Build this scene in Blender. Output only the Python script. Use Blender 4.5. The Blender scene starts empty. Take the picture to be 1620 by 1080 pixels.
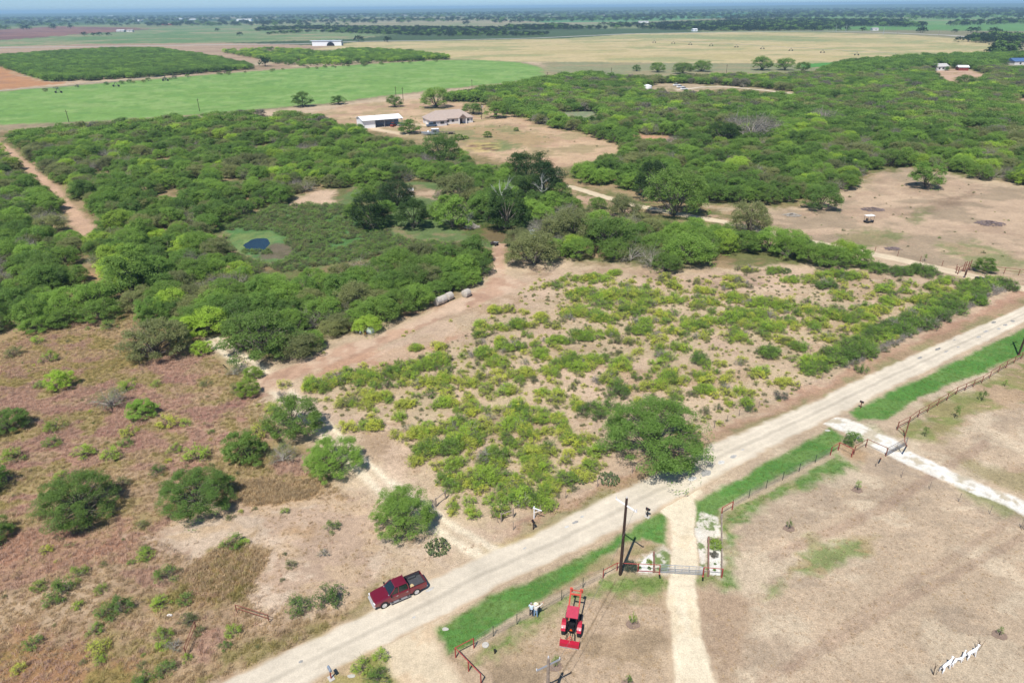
import bpy, bmesh, math, random
import numpy as np
from mathutils import Vector, Matrix

# ------------------------------------------------------------------ camera, sky, sun, exposure
sc = bpy.context.scene
col = sc.collection
CAM_H, FPX, PITCH, ROLL = 52.0, 1080.0, 26.1, 0.58
_p, _q = math.radians(PITCH), math.radians(ROLL)
FW = np.array([0, math.cos(_p), -math.sin(_p)])
_U0 = np.cross(np.array([1.0, 0, 0]), FW)
RT = math.cos(_q) * np.array([1.0, 0, 0]) - math.sin(_q) * _U0
UP = math.sin(_q) * np.array([1.0, 0, 0]) + math.cos(_q) * _U0
cd = bpy.data.cameras.new('camera'); cam = bpy.data.objects.new('camera', cd); col.objects.link(cam)
cd.sensor_width = 36.0; cd.lens = 36.0 * FPX / 1620.0; cd.clip_start = 0.5; cd.clip_end = 120000.0
cam.matrix_world = Matrix(((RT[0], UP[0], -FW[0], 0), (RT[1], UP[1], -FW[1], 0), (RT[2], UP[2], -FW[2], CAM_H), (0, 0, 0, 1)))
sc.camera = cam

SUN_AZ, SUN_EL = 24.1 + 180.0, 59.1            # clockwise from the view direction; shadows fall away to the right
wd = bpy.data.worlds.new('World'); sc.world = wd; wd.use_nodes = True
_nt = wd.node_tree; _bg = _nt.nodes['Background']
_sky = _nt.nodes.new('ShaderNodeTexSky'); _sky.sky_type = 'NISHITA'; _sky.sun_disc = False
_sky.sun_elevation = math.radians(SUN_EL); _sky.sun_rotation = math.radians(SUN_AZ)
_sky.altitude = 200; _sky.air_density = 1.0; _sky.dust_density = 0.1; _sky.ozone_density = 4.0
# clear blue down to the horizon
_tc = _nt.nodes.new('ShaderNodeTexCoord'); _sx = _nt.nodes.new('ShaderNodeSeparateXYZ'); _nt.links.new(_tc.outputs['Generated'], _sx.inputs[0])
_cr = _nt.nodes.new('ShaderNodeMapRange'); _cr.inputs[1].default_value = 0.0; _cr.inputs[2].default_value = 0.5; _nt.links.new(_sx.outputs[2], _cr.inputs[0])
_tn = _nt.nodes.new('ShaderNodeMix'); _tn.data_type = 'RGBA'; _tn.inputs[6].default_value = (0.54, 0.80, 1.26, 1); _tn.inputs[7].default_value = (1, 1, 1, 1); _nt.links.new(_cr.outputs[0], _tn.inputs[0])
_ml = _nt.nodes.new('ShaderNodeMix'); _ml.data_type = 'RGBA'; _ml.blend_type = 'MULTIPLY'; _ml.inputs[0].default_value = 1.0
_nt.links.new(_sky.outputs[0], _ml.inputs[6]); _nt.links.new(_tn.outputs[2], _ml.inputs[7])
_nt.links.new(_ml.outputs[2], _bg.inputs[0]); _bg.inputs[1].default_value = 0.085
sl = bpy.data.lights.new('sun', 'SUN'); so = bpy.data.objects.new('sun', sl); col.objects.link(so)
sl.energy = 4.6; sl.angle = math.radians(0.5); sl.color = (1.0, 0.95, 0.87)
_a, _e = math.radians(SUN_AZ), math.radians(SUN_EL)
SDIR = Vector((math.sin(_a) * math.cos(_e), math.cos(_a) * math.cos(_e), math.sin(_e)))
so.rotation_euler = SDIR.to_track_quat('Z', 'Y').to_euler()
vs = sc.view_settings; sc.display_settings.display_device = 'sRGB'
vs.view_transform = 'Standard'; vs.look = 'None'; vs.gamma = 1.0; vs.use_curve_mapping = False
vs.exposure = 0.42
sc.render.engine = 'CYCLES'
try:
    sc.cycles.max_bounces = 5; sc.cycles.diffuse_bounces = 3; sc.cycles.glossy_bounces = 2
    sc.cycles.transparent_max_bounces = 6; sc.cycles.volume_bounces = 0; sc.cycles.transmission_bounces = 3
except Exception: pass

# ------------------------------------------------------------------ measuring: photo pixel -> point on the ground
def at(x, y, z=0.0):
    d = FW * FPX + RT * (x - 810) + UP * (540 - y)
    t = (z - CAM_H) / d[2]
    return np.array([d[0] * t, d[1] * t, z])
def V(x, y, z=0.0): return Vector(at(x, y, z))
def proj(P):
    d = np.asarray(P, float) - np.array([0, 0, CAM_H])
    w = d @ FW
    return 810 + FPX * (d @ RT) / w, 540 - FPX * (d @ UP) / w
def ppm(x, y):
    P = at(x, y); return FPX / ((P - np.array([0, 0, CAM_H])) @ FW)
def hgt(bx, by, ty):
    b = at(bx, by); lo, hi = 0.0, 60.0
    for _ in range(40):
        m = (lo + hi) / 2
        if proj(b + np.array([0, 0, m]))[1] > ty: lo = m
        else: hi = m
    return lo
def lin(c):
    c = np.asarray(c, float) / 255.0
    return np.where(c <= 0.04045, c / 12.92, ((c + 0.055) / 1.055) ** 2.4)

# ------------------------------------------------------------------ numpy noise
def _hash(ix, iy, seed):
    h = (ix.astype(np.int64) * 374761393 + iy.astype(np.int64) * 668265263 + seed * 974634777) & 0xFFFFFFFF
    h = ((h ^ (h >> 13)) * 1274126177) & 0xFFFFFFFF
    h = h ^ (h >> 16)
    return (h & 0xFFFFFF) / float(0xFFFFFF)
def vnoise(x, y, seed=0):
    ix = np.floor(x); iy = np.floor(y); fx = x - ix; fy = y - iy
    fx = fx * fx * (3 - 2 * fx); fy = fy * fy * (3 - 2 * fy)
    a = _hash(ix, iy, seed); b = _hash(ix + 1, iy, seed); c = _hash(ix, iy + 1, seed); d = _hash(ix + 1, iy + 1, seed)
    return (a * (1 - fx) + b * fx) * (1 - fy) + (c * (1 - fx) + d * fx) * fy
def fbm(x, y, scale, seed=0, oct=4, rough=0.55):
    v = 0; amp = 1; tot = 0; s = scale
    for o in range(oct):
        v = v + amp * vnoise(x / s + 17.3 * o, y / s - 9.1 * o, seed + o); tot += amp; amp *= rough; s *= 0.5
    return v / tot
def sstep(a, b, x):
    t = np.clip((x - a) / (b - a), 0, 1); return t * t * (3 - 2 * t)
def gpoly(px): return np.array([at(a, b)[:2] for a, b in px])
def sdist(P, X, Y):
    """signed distance, positive inside"""
    d2 = np.full(X.shape, 1e18); ins = np.zeros(X.shape, bool); n = len(P)
    for i in range(n):
        ax, ay = P[i]; bx, by = P[(i + 1) % n]; ex, ey = bx - ax, by - ay
        t = np.clip(((X - ax) * ex + (Y - ay) * ey) / (ex * ex + ey * ey + 1e-12), 0, 1)
        d2 = np.minimum(d2, (X - ax - t * ex) ** 2 + (Y - ay - t * ey) ** 2)
        c = ((ay > Y) != (by > Y)) & (X < (bx - ax) * (Y - ay) / (by - ay + 1e-30) + ax)
        ins ^= c
    return np.where(ins, 1, -1) * np.sqrt(d2)
def ldist(P, X, Y):
    """distance to an open polyline"""
    d2 = np.full(X.shape, 1e18)
    for i in range(len(P) - 1):
        ax, ay = P[i]; bx, by = P[i + 1]; ex, ey = bx - ax, by - ay
        t = np.clip(((X - ax) * ex + (Y - ay) * ey) / (ex * ex + ey * ey + 1e-12), 0, 1)
        d2 = np.minimum(d2, (X - ax - t * ex) ** 2 + (Y - ay - t * ey) ** 2)
    return np.sqrt(d2)

# ------------------------------------------------------------------ the land cover: polygons measured in the photo, laid on the ground
ROAD_U = [(-90, 1330), (120, 1195), (345, 1082), (450, 1032), (540, 990), (584, 969), (679, 919), (768, 877), (840, 847), (931, 800), (1056, 739), (1121, 705), (1260, 647), (1350, 604), (1450, 559), (1619, 485), (1800, 405), (2100, 280)]
ROAD_L = [(110, 1340), (300, 1190), (480, 1085), (560, 1042), (640, 1002), (718, 965), (800, 919), (840, 902), (933, 860), (1052, 800), (1098, 775), (1200, 718), (1260, 688), (1319, 659), (1450, 594), (1620, 510), (1800, 428), (2100, 296)]
DRIVE_NEAR = [(585, 1028), (650, 994), (718, 962), (722, 968), (700, 980), (688, 996), (688, 1012), (700, 1032), (722, 1060), (750, 1100), (800, 1180), (700, 1180), (650, 1100), (630, 1075), (615, 1050), (604, 1036)]
DRIVE_MID = [(1040, 806), (1056, 796), (1100, 772), (1112, 778), (1098, 792), (1100, 812), (1104, 860), (1106, 900), (1096, 925), (1100, 955), (1110, 1005), (1124, 1055), (1140, 1110), (1160, 1180), (1072, 1180), (1068, 1080), (1062, 1000), (1056, 945), (1060, 900), (1060, 850), (1058, 820)]
DRIVE_WHITE = [(1300, 668), (1318, 660), (1340, 662), (1362, 672), (1385, 684), (1415, 693), (1440, 714), (1480, 733), (1530, 755), (1580, 776), (1640, 800), (1760, 850), (1760, 880), (1640, 824), (1580, 797), (1520, 772), (1465, 748), (1420, 728), (1390, 712), (1360, 698), (1335, 683)]
DRIVE_NORTH = [(1800, 478), (1660, 466), (1600, 452), (1545, 438), (1480, 424), (1420, 410), (1350, 396), (1290, 384), (1215, 368), (1150, 352), (1080, 340), (1000, 324), (950, 310), (905, 296), (870, 290)]
TRAIL_WIDE = [(395, 600), (430, 590), (475, 572), (530, 548), (600, 528), (650, 508), (700, 484), (740, 465), (768, 452), (776, 430), (778, 405), (785, 384), (800, 386), (798, 410), (800, 432), (835, 450), (800, 466), (760, 480), (710, 498), (660, 522), (600, 548), (545, 566), (500, 585), (470, 600), (450, 622), (430, 620)]
TRAIL_TWO = [(335, 538), (360, 556), (395, 578), (425, 598), (455, 628), (490, 658), (530, 695), (575, 740), (620, 776), (665, 806), (705, 836), (750, 862), (800, 884)]
TRAIL_LEFT = [(-30, 212), (5, 234), (30, 252), (60, 280), (95, 312), (118, 338), (134, 360), (140, 375)]

T1, T2, T3 = (206, 183, 154), (190, 164, 136), (216, 196, 168)      # bare sandy soil
R1, R2, R3 = (168, 136, 118), (156, 120, 106), (166, 148, 106)        # reddish dry grass
G1, G2 = (112, 142, 74), (140, 152, 94)                              # mown green verge
ZONES = [  # polygon, colours, noise scale (m), edge softness (m), edge wander (m), strength
 # far country
 ([(-900, 74), (-300, 60), (0, 47), (90, 42), (210, 44), (235, 47), (150, 53), (60, 60), (0, 64), (-900, 84)], [(150, 112, 100), (132, 98, 92)], 160, 12, 25, 1),
 ([(-900, 84), (0, 64), (60, 60), (150, 53), (235, 47), (300, 40), (420, 38), (560, 44), (640, 52), (560, 62), (400, 67), (180, 72), (0, 76), (-900, 96)], [(132, 150, 104), (160, 156, 118), (112, 142, 92)], 120, 15, 30, 1),
 ([(-900, 96), (0, 74), (150, 70), (360, 68), (500, 72), (570, 70), (490, 84), (350, 108), (100, 90), (0, 96), (-900, 140)], [(184, 160, 134), (172, 146, 122)], 70, 8, 12, 1),
 ([(-500, 150), (-200, 112), (0, 103), (30, 118), (70, 130), (110, 131), (0, 143), (-500, 185)], [(196, 146, 104), (182, 138, 104)], 30, 6, 8, 1),
 ([(340, 98), (395, 104), (450, 100), (470, 108), (380, 118), (300, 122)], [(176, 150, 124), (150, 134, 104)], 20, 5, 8, 1),
 ([(430, 36), (560, 27), (760, 28), (1040, 24), (1100, 27), (1060, 40), (760, 46), (560, 47), (440, 46)], [(156, 154, 120), (170, 160, 130), (138, 150, 108)], 260, 20, 40, 1),
 ([(800, 30), (900, 27), (1090, 25), (1120, 30), (1010, 35), (860, 36)], [(102, 152, 96), (118, 158, 100)], 200, 15, 20, 1),
 ([(1080, 21), (1180, 20), (1230, 25), (1120, 28)], [(72, 128, 80)], 100, 15, 20, 1),
 ([(1180, 32), (1280, 26), (1420, 22), (1620, 24), (2100, 20), (2100, 60), (1620, 50), (1480, 48), (1300, 47), (1180, 44)], [(120, 156, 92), (146, 154, 110), (106, 150, 84)], 260, 15, 30, 1),
 ([(-900, 220), (-300, 162), (0, 143), (200, 127), (400, 111), (560, 101), (690, 94), (760, 94), (815, 97), (850, 103), (867, 113), (862, 124), (800, 133), (700, 143), (600, 155), (520, 166), (430, 174), (300, 186), (150, 197), (0, 206), (-500, 240)], [(150, 140, 108), (168, 150, 122)], 30, 5, 4, 1),
 ([(-900, 216), (-300, 160), (0, 145), (200, 129), (400, 113), (560, 103), (690, 95.5), (760, 95), (813, 98), (846, 104), (864, 113), (858, 123), (800, 131), (700, 141), (600, 153), (520, 163), (430, 171), (300, 182), (150, 192), (0, 198), (-500, 225)], [(134, 170, 92), (118, 158, 82), (146, 176, 102), (126, 164, 84)], 16, 2.5, 3, 1),
 ([(500, 78), (560, 67), (700, 65), (900, 61), (1000, 54), (1100, 52), (1200, 51), (1300, 52), (1430, 55), (1530, 62), (1580, 72), (1588, 78), (1560, 83), (1480, 87), (1400, 90), (1335, 93), (1325, 101), (1250, 103), (1100, 101), (950, 99), (820, 98), (740, 94), (680, 94)], [(206, 188, 142), (194, 180, 130), (172, 170, 120)], 60, 8, 6, 1),
 ([(900, 61), (1000, 55), (1200, 56), (1480, 64), (1440, 70), (1100, 62)], [(150, 160, 110), (176, 172, 122)], 90, 12, 15, 0.8),
 ([(855, 98), (1100, 100), (1330, 101), (1345, 112), (1100, 122), (900, 128), (864, 128)], [(150, 152, 114), (164, 154, 118)], 40, 5, 6, 1),
 ([(1262, 101), (1330, 99), (1332, 104), (1270, 108)], [(92, 152, 72)], 20, 3, 4, 1),
 # woods floor
 ([(-900, 260), (0, 208), (300, 190), (500, 186), (760, 262), (900, 300), (1250, 335), (1400, 275), (1440, 268), (1800, 310), (1800, 100), (1340, 108), (1000, 135), (760, 160), (500, 190), (0, 208)], [(146, 132, 92), (120, 122, 76), (176, 152, 118)], 12, 4, 5, 1),
 ([(-900, 260), (0, 206), (500, 186), (700, 238), (880, 290), (1200, 340), (1380, 425), (1000, 425), (840, 400), (700, 480), (400, 580), (200, 470), (120, 415), (0, 520), (-900, 640)], [(120, 122, 76), (146, 128, 92), (168, 146, 112)], 9, 3, 4, 1),
 # yard of the far house
 ([(495, 178), (560, 164), (680, 156), (760, 163), (800, 180), (870, 200), (930, 214), (988, 233), (980, 246), (900, 265), (850, 266), (800, 255), (720, 238), (640, 218), (590, 206), (530, 196)], [(210, 180, 146), (196, 164, 134), (182, 162, 124)], 14, 3, 4, 1),
 ([(700, 205), (780, 196), (850, 208), (880, 222), (800, 238), (740, 232)], [(150, 146, 100), (180, 156, 116)], 12, 4, 6, 0.9),
 ([(755, 228), (800, 222), (822, 232), (800, 240), (770, 238)], [(120, 138, 84)], 8, 3, 4, 0.8),
 ([(740, 226), (790, 226), (796, 236), (750, 240)], [(206, 184, 120), (130, 98, 84)], 10, 3, 4, 0.8),
 ([(870, 178), (940, 172), (965, 184), (960, 196), (900, 196)], [(140, 154, 120), (160, 156, 124)], 8, 5, 8, 0.9),
 ([(1478, 112), (1530, 108), (1560, 120), (1545, 132), (1500, 138), (1480, 126)], [(204, 172, 146), (182, 156, 120)], 12, 3, 4, 1),
 ([(1590, 168), (1625, 155), (1700, 150), (1700, 172), (1610, 172)], [(204, 168, 142)], 12, 3, 4, 1),
 ([(1000, 128), (1100, 122), (1190, 128), (1270, 145), (1260, 150), (1150, 140), (1070, 146), (1010, 142)], [(190, 170, 140), (150, 140, 100)], 12, 3, 4, 1),
 ([(1515, 208), (1560, 205), (1565, 211), (1520, 214)], [(206, 186, 160)], 12, 2, 3, 1),
 ([(988, 212), (1060, 216), (1080, 232), (1010, 232)], [(206, 160, 128), (170, 140, 110)], 12, 2, 3, 1),
 # homestead and pond
 ([(560, 292), (700, 286), (870, 292), (900, 330), (880, 388), (780, 392), (640, 384), (540, 366), (520, 330)], [(112, 132, 82), (150, 138, 104), (104, 126, 74)], 10, 2, 3, 1),
 ([(640, 306), (680, 300), (760, 300), (758, 310), (690, 316)], [(196, 170, 142), (164, 140, 112)], 6, 1.5, 2, 1),
 ([(720, 355), (790, 350), (830, 372), (800, 388), (740, 372)], [(128, 112, 80), (100, 112, 60)], 5, 2, 2, 1),
 ([(345, 360), (440, 325), (540, 322), (585, 345), (640, 380), (560, 412), (450, 432), (400, 412), (360, 396)], [(98, 138, 82), (112, 144, 84), (90, 128, 68)], 5, 2, 2, 1),
 ([(352, 384), (375, 370), (420, 366), (440, 374), (430, 386), (380, 402)], [(144, 156, 98), (116, 144, 88)], 2.5, 2.0, 2.0, 0.6),
 ([(425, 386), (462, 384), (480, 396), (440, 412), (408, 410)], [(126, 116, 96), (108, 104, 80)], 4, 1.2, 1.5, 1),
 ([(455, 330), (470, 312), (500, 302), (526, 300), (530, 322), (480, 328)], [(216, 188, 160)], 6, 1.5, 2, 1),
 ([(900, 306), (960, 318), (1010, 335), (1000, 350), (930, 340)], [(196, 166, 140), (150, 140, 100)], 6, 1.5, 2, 1),
 ([(1120, 340), (1180, 350), (1260, 372), (1330, 398), (1300, 405), (1180, 385), (1080, 372)], [(196, 166, 140), (140, 132, 92)], 6, 1.5, 2, 1),
 # right clearing
 ([(1195, 345), (1280, 325), (1370, 300), (1390, 272), (1440, 266), (1500, 280), (1560, 292), (1640, 300), (1900, 330), (1900, 500), (1640, 452), (1545, 434), (1420, 408), (1350, 396), (1240, 372)], [(204, 178, 150), (190, 164, 138), (176, 156, 130)], 12, 2, 3, 1),
 ([(1330, 372), (1380, 362), (1430, 366), (1425, 380), (1380, 392), (1330, 386)], [(134, 140, 92), (160, 148, 110)], 5, 2, 3, 0.9),
 ([(1490, 390), (1540, 380), (1600, 400), (1640, 420), (1600, 432), (1520, 410)], [(140, 144, 96), (170, 152, 118)], 5, 2, 3, 0.85),
 ([(1420, 345), (1500, 310), (1560, 300), (1500, 330), (1440, 352)], [(150, 128, 106), (168, 144, 120)], 5, 2, 3, 0.8),
 ([(1470, 326), (1480, 340), (1440, 356), (1430, 350)], [(130, 140, 90)], 5, 2, 3, 0.7),
 # left grassland
 ([(-900, 640), (0, 515), (60, 450), (120, 412), (170, 430), (215, 470), (330, 530), (400, 575), (430, 640), (470, 700), (560, 790), (640, 880), (600, 960), (540, 985), (345, 1080), (120, 1200), (-900, 1500)], [(180, 154, 126), (170, 138, 118), (168, 148, 108)], 9, 2, 3, 1),
 ([(110, 420), (180, 440), (200, 462), (170, 470), (120, 450)], [(196, 156, 124), (176, 142, 108)], 4, 1.5, 2, 1),
 ([(-300, 560), (60, 520), (220, 520), (260, 570), (180, 600), (60, 640), (-300, 700)], [(166, 146, 96), (160, 128, 104), (176, 150, 112)], 7, 3, 4, 1),
 ([(20, 620), (150, 606), (260, 560), (420, 610), (400, 700), (300, 730), (200, 740), (60, 800), (0, 860), (-300, 960), (-300, 700)], [(174, 138, 119), (164, 124, 110), (182, 154, 126), (170, 150, 108)], 5, 2, 3, 1),
 ([(-200, 860), (40, 830), (180, 830), (260, 870), (200, 900), (60, 930), (-200, 1000)], [(172, 132, 108), (178, 144, 118)], 5, 2, 3, 1),
 ([(215, 850), (330, 800), (420, 790), (520, 760), (600, 790), (700, 880), (640, 920), (560, 960), (420, 960), (390, 900), (300, 880), (240, 865)], [(212, 190, 166), (198, 172, 148), (206, 180, 150)], 6, 2, 3, 1),
 ([(310, 890), (360, 856), (400, 860), (435, 870), (430, 890), (400, 920), (390, 950), (310, 970), (270, 940)], [(170, 142, 102), (150, 138, 84)], 5, 1.5, 2, 1),
 ([(380, 760), (420, 755), (510, 760), (500, 785), (440, 795), (385, 800)], [(186, 156, 116), (170, 142, 106)], 4, 1.0, 1, 1),
 ([(450, 828), (500, 832), (490, 848), (455, 846)], [(180, 150, 116)], 4, 1.0, 1, 0.9),
 ([(-200, 990), (60, 1000), (160, 1040), (260, 1060), (200, 1180), (-200, 1250)], [(168, 132, 96), (154, 134, 84), (160, 124, 104)], 5, 2, 3, 1),
 ([(-100, 1010), (40, 960), (130, 930), (180, 915), (170, 930), (60, 990), (0, 1030)], [(206, 182, 152)], 5, 1.5, 3, 0.7),
 ([(300, 1060), (380, 1020), (480, 990), (580, 950), (640, 925), (600, 958), (500, 1003), (360, 1066), (260, 1120)], [(152, 140, 96), (176, 152, 116)], 5, 1.5, 1.5, 1),
 # middle field
 ([(440, 625), (520, 580), (600, 552), (700, 505), (800, 460), (840, 420), (1000, 425), (1140, 430), (1250, 415), (1380, 432), (1500, 438), (1600, 458), (1560, 500), (1400, 570), (1240, 640), (1110, 700), (980, 760), (880, 805), (790, 850), (700, 830), (620, 775), (530, 690)], [T1, T2, (210, 184, 158)], 7, 1.5, 2, 1),
 ([(640, 560), (750, 520), (960, 440), (1150, 470), (1450, 450), (1540, 480), (1350, 570), (1150, 620), (960, 560), (800, 580), (900, 700), (880, 790), (780, 810), (680, 740), (660, 680), (560, 640), (480, 620)], [(192, 176, 136), (208, 180, 154), (184, 172, 130)], 4, 3, 4, 0.32),
 ([(480, 590), (560, 560), (640, 552), (740, 520), (700, 560), (640, 580), (560, 590)], [(196, 154, 126), (206, 176, 148)], 5, 1.5, 2, 0.8),
 ([(1010, 432), (1100, 440), (1140, 430), (1250, 440), (1230, 455), (1100, 456), (1040, 448)], [(206, 178, 152), (176, 152, 130)], 5, 1.5, 2, 1),
 ([(800, 850), (880, 812), (1000, 762), (1120, 703), (1260, 646), (1350, 602), (1620, 482), (1800, 402), (1800, 380), (1610, 462), (1440, 540), (1250, 628), (1110, 694), (960, 762), (850, 815)], [(186, 148, 124), (198, 162, 136)], 5, 1.2, 1.2, 1),
 ([(800, 866), (880, 828), (1000, 772), (1120, 708), (1260, 650), (1350, 606), (1620, 487), (1800, 408), (1800, 398), (1610, 476), (1440, 548), (1250, 640), (1110, 700), (960, 770), (850, 828)], [(152, 146, 104), (176, 152, 120)], 5, 1.0, 0.8, 0.9),
 ([(760, 868), (800, 850), (880, 830), (880, 842), (800, 880)], [(186, 166, 118), (170, 150, 110)], 3, 1.0, 1.0, 0.9),
 # south side verges and yards
 ([(690, 1000), (770, 945), (860, 905), (960, 858), (1052, 803), (1060, 830), (1060, 1100), (1500, 1300), (600, 1300), (700, 1060)], [(190, 166, 136), (176, 154, 126), (200, 176, 148)], 5, 1.5, 1.5, 1),
 ([(1096, 778), (1200, 722), (1319, 662), (1450, 598), (1620, 515), (2000, 360), (2200, 700), (2200, 1300), (1100, 1300), (1100, 900)], [(201, 179, 152), (187, 167, 143), (210, 191, 164)], 8, 1.5, 1.5, 1),
 ([(690, 996), (760, 952), (850, 914), (950, 866), (1040, 812), (1056, 808), (1058, 862), (1020, 850), (975, 866), (930, 905), (880, 935), (800, 990), (740, 1020), (706, 1032)], [(98, 144, 70), (114, 148, 80)], 3, 0.5, 0.45, 1),
 ([(880, 935), (930, 900), (985, 868), (1020, 852), (1050, 864), (1040, 878), (985, 885), (950, 910), (890, 945)], [(180, 156, 122), (160, 150, 104)], 3, 0.8, 0.8, 0.9),
 ([(735, 1040), (800, 1002), (870, 960), (950, 918), (1000, 908), (1050, 912), (1056, 925), (1030, 945), (950, 935), (890, 965), (820, 1010), (790, 1030), (750, 1045)], [(122, 148, 76), (146, 150, 96)], 4, 1.0, 1.2, 0.9),
 ([(1104, 792), (1180, 752), (1250, 712), (1312, 676), (1335, 690), (1322, 712), (1250, 748), (1180, 784), (1142, 806), (1128, 836), (1108, 846), (1100, 815)], [(98, 144, 70), (114, 148, 80)], 3, 0.5, 0.45, 1),
 ([(1320, 700), (1350, 700), (1380, 716), (1360, 730), (1335, 718)], [(186, 158, 124)], 4, 0.7, 0.9, 0.9),
 ([(1142, 812), (1200, 785), (1260, 752), (1322, 720), (1350, 730), (1330, 750), (1230, 790), (1170, 830), (1150, 860), (1166, 926), (1120, 934), (1096, 926), (1100, 908), (1142, 908)], [(118, 148, 80), (104, 144, 72), (146, 150, 98)], 4, 1.0, 1.0, 0.95),
 ([(1240, 900), (1290, 868), (1350, 850), (1380, 850), (1370, 872), (1300, 910), (1240, 918)], [(134, 148, 88), (166, 150, 104)], 4, 1.0, 1.4, 0.9),
 ([(1270, 850), (1290, 848), (1300, 862), (1280, 872)], [(140, 150, 90)], 4, 1.0, 1.0, 0.8),
 ([(1204, 920), (1225, 915), (1230, 935), (1205, 938)], [(136, 150, 92)], 4, 0.8, 1.0, 0.8),
 ([(1105, 950), (1160, 930), (1190, 960), (1170, 1100), (1130, 1100)], [(178, 152, 126)], 4, 1.0, 1.4, 0.7),
 ([(1340, 652), (1420, 614), (1500, 578), (1600, 530), (1800, 440), (1800, 486), (1610, 566), (1545, 592), (1500, 606), (1440, 640), (1400, 664), (1360, 664)], [(94, 142, 66), (110, 148, 76)], 3, 0.5, 0.5, 1),
 ([(1430, 690), (1470, 650), (1540, 606), (1620, 566), (1700, 530), (1700, 620), (1620, 640), (1520, 670), (1470, 695)], [(160, 150, 104), (142, 146, 90), (190, 164, 134)], 5, 1.2, 1.5, 1),
 ([(1480, 710), (1560, 735), (1620, 740), (1700, 760), (1700, 800), (1600, 775), (1500, 740)], [(164, 152, 112), (190, 164, 136)], 5, 1.5, 1.5, 0.8),
 ([(1520, 775), (1560, 782), (1640, 820), (1600, 825), (1550, 800)], [(140, 146, 96)], 5, 1.0, 1.0, 0.8),
 ([(480, 1090), (540, 1052), (600, 1036), (614, 1046), (630, 1080), (650, 1110), (600, 1200), (400, 1200)], [(176, 162, 108), (150, 148, 90), (200, 176, 140)], 3, 0.8, 1.0, 1),
 ([(1108, 845), (1142, 820), (1142, 850), (1142, 908), (1112, 905), (1108, 870)], [(226, 216, 196), (140, 150, 100), (226, 216, 196)], 1.6, 0.6, 0.8, 0.9),
 ([(1006, 888), (1030, 872), (1052, 862), (1060, 870), (1060, 906), (1010, 908)], [(226, 216, 196), (140, 150, 100)], 1.6, 0.5, 0.6, 0.9),
 ([(1350, 664), (1390, 672), (1410, 690), (1380, 690)], [(200, 190, 160), (130, 140, 96)], 1.4, 0.6, 0.6, 0.8),
]
LINES = [  # polyline, half width (m), colour, strength
 (TRAIL_LEFT, 2.3, (206, 172, 144), 1.0),
 ([(735, 1032), (790, 996), (830, 972), (890, 942), (925, 924), (965, 905)], 0.45, (206, 184, 156), 0.8),
 ([(1143, 806), (1184, 789), (1238, 762), (1290, 734), (1316, 722)], 0.45, (198, 178, 150), 0.8),
 ([(974, 918), (935, 990), (890, 1062), (850, 1130)], 0.10, (120, 104, 80), 0.5),  # shadow of the power line, painted into the soil colour as a dark line
 ([(430, 596), (560, 562), (700, 500), (790, 450)], 0.9, (172, 140, 118), 0.6),
 ([(470, 610), (560, 580), (680, 520)], 0.5, (216, 188, 164), 0.5),
 ([(1225, 880), (1400, 800), (1560, 700)], 0.7, (170, 142, 122), 0.45),
 ([(1250, 1060), (1430, 950), (1620, 850)], 0.5, (166, 140, 120), 0.45),
 ([(1180, 1100), (1380, 960), (1640, 800)], 0.5, (166, 140, 120), 0.35),
 ([(630, 500), (760, 470)], 1.2, (190, 150, 124), 0.5),
]
_GP = None
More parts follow.
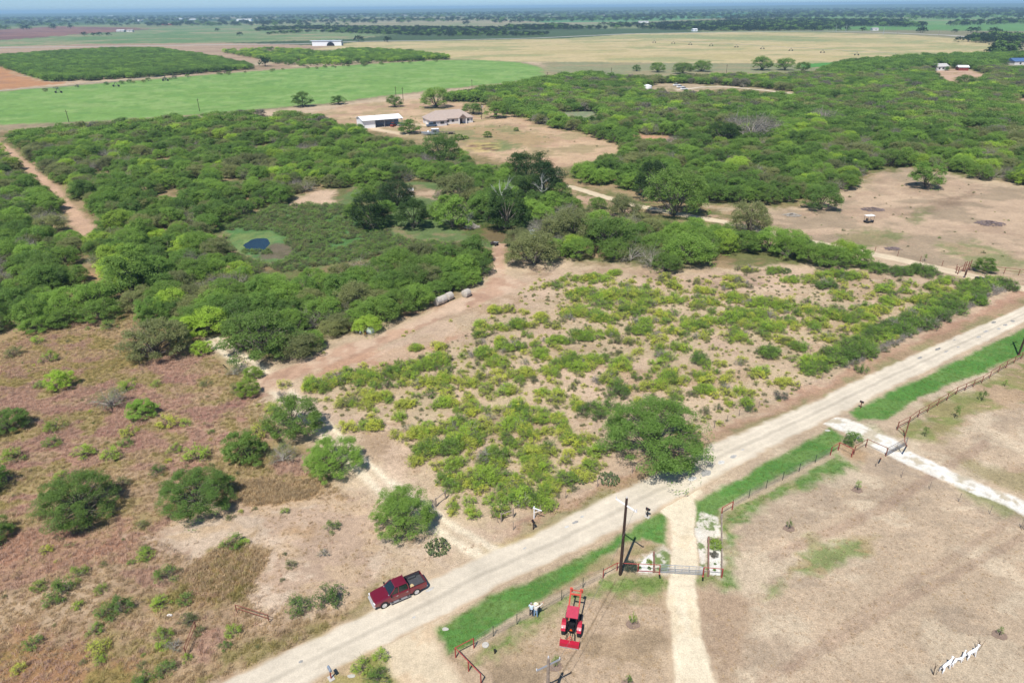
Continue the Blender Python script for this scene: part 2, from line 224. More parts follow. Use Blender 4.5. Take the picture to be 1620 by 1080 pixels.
def albedo(X, Y, sheet=None):
    """land colour (linear) at ground points, before fine detail"""
    global _GP
    if _GP is None: _GP = [gpoly(z[0]) for z in ZONES]
    D = np.hypot(X, Y)
    n1 = fbm(X, Y, 900, 5, 4); n2 = fbm(X, Y, 420, 9, 3); n3 = fbm(X, Y, 9, 3, 4)
    near = lin(T1)[None] * (0.85 + 0.3 * n3[:, None])
    cell = _hash(np.floor((X + 500 * n1) / 700), np.floor((Y * 0.9 + 400 * n2) / 500), 3)
    pal = np.array([lin(c) for c in [(84, 104, 66), (78, 100, 64), (130, 140, 96), (150, 146, 112), (96, 118, 74), (80, 100, 66)]])
    far = pal[np.clip((cell * 6).astype(int), 0, 5)] * (0.8 + 0.4 * n2[:, None])
    w = sstep(700, 1100, D)[:, None]
    C = near * (1 - w) + far * w
    w = sstep(5200, 8000, D + 2500 * (n1 - 0.5))[:, None]
    C = C * (1 - w) + lin((76, 98, 66))[None] * (0.75 + 0.5 * n2[:, None]) * w
    wx, wy = fbm(X, Y, 6, 21, 3) - 0.5, fbm(X, Y, 6, 31, 3) - 0.5
    wx = wx + 0.9 * (fbm(X, Y, 1.3, 23, 3) - 0.5); wy = wy + 0.9 * (fbm(X, Y, 1.3, 33, 3) - 0.5)
    for i, (z, P) in enumerate(zip(ZONES, _GP)):
        _, cols, ns, soft, wan, st = z
        m = wan * 2.5 + soft * 2
        k = (X > P[:, 0].min() - m) & (X < P[:, 0].max() + m) & (Y > P[:, 1].min() - m) & (Y < P[:, 1].max() + m)
        if not k.any(): continue
        x, y = X[k], Y[k]
        d = sdist(P, x + wx[k] * wan * 2.2, y + wy[k] * wan * 2.2)
        a = sstep(-soft, soft, d) * st
        c = lin(cols[0])[None] * np.ones((len(x), 1))
        for j in range(1, len(cols)):
            nn = fbm(x, y * 1.5, ns, 100 + 13 * i + j, 4, 0.62)
            tt = sstep(0.50, 0.60, nn)[:, None]
            c = c * (1 - tt) + lin(cols[j])[None] * tt
        C[k] = C[k] * (1 - a[:, None]) + c * a[:, None]
    for L, hw, c, st in LINES:
        P = gpoly(L); m = hw * 3 + 2
        k = (X > P[:, 0].min() - m) & (X < P[:, 0].max() + m) & (Y > P[:, 1].min() - m) & (Y < P[:, 1].max() + m)
        if not k.any(): continue
        x, y = X[k], Y[k]; d = ldist(P, x + wx[k] * hw, y + wy[k] * hw)
        a = (1 - sstep(hw * 0.5, hw * 1.3, d)) * st
        C[k] = C[k] * (1 - a[:, None]) + lin(c)[None] * a[:, None]
    P = gpoly(TRAIL_TWO)                                   # two pale wheel tracks
    k = (X > P[:, 0].min() - 6) & (X < P[:, 0].max() + 6) & (Y > P[:, 1].min() - 6) & (Y < P[:, 1].max() + 6)
    if k.any():
        x, y = X[k], Y[k]; d = ldist(P, x + wx[k] * 0.9, y + wy[k] * 0.9)
        a = np.exp(-((d - 0.9) / 0.5) ** 2) * 0.9 + np.exp(-(d / 2.0) ** 2) * 0.3
        a = np.clip(a * (0.75 + 0.75 * fbm(x, y, 5, 77, 3)), 0, 1)
        C[k] = C[k] * (1 - a[:, None]) + lin((238, 222, 194))[None] * a[:, None]
    g = 0.90 + 0.2 * fbm(X, Y, 3.0, 55, 3)
    tone = 0.89 + 0.22 * fbm(X + 3 * wy, Y * 2.2 + 3 * wx, 22, 61, 4)
    return C * (g * tone)[:, None] * ALB_K
ALB_K = 0.70

# ------------------------------------------------------------------ materials
MATS = {}
def mat(name, c, rough=0.85, metal=0.0, noise=None, bump=0.0, spec=0.3, alpha=None, coat=0.0):
    """Principled; noise=(scale, amount) varies the colour in object space"""
    if name in MATS: return MATS[name]
    m = bpy.data.materials.new(name); m.use_nodes = True; nt = m.node_tree; b = nt.nodes['Principled BSDF']
    b.inputs['Base Color'].default_value = (*c, 1); b.inputs['Roughness'].default_value = rough
    b.inputs['Metallic'].default_value = metal; b.inputs['Specular IOR Level'].default_value = spec
    if coat: b.inputs['Coat Weight'].default_value = coat; b.inputs['Coat Roughness'].default_value = 0.05
    if noise:
        tc = nt.nodes.new('ShaderNodeTexCoord'); n = nt.nodes.new('ShaderNodeTexNoise')
        n.inputs['Scale'].default_value = noise[0]; n.inputs['Detail'].default_value = 5; n.inputs['Roughness'].default_value = 0.65
        mp = nt.nodes.new('ShaderNodeMapRange'); mp.inputs[1].default_value = 0.3; mp.inputs[2].default_value = 0.7
        mp.inputs[3].default_value = 1 - noise[1]; mp.inputs[4].default_value = 1 + noise[1]
        mx = nt.nodes.new('ShaderNodeVectorMath'); mx.operation = 'SCALE'; mx.inputs[0].default_value = c
        nt.links.new(tc.outputs['Object'], n.inputs['Vector']); nt.links.new(n.outputs[0], mp.inputs[0])
        nt.links.new(mp.outputs[0], mx.inputs['Scale']); nt.links.new(mx.outputs[0], b.inputs['Base Color'])
        if bump:
            bp = nt.nodes.new('ShaderNodeBump'); bp.inputs['Strength'].default_value = bump; bp.inputs['Distance'].default_value = 0.03
            nt.links.new(n.outputs[0], bp.inputs['Height']); nt.links.new(bp.outputs[0], b.inputs['Normal'])
    MATS[name] = m; return m
def ground_mat(name, fine=1.0, rough=0.95):
    m = bpy.data.materials.new(name); m.use_nodes = True; nt = m.node_tree; N = nt.nodes; L = nt.links
    b = N['Principled BSDF']; b.inputs['Roughness'].default_value = rough; b.inputs['Specular IOR Level'].default_value = 0.15
    at_ = N.new('ShaderNodeAttribute'); at_.attribute_name = 'land'
    g = N.new('ShaderNodeNewGeometry')
    def noise(sx, sy, sc_, det, ro):
        mp = N.new('ShaderNodeMapping'); mp.inputs['Scale'].default_value = (sx, sy, 1); L.new(g.outputs['Position'], mp.inputs[0])
        n = N.new('ShaderNodeTexNoise'); n.inputs['Scale'].default_value = sc_; n.inputs['Detail'].default_value = det; n.inputs['Roughness'].default_value = ro
        L.new(mp.outputs[0], n.inputs['Vector']); return n.outputs[0]
    n1 = noise(1, 1, 1.7, 7, 0.75); n2 = noise(1, 1.0, 7.0, 4, 0.7); n3 = noise(1, 1, 0.22, 5, 0.65)
    def rng(o, a, b_, lo, hi):
        r = N.new('ShaderNodeMapRange'); r.inputs[1].default_value = a; r.inputs[2].default_value = b_; r.inputs[3].default_value = lo; r.inputs[4].default_value = hi
        L.new(o, r.inputs[0]); return r.outputs[0]
    m1 = rng(n1, 0.32, 0.68, 1 - 0.26 * fine, 1 + 0.22 * fine); m2 = rng(n2, 0.35, 0.6, 1 - 0.30 * fine, 1 + 0.14 * fine); m3 = rng(n3, 0.3, 0.7, 0.86, 1.12)
    def mul(a, b_):
        x = N.new('ShaderNodeMath'); x.operation = 'MULTIPLY'; L.new(a, x.inputs[0]); L.new(b_, x.inputs[1]); return x.outputs[0]
    sc2 = N.new('ShaderNodeVectorMath'); sc2.operation = 'SCALE'
    L.new(at_.outputs['Color'], sc2.inputs[0]); L.new(mul(mul(m1, m2), m3), sc2.inputs['Scale'])
    L.new(sc2.outputs[0], b.inputs['Base Color'])
    bp = N.new('ShaderNodeBump'); bp.inputs['Strength'].default_value = 0.6 * fine; bp.inputs['Distance'].default_value = 0.12
    ad = N.new('ShaderNodeMath'); ad.operation = 'ADD'; L.new(n1, ad.inputs[0]); L.new(n2, ad.inputs[1])
    L.new(ad.outputs[0], bp.inputs['Height']); L.new(bp.outputs[0], b.inputs['Normal'])
    return m
def leaf_mat(name, c, var=0.35, hue=(1.10, 1.08, 0.75), tr=0.45):
    """leaf colour with variation between plants and between clumps"""
    m = bpy.data.materials.new(name); m.use_nodes = True; nt = m.node_tree; N = nt.nodes; L = nt.links
    N.remove(N['Principled BSDF']); out = N['Material Output']
    oi = N.new('ShaderNodeObjectInfo'); tc = N.new('ShaderNodeTexCoord')
    n = N.new('ShaderNodeTexNoise'); n.inputs['Scale'].default_value = 0.9; n.inputs['Detail'].default_value = 3
    L.new(tc.outputs['Object'], n.inputs['Vector'])
    a = N.new('ShaderNodeMath'); a.operation = 'ADD'; L.new(oi.outputs['Random'], a.inputs[0]); L.new(n.outputs[0], a.inputs[1])
    r = N.new('ShaderNodeMapRange'); r.inputs[1].default_value = 0.3; r.inputs[2].default_value = 1.6; r.inputs[3].default_value = 0; r.inputs[4].default_value = 1
    L.new(a.outputs[0], r.inputs[0])
    mx = N.new('ShaderNodeMix'); mx.data_type = 'RGBA'; L.new(r.outputs[0], mx.inputs[0])
    c = np.array(c); lo = c * (1 - var); hi = c * (1 + var) * np.array(hue)
    mx.inputs[6].default_value = (*lo, 1); mx.inputs[7].default_value = (*hi, 1)
    d = N.new('ShaderNodeBsdfDiffuse'); t = N.new('ShaderNodeBsdfTranslucent'); gl = N.new('ShaderNodeBsdfGlossy'); gl.inputs['Roughness'].default_value = 0.5
    L.new(mx.outputs[2], d.inputs[0]); L.new(mx.outputs[2], t.inputs[0])
    s = N.new('ShaderNodeMixShader'); s.inputs[0].default_value = tr; L.new(d.outputs[0], s.inputs[1]); L.new(t.outputs[0], s.inputs[2])
    s2 = N.new('ShaderNodeMixShader'); s2.inputs[0].default_value = 0.012; L.new(s.outputs[0], s2.inputs[1]); L.new(gl.outputs[0], s2.inputs[2])
    L.new(s2.outputs[0], out.inputs[0]); MATS[name] = m; return m

# ------------------------------------------------------------------ object helpers
def tag(o, label=None, cat=None, group=None, kind=None):
    if label: o['label'] = label
    if cat: o['category'] = cat
    if group: o['group'] = group
    if kind: o['kind'] = kind
    return o
def np_mesh(name, verts, faces, mats=(), mi=None, smooth=False, color=None):
    """faces: (n,k) int array or list of lists"""
    me = bpy.data.meshes.new(name)
    verts = np.asarray(verts, np.float32)
    if isinstance(faces, np.ndarray):
        n, k = faces.shape
        me.vertices.add(len(verts)); me.vertices.foreach_set('co', verts.ravel())
        me.loops.add(n * k); me.loops.foreach_set('vertex_index', faces.astype(np.int32).ravel())
        me.polygons.add(n); me.polygons.foreach_set('loop_start', np.arange(0, n * k, k, dtype=np.int32))
        me.polygons.foreach_set('loop_total', np.full(n, k, np.int32))
        me.update(calc_edges=True)
    else:
        me.from_pydata([tuple(v) for v in verts.tolist()], [], faces); me.update()
    for m in mats: me.materials.append(m)
    if mi is not None: me.polygons.foreach_set('material_index', np.asarray(mi, np.int32))
    if smooth: me.polygons.foreach_set('use_smooth', np.ones(len(me.polygons), bool))
    if color is not None:
        a = me.attributes.new('land', 'FLOAT_COLOR', 'POINT')
        a.data.foreach_set('color', np.concatenate([color, np.ones((len(color), 1))], 1).astype(np.float32).ravel())
    return me
def empty(name, loc, rz=0.0, scale=1.0):
    o = bpy.data.objects.new(name, None); col.objects.link(o); o.location = loc; o.rotation_euler = (0, 0, rz); o.scale = (scale,) * 3
    o.empty_display_size = 0.2; return o
def copy_tree(o, parent=None):
    c = o.copy(); col.objects.link(c)
    if parent is not None: c.parent = parent
    for ch in [x for x in o.children]: copy_tree(ch, c)
    return c
class MB:
    """collects simple shapes; build() links them as ONE mesh object"""
    def __init__(s): s.v = []; s.f = []; s.m = []; s.ms = []; s.cur = 0
    def use(s, m):
        if m not in s.ms: s.ms.append(m)
        s.cur = s.ms.index(m); return s
    def add(s, v, f):
        k = len(s.v); s.v += [tuple(float(a) for a in p) for p in v]; s.f += [[i + k for i in q] for q in f]; s.m += [s.cur] * len(f); return s
    def box(s, a, b, rz=0.0, c=None):
        x0, y0, z0 = a; x1, y1, z1 = b
        v = [(x0, y0, z0), (x1, y0, z0), (x1, y1, z0), (x0, y1, z0), (x0, y0, z1), (x1, y0, z1), (x1, y1, z1), (x0, y1, z1)]
        if rz:
            cx, cy = c if c else ((x0 + x1) / 2, (y0 + y1) / 2); ca, sa = math.cos(rz), math.sin(rz)
            v = [(cx + (x - cx) * ca - (y - cy) * sa, cy + (x - cx) * sa + (y - cy) * ca, z) for x, y, z in v]
        return s.add(v, [[0, 3, 2, 1], [4, 5, 6, 7], [0, 1, 5, 4], [1, 2, 6, 5], [2, 3, 7, 6], [3, 0, 4, 7]])
    def tube(s, pts, r, n=6, cap=True, r2=None):
        pts = [Vector(p) for p in pts]; rings = []; N = len(pts); ref = None
        for i, p in enumerate(pts):
            d = (pts[min(i + 1, N - 1)] - pts[max(i - 1, 0)]).normalized()
            if ref is None: ref = Vector((0, 0, 1)) if abs(d.z) < 0.9 else Vector((1, 0, 0))
            u = d.cross(ref).normalized(); w = d.cross(u).normalized()
            rr = r if r2 is None else r + (r2 - r) * i / max(1, N - 1)
            rings.append([p + (u * math.cos(6.2832 * k / n) + w * math.sin(6.2832 * k / n)) * rr for k in range(n)])
        v = [q for R in rings for q in R]; f = []
        for i in range(N - 1):
            for k in range(n): f.append([i * n + k, i * n + (k + 1) % n, (i + 1) * n + (k + 1) % n, (i + 1) * n + k])
        if cap: f.append(list(range(n))[::-1]); f.append([(N - 1) * n + k for k in range(n)])
        return s.add(v, f)
    def lathe(s, prof, n=12, c=(0, 0, 0), axis='z', cap=True):
        """prof: (radius, height) along the axis"""
        v = []
        for r, h in prof:
            for k in range(n):
                a = 6.2832 * k / n; p = (r * math.cos(a), r * math.sin(a), h)
                if axis == 'x': p = (p[2], p[0], p[1])
                if axis == 'y': p = (p[0], p[2], p[1])
                v.append((c[0] + p[0], c[1] + p[1], c[2] + p[2]))
        f = []
        for i in range(len(prof) - 1):
            for k in range(n): f.append([i * n + k, i * n + (k + 1) % n, (i + 1) * n + (k + 1) % n, (i + 1) * n + k])
        if cap: f.append(list(range(n))[::-1]); f.append([(len(prof) - 1) * n + k for k in range(n)])
        return s.add(v, f)
    def loft(s, secs, cap=True):
        """secs: rings of equal length (lists of points)"""
        n = len(secs[0]); v = [p for S in secs for p in S]; f = []
        for i in range(len(secs) - 1):
            for k in range(n): f.append([i * n + k, i * n + (k + 1) % n, (i + 1) * n + (k + 1) % n, (i + 1) * n + k])
        if cap: f.append(list(range(n))[::-1]); f.append([(len(secs) - 1) * n + k for k in range(n)])
        return s.add(v, f)
    def prism(s, poly, z0, z1):
        n = len(poly); v = [(x, y, z0) for x, y in poly] + [(x, y, z1) for x, y in poly]
        return s.add(v, [list(range(n))[::-1], [n + k for k in range(n)]] + [[k, (k + 1) % n, n + (k + 1) % n, n + k] for k in range(n)])
    def build(s, name, m=None, parent=None, loc=None, smooth=False, bevel=0.0, link=True, fix=True):
        me = bpy.data.meshes.new(name); me.from_pydata(s.v, [], s.f)
        for x in (s.ms if s.ms else [m]): me.materials.append(x)
        if s.ms: me.polygons.foreach_set('material_index', s.m)
        if fix or bevel:
            bm = bmesh.new(); bm.from_mesh(me); bmesh.ops.recalc_face_normals(bm, faces=bm.faces)
            if bevel: bmesh.ops.bevel(bm, geom=list(bm.edges), offset=bevel, segments=2, affect='EDGES', clamp_overlap=True)
            bm.to_mesh(me); bm.free()
        if smooth:
            me.polygons.foreach_set('use_smooth', [True] * len(me.polygons))
            try: me.set_sharp_from_angle(angle=math.radians(38))
            except Exception: pass
        me.update()
        o = bpy.data.objects.new(name, me); col.objects.link(o)
        if parent is not None: o.parent = parent
        if loc is not None: o.location = loc
        return o

# ------------------------------------------------------------------ haze box, ground
GM = ground_mat('land_surface')
hz = bpy.data.materials.new('haze_air'); hz.use_nodes = True; hn = hz.node_tree
hn.nodes.remove(hn.nodes['Principled BSDF']); pv = hn.nodes.new('ShaderNodeVolumePrincipled')
pv.inputs['Color'].default_value = (0.47, 0.74, 0.96, 1); pv.inputs['Density'].default_value = 1.15e-4; pv.inputs['Anisotropy'].default_value = 0.0
hn.links.new(pv.outputs[0], hn.nodes['Material Output'].inputs['Volume'])
HZ = 34000.0
ho = MB().box((-HZ, -HZ, -1.5), (HZ, HZ, 75.0)).build('haze', hz); tag(ho, 'pale blue summer haze over the distant plain', kind='stuff')

def build_ground():
    fine = np.radians(np.arange(-46, 46.001, 0.125)); co = np.radians(np.arange(50, 311, 4.0))
    ang = np.concatenate([fine, co])                      # clockwise from the view direction, full circle
    ys = np.concatenate([np.arange(1300, 112, -1.55), np.arange(112, 40, -0.8), np.arange(40, 13.2, -0.4)])
    D = [at(810, y)[1] for y in ys]
    D = np.array([0.5, 10, 18, 24] + [d for d in D if d > 26] + [9000, 12000, 16000, 22000, 30000.0])
    D = np.unique(D)
    A, R = np.meshgrid(ang, D); X = R * np.sin(A); Y = R * np.cos(A)
    # gentle far relief: low wooded ridges near the horizon
    Z = 26 * sstep(7000, 15000, R) * (0.3 + fbm(X.ravel(), Y.ravel(), 5200, 41, 3).reshape(R.shape)) * (0.8 + 0.35 * np.sin(A * 1.7 + 0.6))
    Z += -0.0
    nr, na = X.shape
    C = albedo(X.ravel(), Y.ravel())
    i = np.arange(nr - 1)[:, None] * na; k = np.arange(na); k2 = (k + 1) % na
    f = np.stack([i + k[None], i + na + k[None], i + na + k2[None], i + k2[None]], -1).reshape(-1, 4)
    # orientation: make it face up
    me = np_mesh('ground', np.stack([X.ravel(), Y.ravel(), Z.ravel()], 1), f[:, ::1], [GM], color=C, smooth=True)
    o = bpy.data.objects.new('ground', me); col.objects.link(o); tag(o, kind='structure'); return o
ground = build_ground()
if ground.data.polygons[5000].normal.z < 0: ground.data.flip_normals()

# ------------------------------------------------------------------ roads, drives and trails: thin sheets on the ground
def resample(P, step):
    P = np.asarray(P, float); seg = np.hypot(*np.diff(P, axis=0).T); s = np.concatenate([[0], np.cumsum(seg)])
    n = max(2, int(s[-1] / step)); t = np.linspace(0, s[-1], n)
    return np.stack([np.interp(t, s, P[:, 0]), np.interp(t, s, P[:, 1])], 1)
def strip_sheet(name, Lp, Rp, z, colour, nacross=10, step=0.6, edge=0.35, wheel=0.0, label=None, jag=0.25, patch=None):
    """sheet between two edge lines; colour fades to the land's own colour right at the edges"""
    a = resample(Lp, step); n = len(a); b = resample(Rp, 0.2); b = b[np.linspace(0, len(b) - 1, n).astype(int)]
    d = b - a; w = np.hypot(*d.T)[:, None]; u = d / w
    ja = (fbm(a[:, 0], a[:, 1], 1.6, 71, 4) - 0.5)[:, None] * 2 * jag; jb = (fbm(b[:, 0], b[:, 1], 1.6, 72, 4) - 0.5)[:, None] * 2 * jag
    a = a - u * (edge * 0.6 + ja); b = b + u * (edge * 0.6 + jb)
    t = np.concatenate([[0, 0.03, 0.06], np.linspace(0.1, 0.9, nacross), [0.94, 0.97, 1]])
    P = a[:, None] * (1 - t[None, :, None]) + b[:, None] * t[None, :, None]
    m = len(t); X = P[..., 0].ravel(); Y = P[..., 1].ravel(); T = np.tile(t, n)
    land = albedo(X, Y); W = np.repeat(np.hypot(*(b - a).T), m)
    e = np.minimum(T, 1 - T) * W
    al = sstep(0.0, edge * 1.6, e + (fbm(X, Y, 0.9, 81, 3) - 0.5) * edge * 1.6)
    c = lin(colour)[None] * ALB_K * (0.9 + 0.2 * fbm(X, Y, 7, 83, 4))[:, None] * np.ones((len(X), 1))
    if wheel:
        for q in (0.2, 0.42, 0.60, 0.82):
            st = np.exp(-((T - q) / 0.045) ** 2) * fbm(X * 0.2, Y * 0.2, 8, 85 + int(q * 10), 3)
            c = c * (1 + wheel * (0.45 * st - 0.12 * np.exp(-((T - 0.51) / 0.08) ** 2)))[:, None]
    C = land * (1 - al[:, None]) + c * al[:, None]
    i = np.arange(n - 1)[:, None] * m; k = np.arange(m - 1)[None]
    f = np.stack([i + k, i + k + 1, i + m + k + 1, i + m + k], -1).reshape(-1, 4)
    me = np_mesh(name, np.stack([X, Y, np.full(len(X), z)], 1), f, [RM], color=C)
    if me.polygons[10].normal.z < 0: me.flip_normals()
    o = bpy.data.objects.new(name, me); col.objects.link(o); return tag(o, label, kind='structure')
def poly_sheet(name, px, z, cols, step=0.35, soft=0.5, wander=0.5, label=None, ns=3.0, grow=0.6, m=None):
    """irregular sheet filled with a fine grid; ragged edge, edge cells tinted towards the land"""
    P = gpoly(px); x0, y0 = P.min(0) - 1.5; x1, y1 = P.max(0) + 1.5
    gx = np.arange(x0, x1, step); gy = np.arange(y0, y1, step); X, Y = np.meshgrid(gx, gy); sh = X.shape; X = X.ravel(); Y = Y.ravel()
    X = X + (_hash(np.floor(X * 50), np.floor(Y * 50), 4) - 0.5) * step * 0.5; Y = Y + (_hash(np.floor(X * 50), np.floor(Y * 50), 5) - 0.5) * step * 0.5
    d = sdist(P, X, Y) + (fbm(X, Y, 2.0, 91, 4) - 0.5) * 2 * wander
    keep = d > -grow
    idx = -np.ones(len(X), int); 
    g = np.arange(len(X)).reshape(sh); q = np.stack([g[:-1, :-1], g[:-1, 1:], g[1:, 1:], g[1:, :-1]], -1).reshape(-1, 4)
    q = q[keep[q].all(1)]; used = np.unique(q); idx[used] = np.arange(len(used)); q = idx[q]; X, Y, d = X[used], Y[used], d[used]
    c = lin(cols[0])[None] * np.ones((len(X), 1))
    for j in range(1, len(cols)):
        tt = sstep(0.5, 0.62, fbm(X, Y, ns, 300 + j, 4, 0.65))[:, None]; c = c * (1 - tt) + lin(cols[j])[None] * tt
    al = sstep(-soft, soft, d)[:, None]
    C = albedo(X, Y) * (1 - al) + c * ALB_K * al
    me = np_mesh(name, np.stack([X, Y, np.full(len(X), z)], 1), q, [m or DRM], color=C)
    if me.polygons[1].normal.z < 0: me.flip_normals()
    o = bpy.data.objects.new(name, me); col.objects.link(o); return tag(o, label, kind='structure')
RM = ground_mat('gravel_surface', 0.36); DRM = ground_mat('drive_gravel', 0.62)
ROAD = (224, 212, 191)
strip_sheet('road', gpoly(ROAD_U), gpoly(ROAD_L), 0.02, ROAD, 34, 0.5, 0.5, wheel=0.38, label='pale caliche country road crossing the scene')
poly_sheet('driveway', DRIVE_NEAR, 0.014, [(224, 206, 176), (214, 190, 158)], 0.25, 0.7, 0.6, 'tan dirt drive branching off the road at the bottom')
poly_sheet('driveway', DRIVE_MID, 0.012, [(240, 225, 196), (234, 216, 184)], 0.16, 0.22, 0.45, 'cream gravel driveway running through the silver gate')
poly_sheet('driveway', DRIVE_WHITE, 0.012, [(246, 242, 232), (240, 234, 220), (206, 194, 170)], 0.25, 0.3, 0.55, 'white crushed rock driveway behind the right gate', ns=1.6, grow=0.5)
def line_strip(name, px, w, z, colour, label, step=1.0, nac=6, edge=0.5, jag=0.3, wheel=0.0):
    P = resample(gpoly(px), 4.0); t = np.gradient(P, axis=0); t /= np.hypot(*t.T)[:, None]; n = np.stack([-t[:, 1], t[:, 0]], 1)
    return strip_sheet(name, P + n * w / 2, P - n * w / 2, z, colour, nac, step, edge, label=label, jag=jag, wheel=wheel)
line_strip('driveway', DRIVE_NORTH, 3.6, 0.015, (226, 208, 178), 'long pale gravel lane along the pasture fence', 0.8, 8, 0.5, 0.35, 0.2)
poly_sheet('dirt_trail', TRAIL_WIDE, 0.012, [(202, 168, 142), (186, 152, 128), (214, 186, 160)], 0.4, 1.0, 1.0, 'wide bare dirt track beside the thicket', ns=5)
line_strip('highway', [(-900, 92), (-300, 80), (200, 73), (480, 69.5), (560, 66), (700, 64), (850, 60.5), (1000, 53.5), (1200, 50.5), (1300, 49.5), (1400, 52), (1500, 56), (1620, 66), (1900, 92)], 16, 0.05, (196, 192, 184), 'distant pale highway along the hay field', 12, 4, 1.0, 0.5)
line_strip('path', [(1070, 143), (1110, 138), (1140, 137), (1200, 142), (1250, 148), (1262, 150)], 5, 0.03, (222, 208, 184), 'pale lane behind the right woods', 3, 4, 1.0, 0.5)
line_strip('path', [(648, 214), (600, 206), (590, 203), (620, 197), (660, 197), (690, 200)], 6, 0.03, (222, 200, 168), 'pale drive to the metal barn', 2, 4, 1.0, 0.8)
line_strip('farm_track', [(-300, 162), (0, 144), (200, 128), (400, 112), (560, 102), (720, 93)], 5, 0.03, (188, 172, 140), 'farm track along the far edge of the green field', 6, 4, 1.5, 1.0)
# worn asphalt patches on the road
def patch(cx, cy, wpx, hpx, dark, rot=-0.4):
    c = at(cx, cy); s = ppm(cx, cy); n = 18; rng = random.Random(int(cx * 7 + cy)); pts = []
    dirv = at(cx + 10, cy - 5) - c; dirv /= np.linalg.norm(dirv); nv = np.array([-dirv[1], dirv[0], 0])
    for k in range(n):
        a = 6.2832 * k / n; r = 0.8 + 0.4 * rng.random()
        p = c + dirv * math.cos(a) * r * wpx / 2 / s + nv * math.sin(a) * r * hpx / 2 / s; pts.append((p[0], p[1]))
    o = MB().prism(pts, 0.021, 0.026).build('road_patch', mat('asphalt_patch_%d' % dark, tuple(lin((dark + 22, dark + 20, dark + 15)) * 0.7), 0.9, noise=(3, 0.3)))
    return tag(o, kind='structure')
for a in [(1117, 748, 22, 12, 150), (1160, 722, 14, 7, 165), (1141, 731, 14, 8, 196), (1095, 757, 16, 9, 200), (1175, 711, 6, 3, 180), (910, 826, 13, 5, 150), (921, 817, 7, 4, 170), (897, 833, 9, 4, 185), (830, 867, 7, 3, 170),
          (680, 932, 16, 5, 176), (655, 976, 6, 4, 170), (476, 1046, 7, 5, 150), (1455, 566, 12, 4, 140), (1484, 552, 16, 5, 130), (1497, 556, 12, 3, 150), (1510, 538, 6, 3, 150), (1548, 533, 12, 4, 160), (1572, 510, 12, 5, 130), (1560, 524, 14, 4, 160), (1590, 514, 10, 5, 150), (1602, 508, 9, 6, 140), (1516, 549, 8, 3, 160), (1580, 520, 9, 4, 165)]:
    patch(*a)

# ------------------------------------------------------------------ plants: leaf-sized faces on branch skeletons
leaf_mat('leaf_green', (0.190, 0.310, 0.078), 0.36)
leaf_mat('leaf_dark', (0.138, 0.240, 0.068), 0.34)
leaf_mat('leaf_bright', (0.310, 0.450, 0.085), 0.28)
leaf_mat('leaf_yellow', (0.47, 0.56, 0.125), 0.22, (1.15, 1.02, 0.7))
leaf_mat('leaf_deep', (0.052, 0.098, 0.034), 0.25)
leaf_mat('leaf_olive', (0.215, 0.255, 0.110), 0.26, (1.15, 1.05, 0.9))
leaf_mat('leaf_grey', (0.20, 0.195, 0.155), 0.22, (1.05, 1.0, 0.95))
leaf_mat('leaf_blue', (0.10, 0.135, 0.095), 0.22, (1.05, 1.03, 0.95))
leaf_mat('leaf_oak', (0.028, 0.050, 0.026), 0.25)
leaf_mat('leaf_weed', (0.19, 0.30, 0.095), 0.3)
leaf_mat('cactus_green', (0.20, 0.25, 0.15), 0.25)
leaf_mat('grass_pale', (0.62, 0.50, 0.38), 0.2, (1.0, 1.0, 1.0), 0.5)
leaf_mat('grass_red', (0.54, 0.38, 0.305), 0.28, (1.1, 1.1, 1.0), 0.5)
leaf_mat('grass_tan', (0.52, 0.40, 0.26), 0.28, (1.1, 1.1, 1.0), 0.5)
leaf_mat('grass_olive', (0.40, 0.34, 0.15), 0.28, (1.1, 1.1, 1.0), 0.5)
BARK = mat('bark_grey', (0.17, 0.145, 0.12), 0.95, noise=(3, 0.3))
DEAD = mat('dead_wood', (0.36, 0.33, 0.29), 0.95, noise=(3, 0.25))

def leaf_faces(rng, C, N, size, aspect=0.5, rnd=0.75):
    """C centres, N outward directions -> kite-shaped leaf sprays"""
    n = len(C); R = rng.normal(size=(n, 3)); R /= np.linalg.norm(R, axis=1)[:, None]
    Z = np.array([0, 0, 1.0])
    nn = N * (1 - rnd) + R * rnd + Z * 0.8; nn /= np.linalg.norm(nn, axis=1)[:, None]
    a = rng.normal(size=(n, 3)); u = np.cross(nn, a); u /= np.linalg.norm(u, axis=1)[:, None] + 1e-9; w = np.cross(nn, u)
    s = (size * (0.6 + 0.8 * rng.random(n)))[:, None]
    v = np.stack([C - u * s * 0.6, C - w * s * aspect * 0.5 + u * s * 0.05, C + u * s * 0.6 + nn * s * 0.1, C + w * s * aspect * 0.5 - u * s * 0.05], 1).reshape(-1, 3)
    f = np.arange(4 * n).reshape(n, 4)
    return v, f
def tube_faces(pts, r0, r1, n=5):
    pts = np.asarray(pts, float); m = len(pts); vs_, fs = [], []
    for i in range(m):
        d = pts[min(i + 1, m - 1)] - pts[max(i - 1, 0)]; d /= np.linalg.norm(d) + 1e-9
        ref = np.array([0, 0, 1.0]) if abs(d[2]) < 0.9 else np.array([1.0, 0, 0])
        u = np.cross(d, ref); u /= np.linalg.norm(u); w = np.cross(d, u); r = r0 + (r1 - r0) * i / (m - 1)
        for k in range(n): vs_.append(pts[i] + (u * math.cos(6.2832 * k / n) + w * math.sin(6.2832 * k / n)) * r)
    for i in range(m - 1):
        for k in range(n): fs.append([i * n + k, i * n + (k + 1) % n, (i + 1) * n + (k + 1) % n, (i + 1) * n + k])
    return np.array(vs_), np.array(fs)
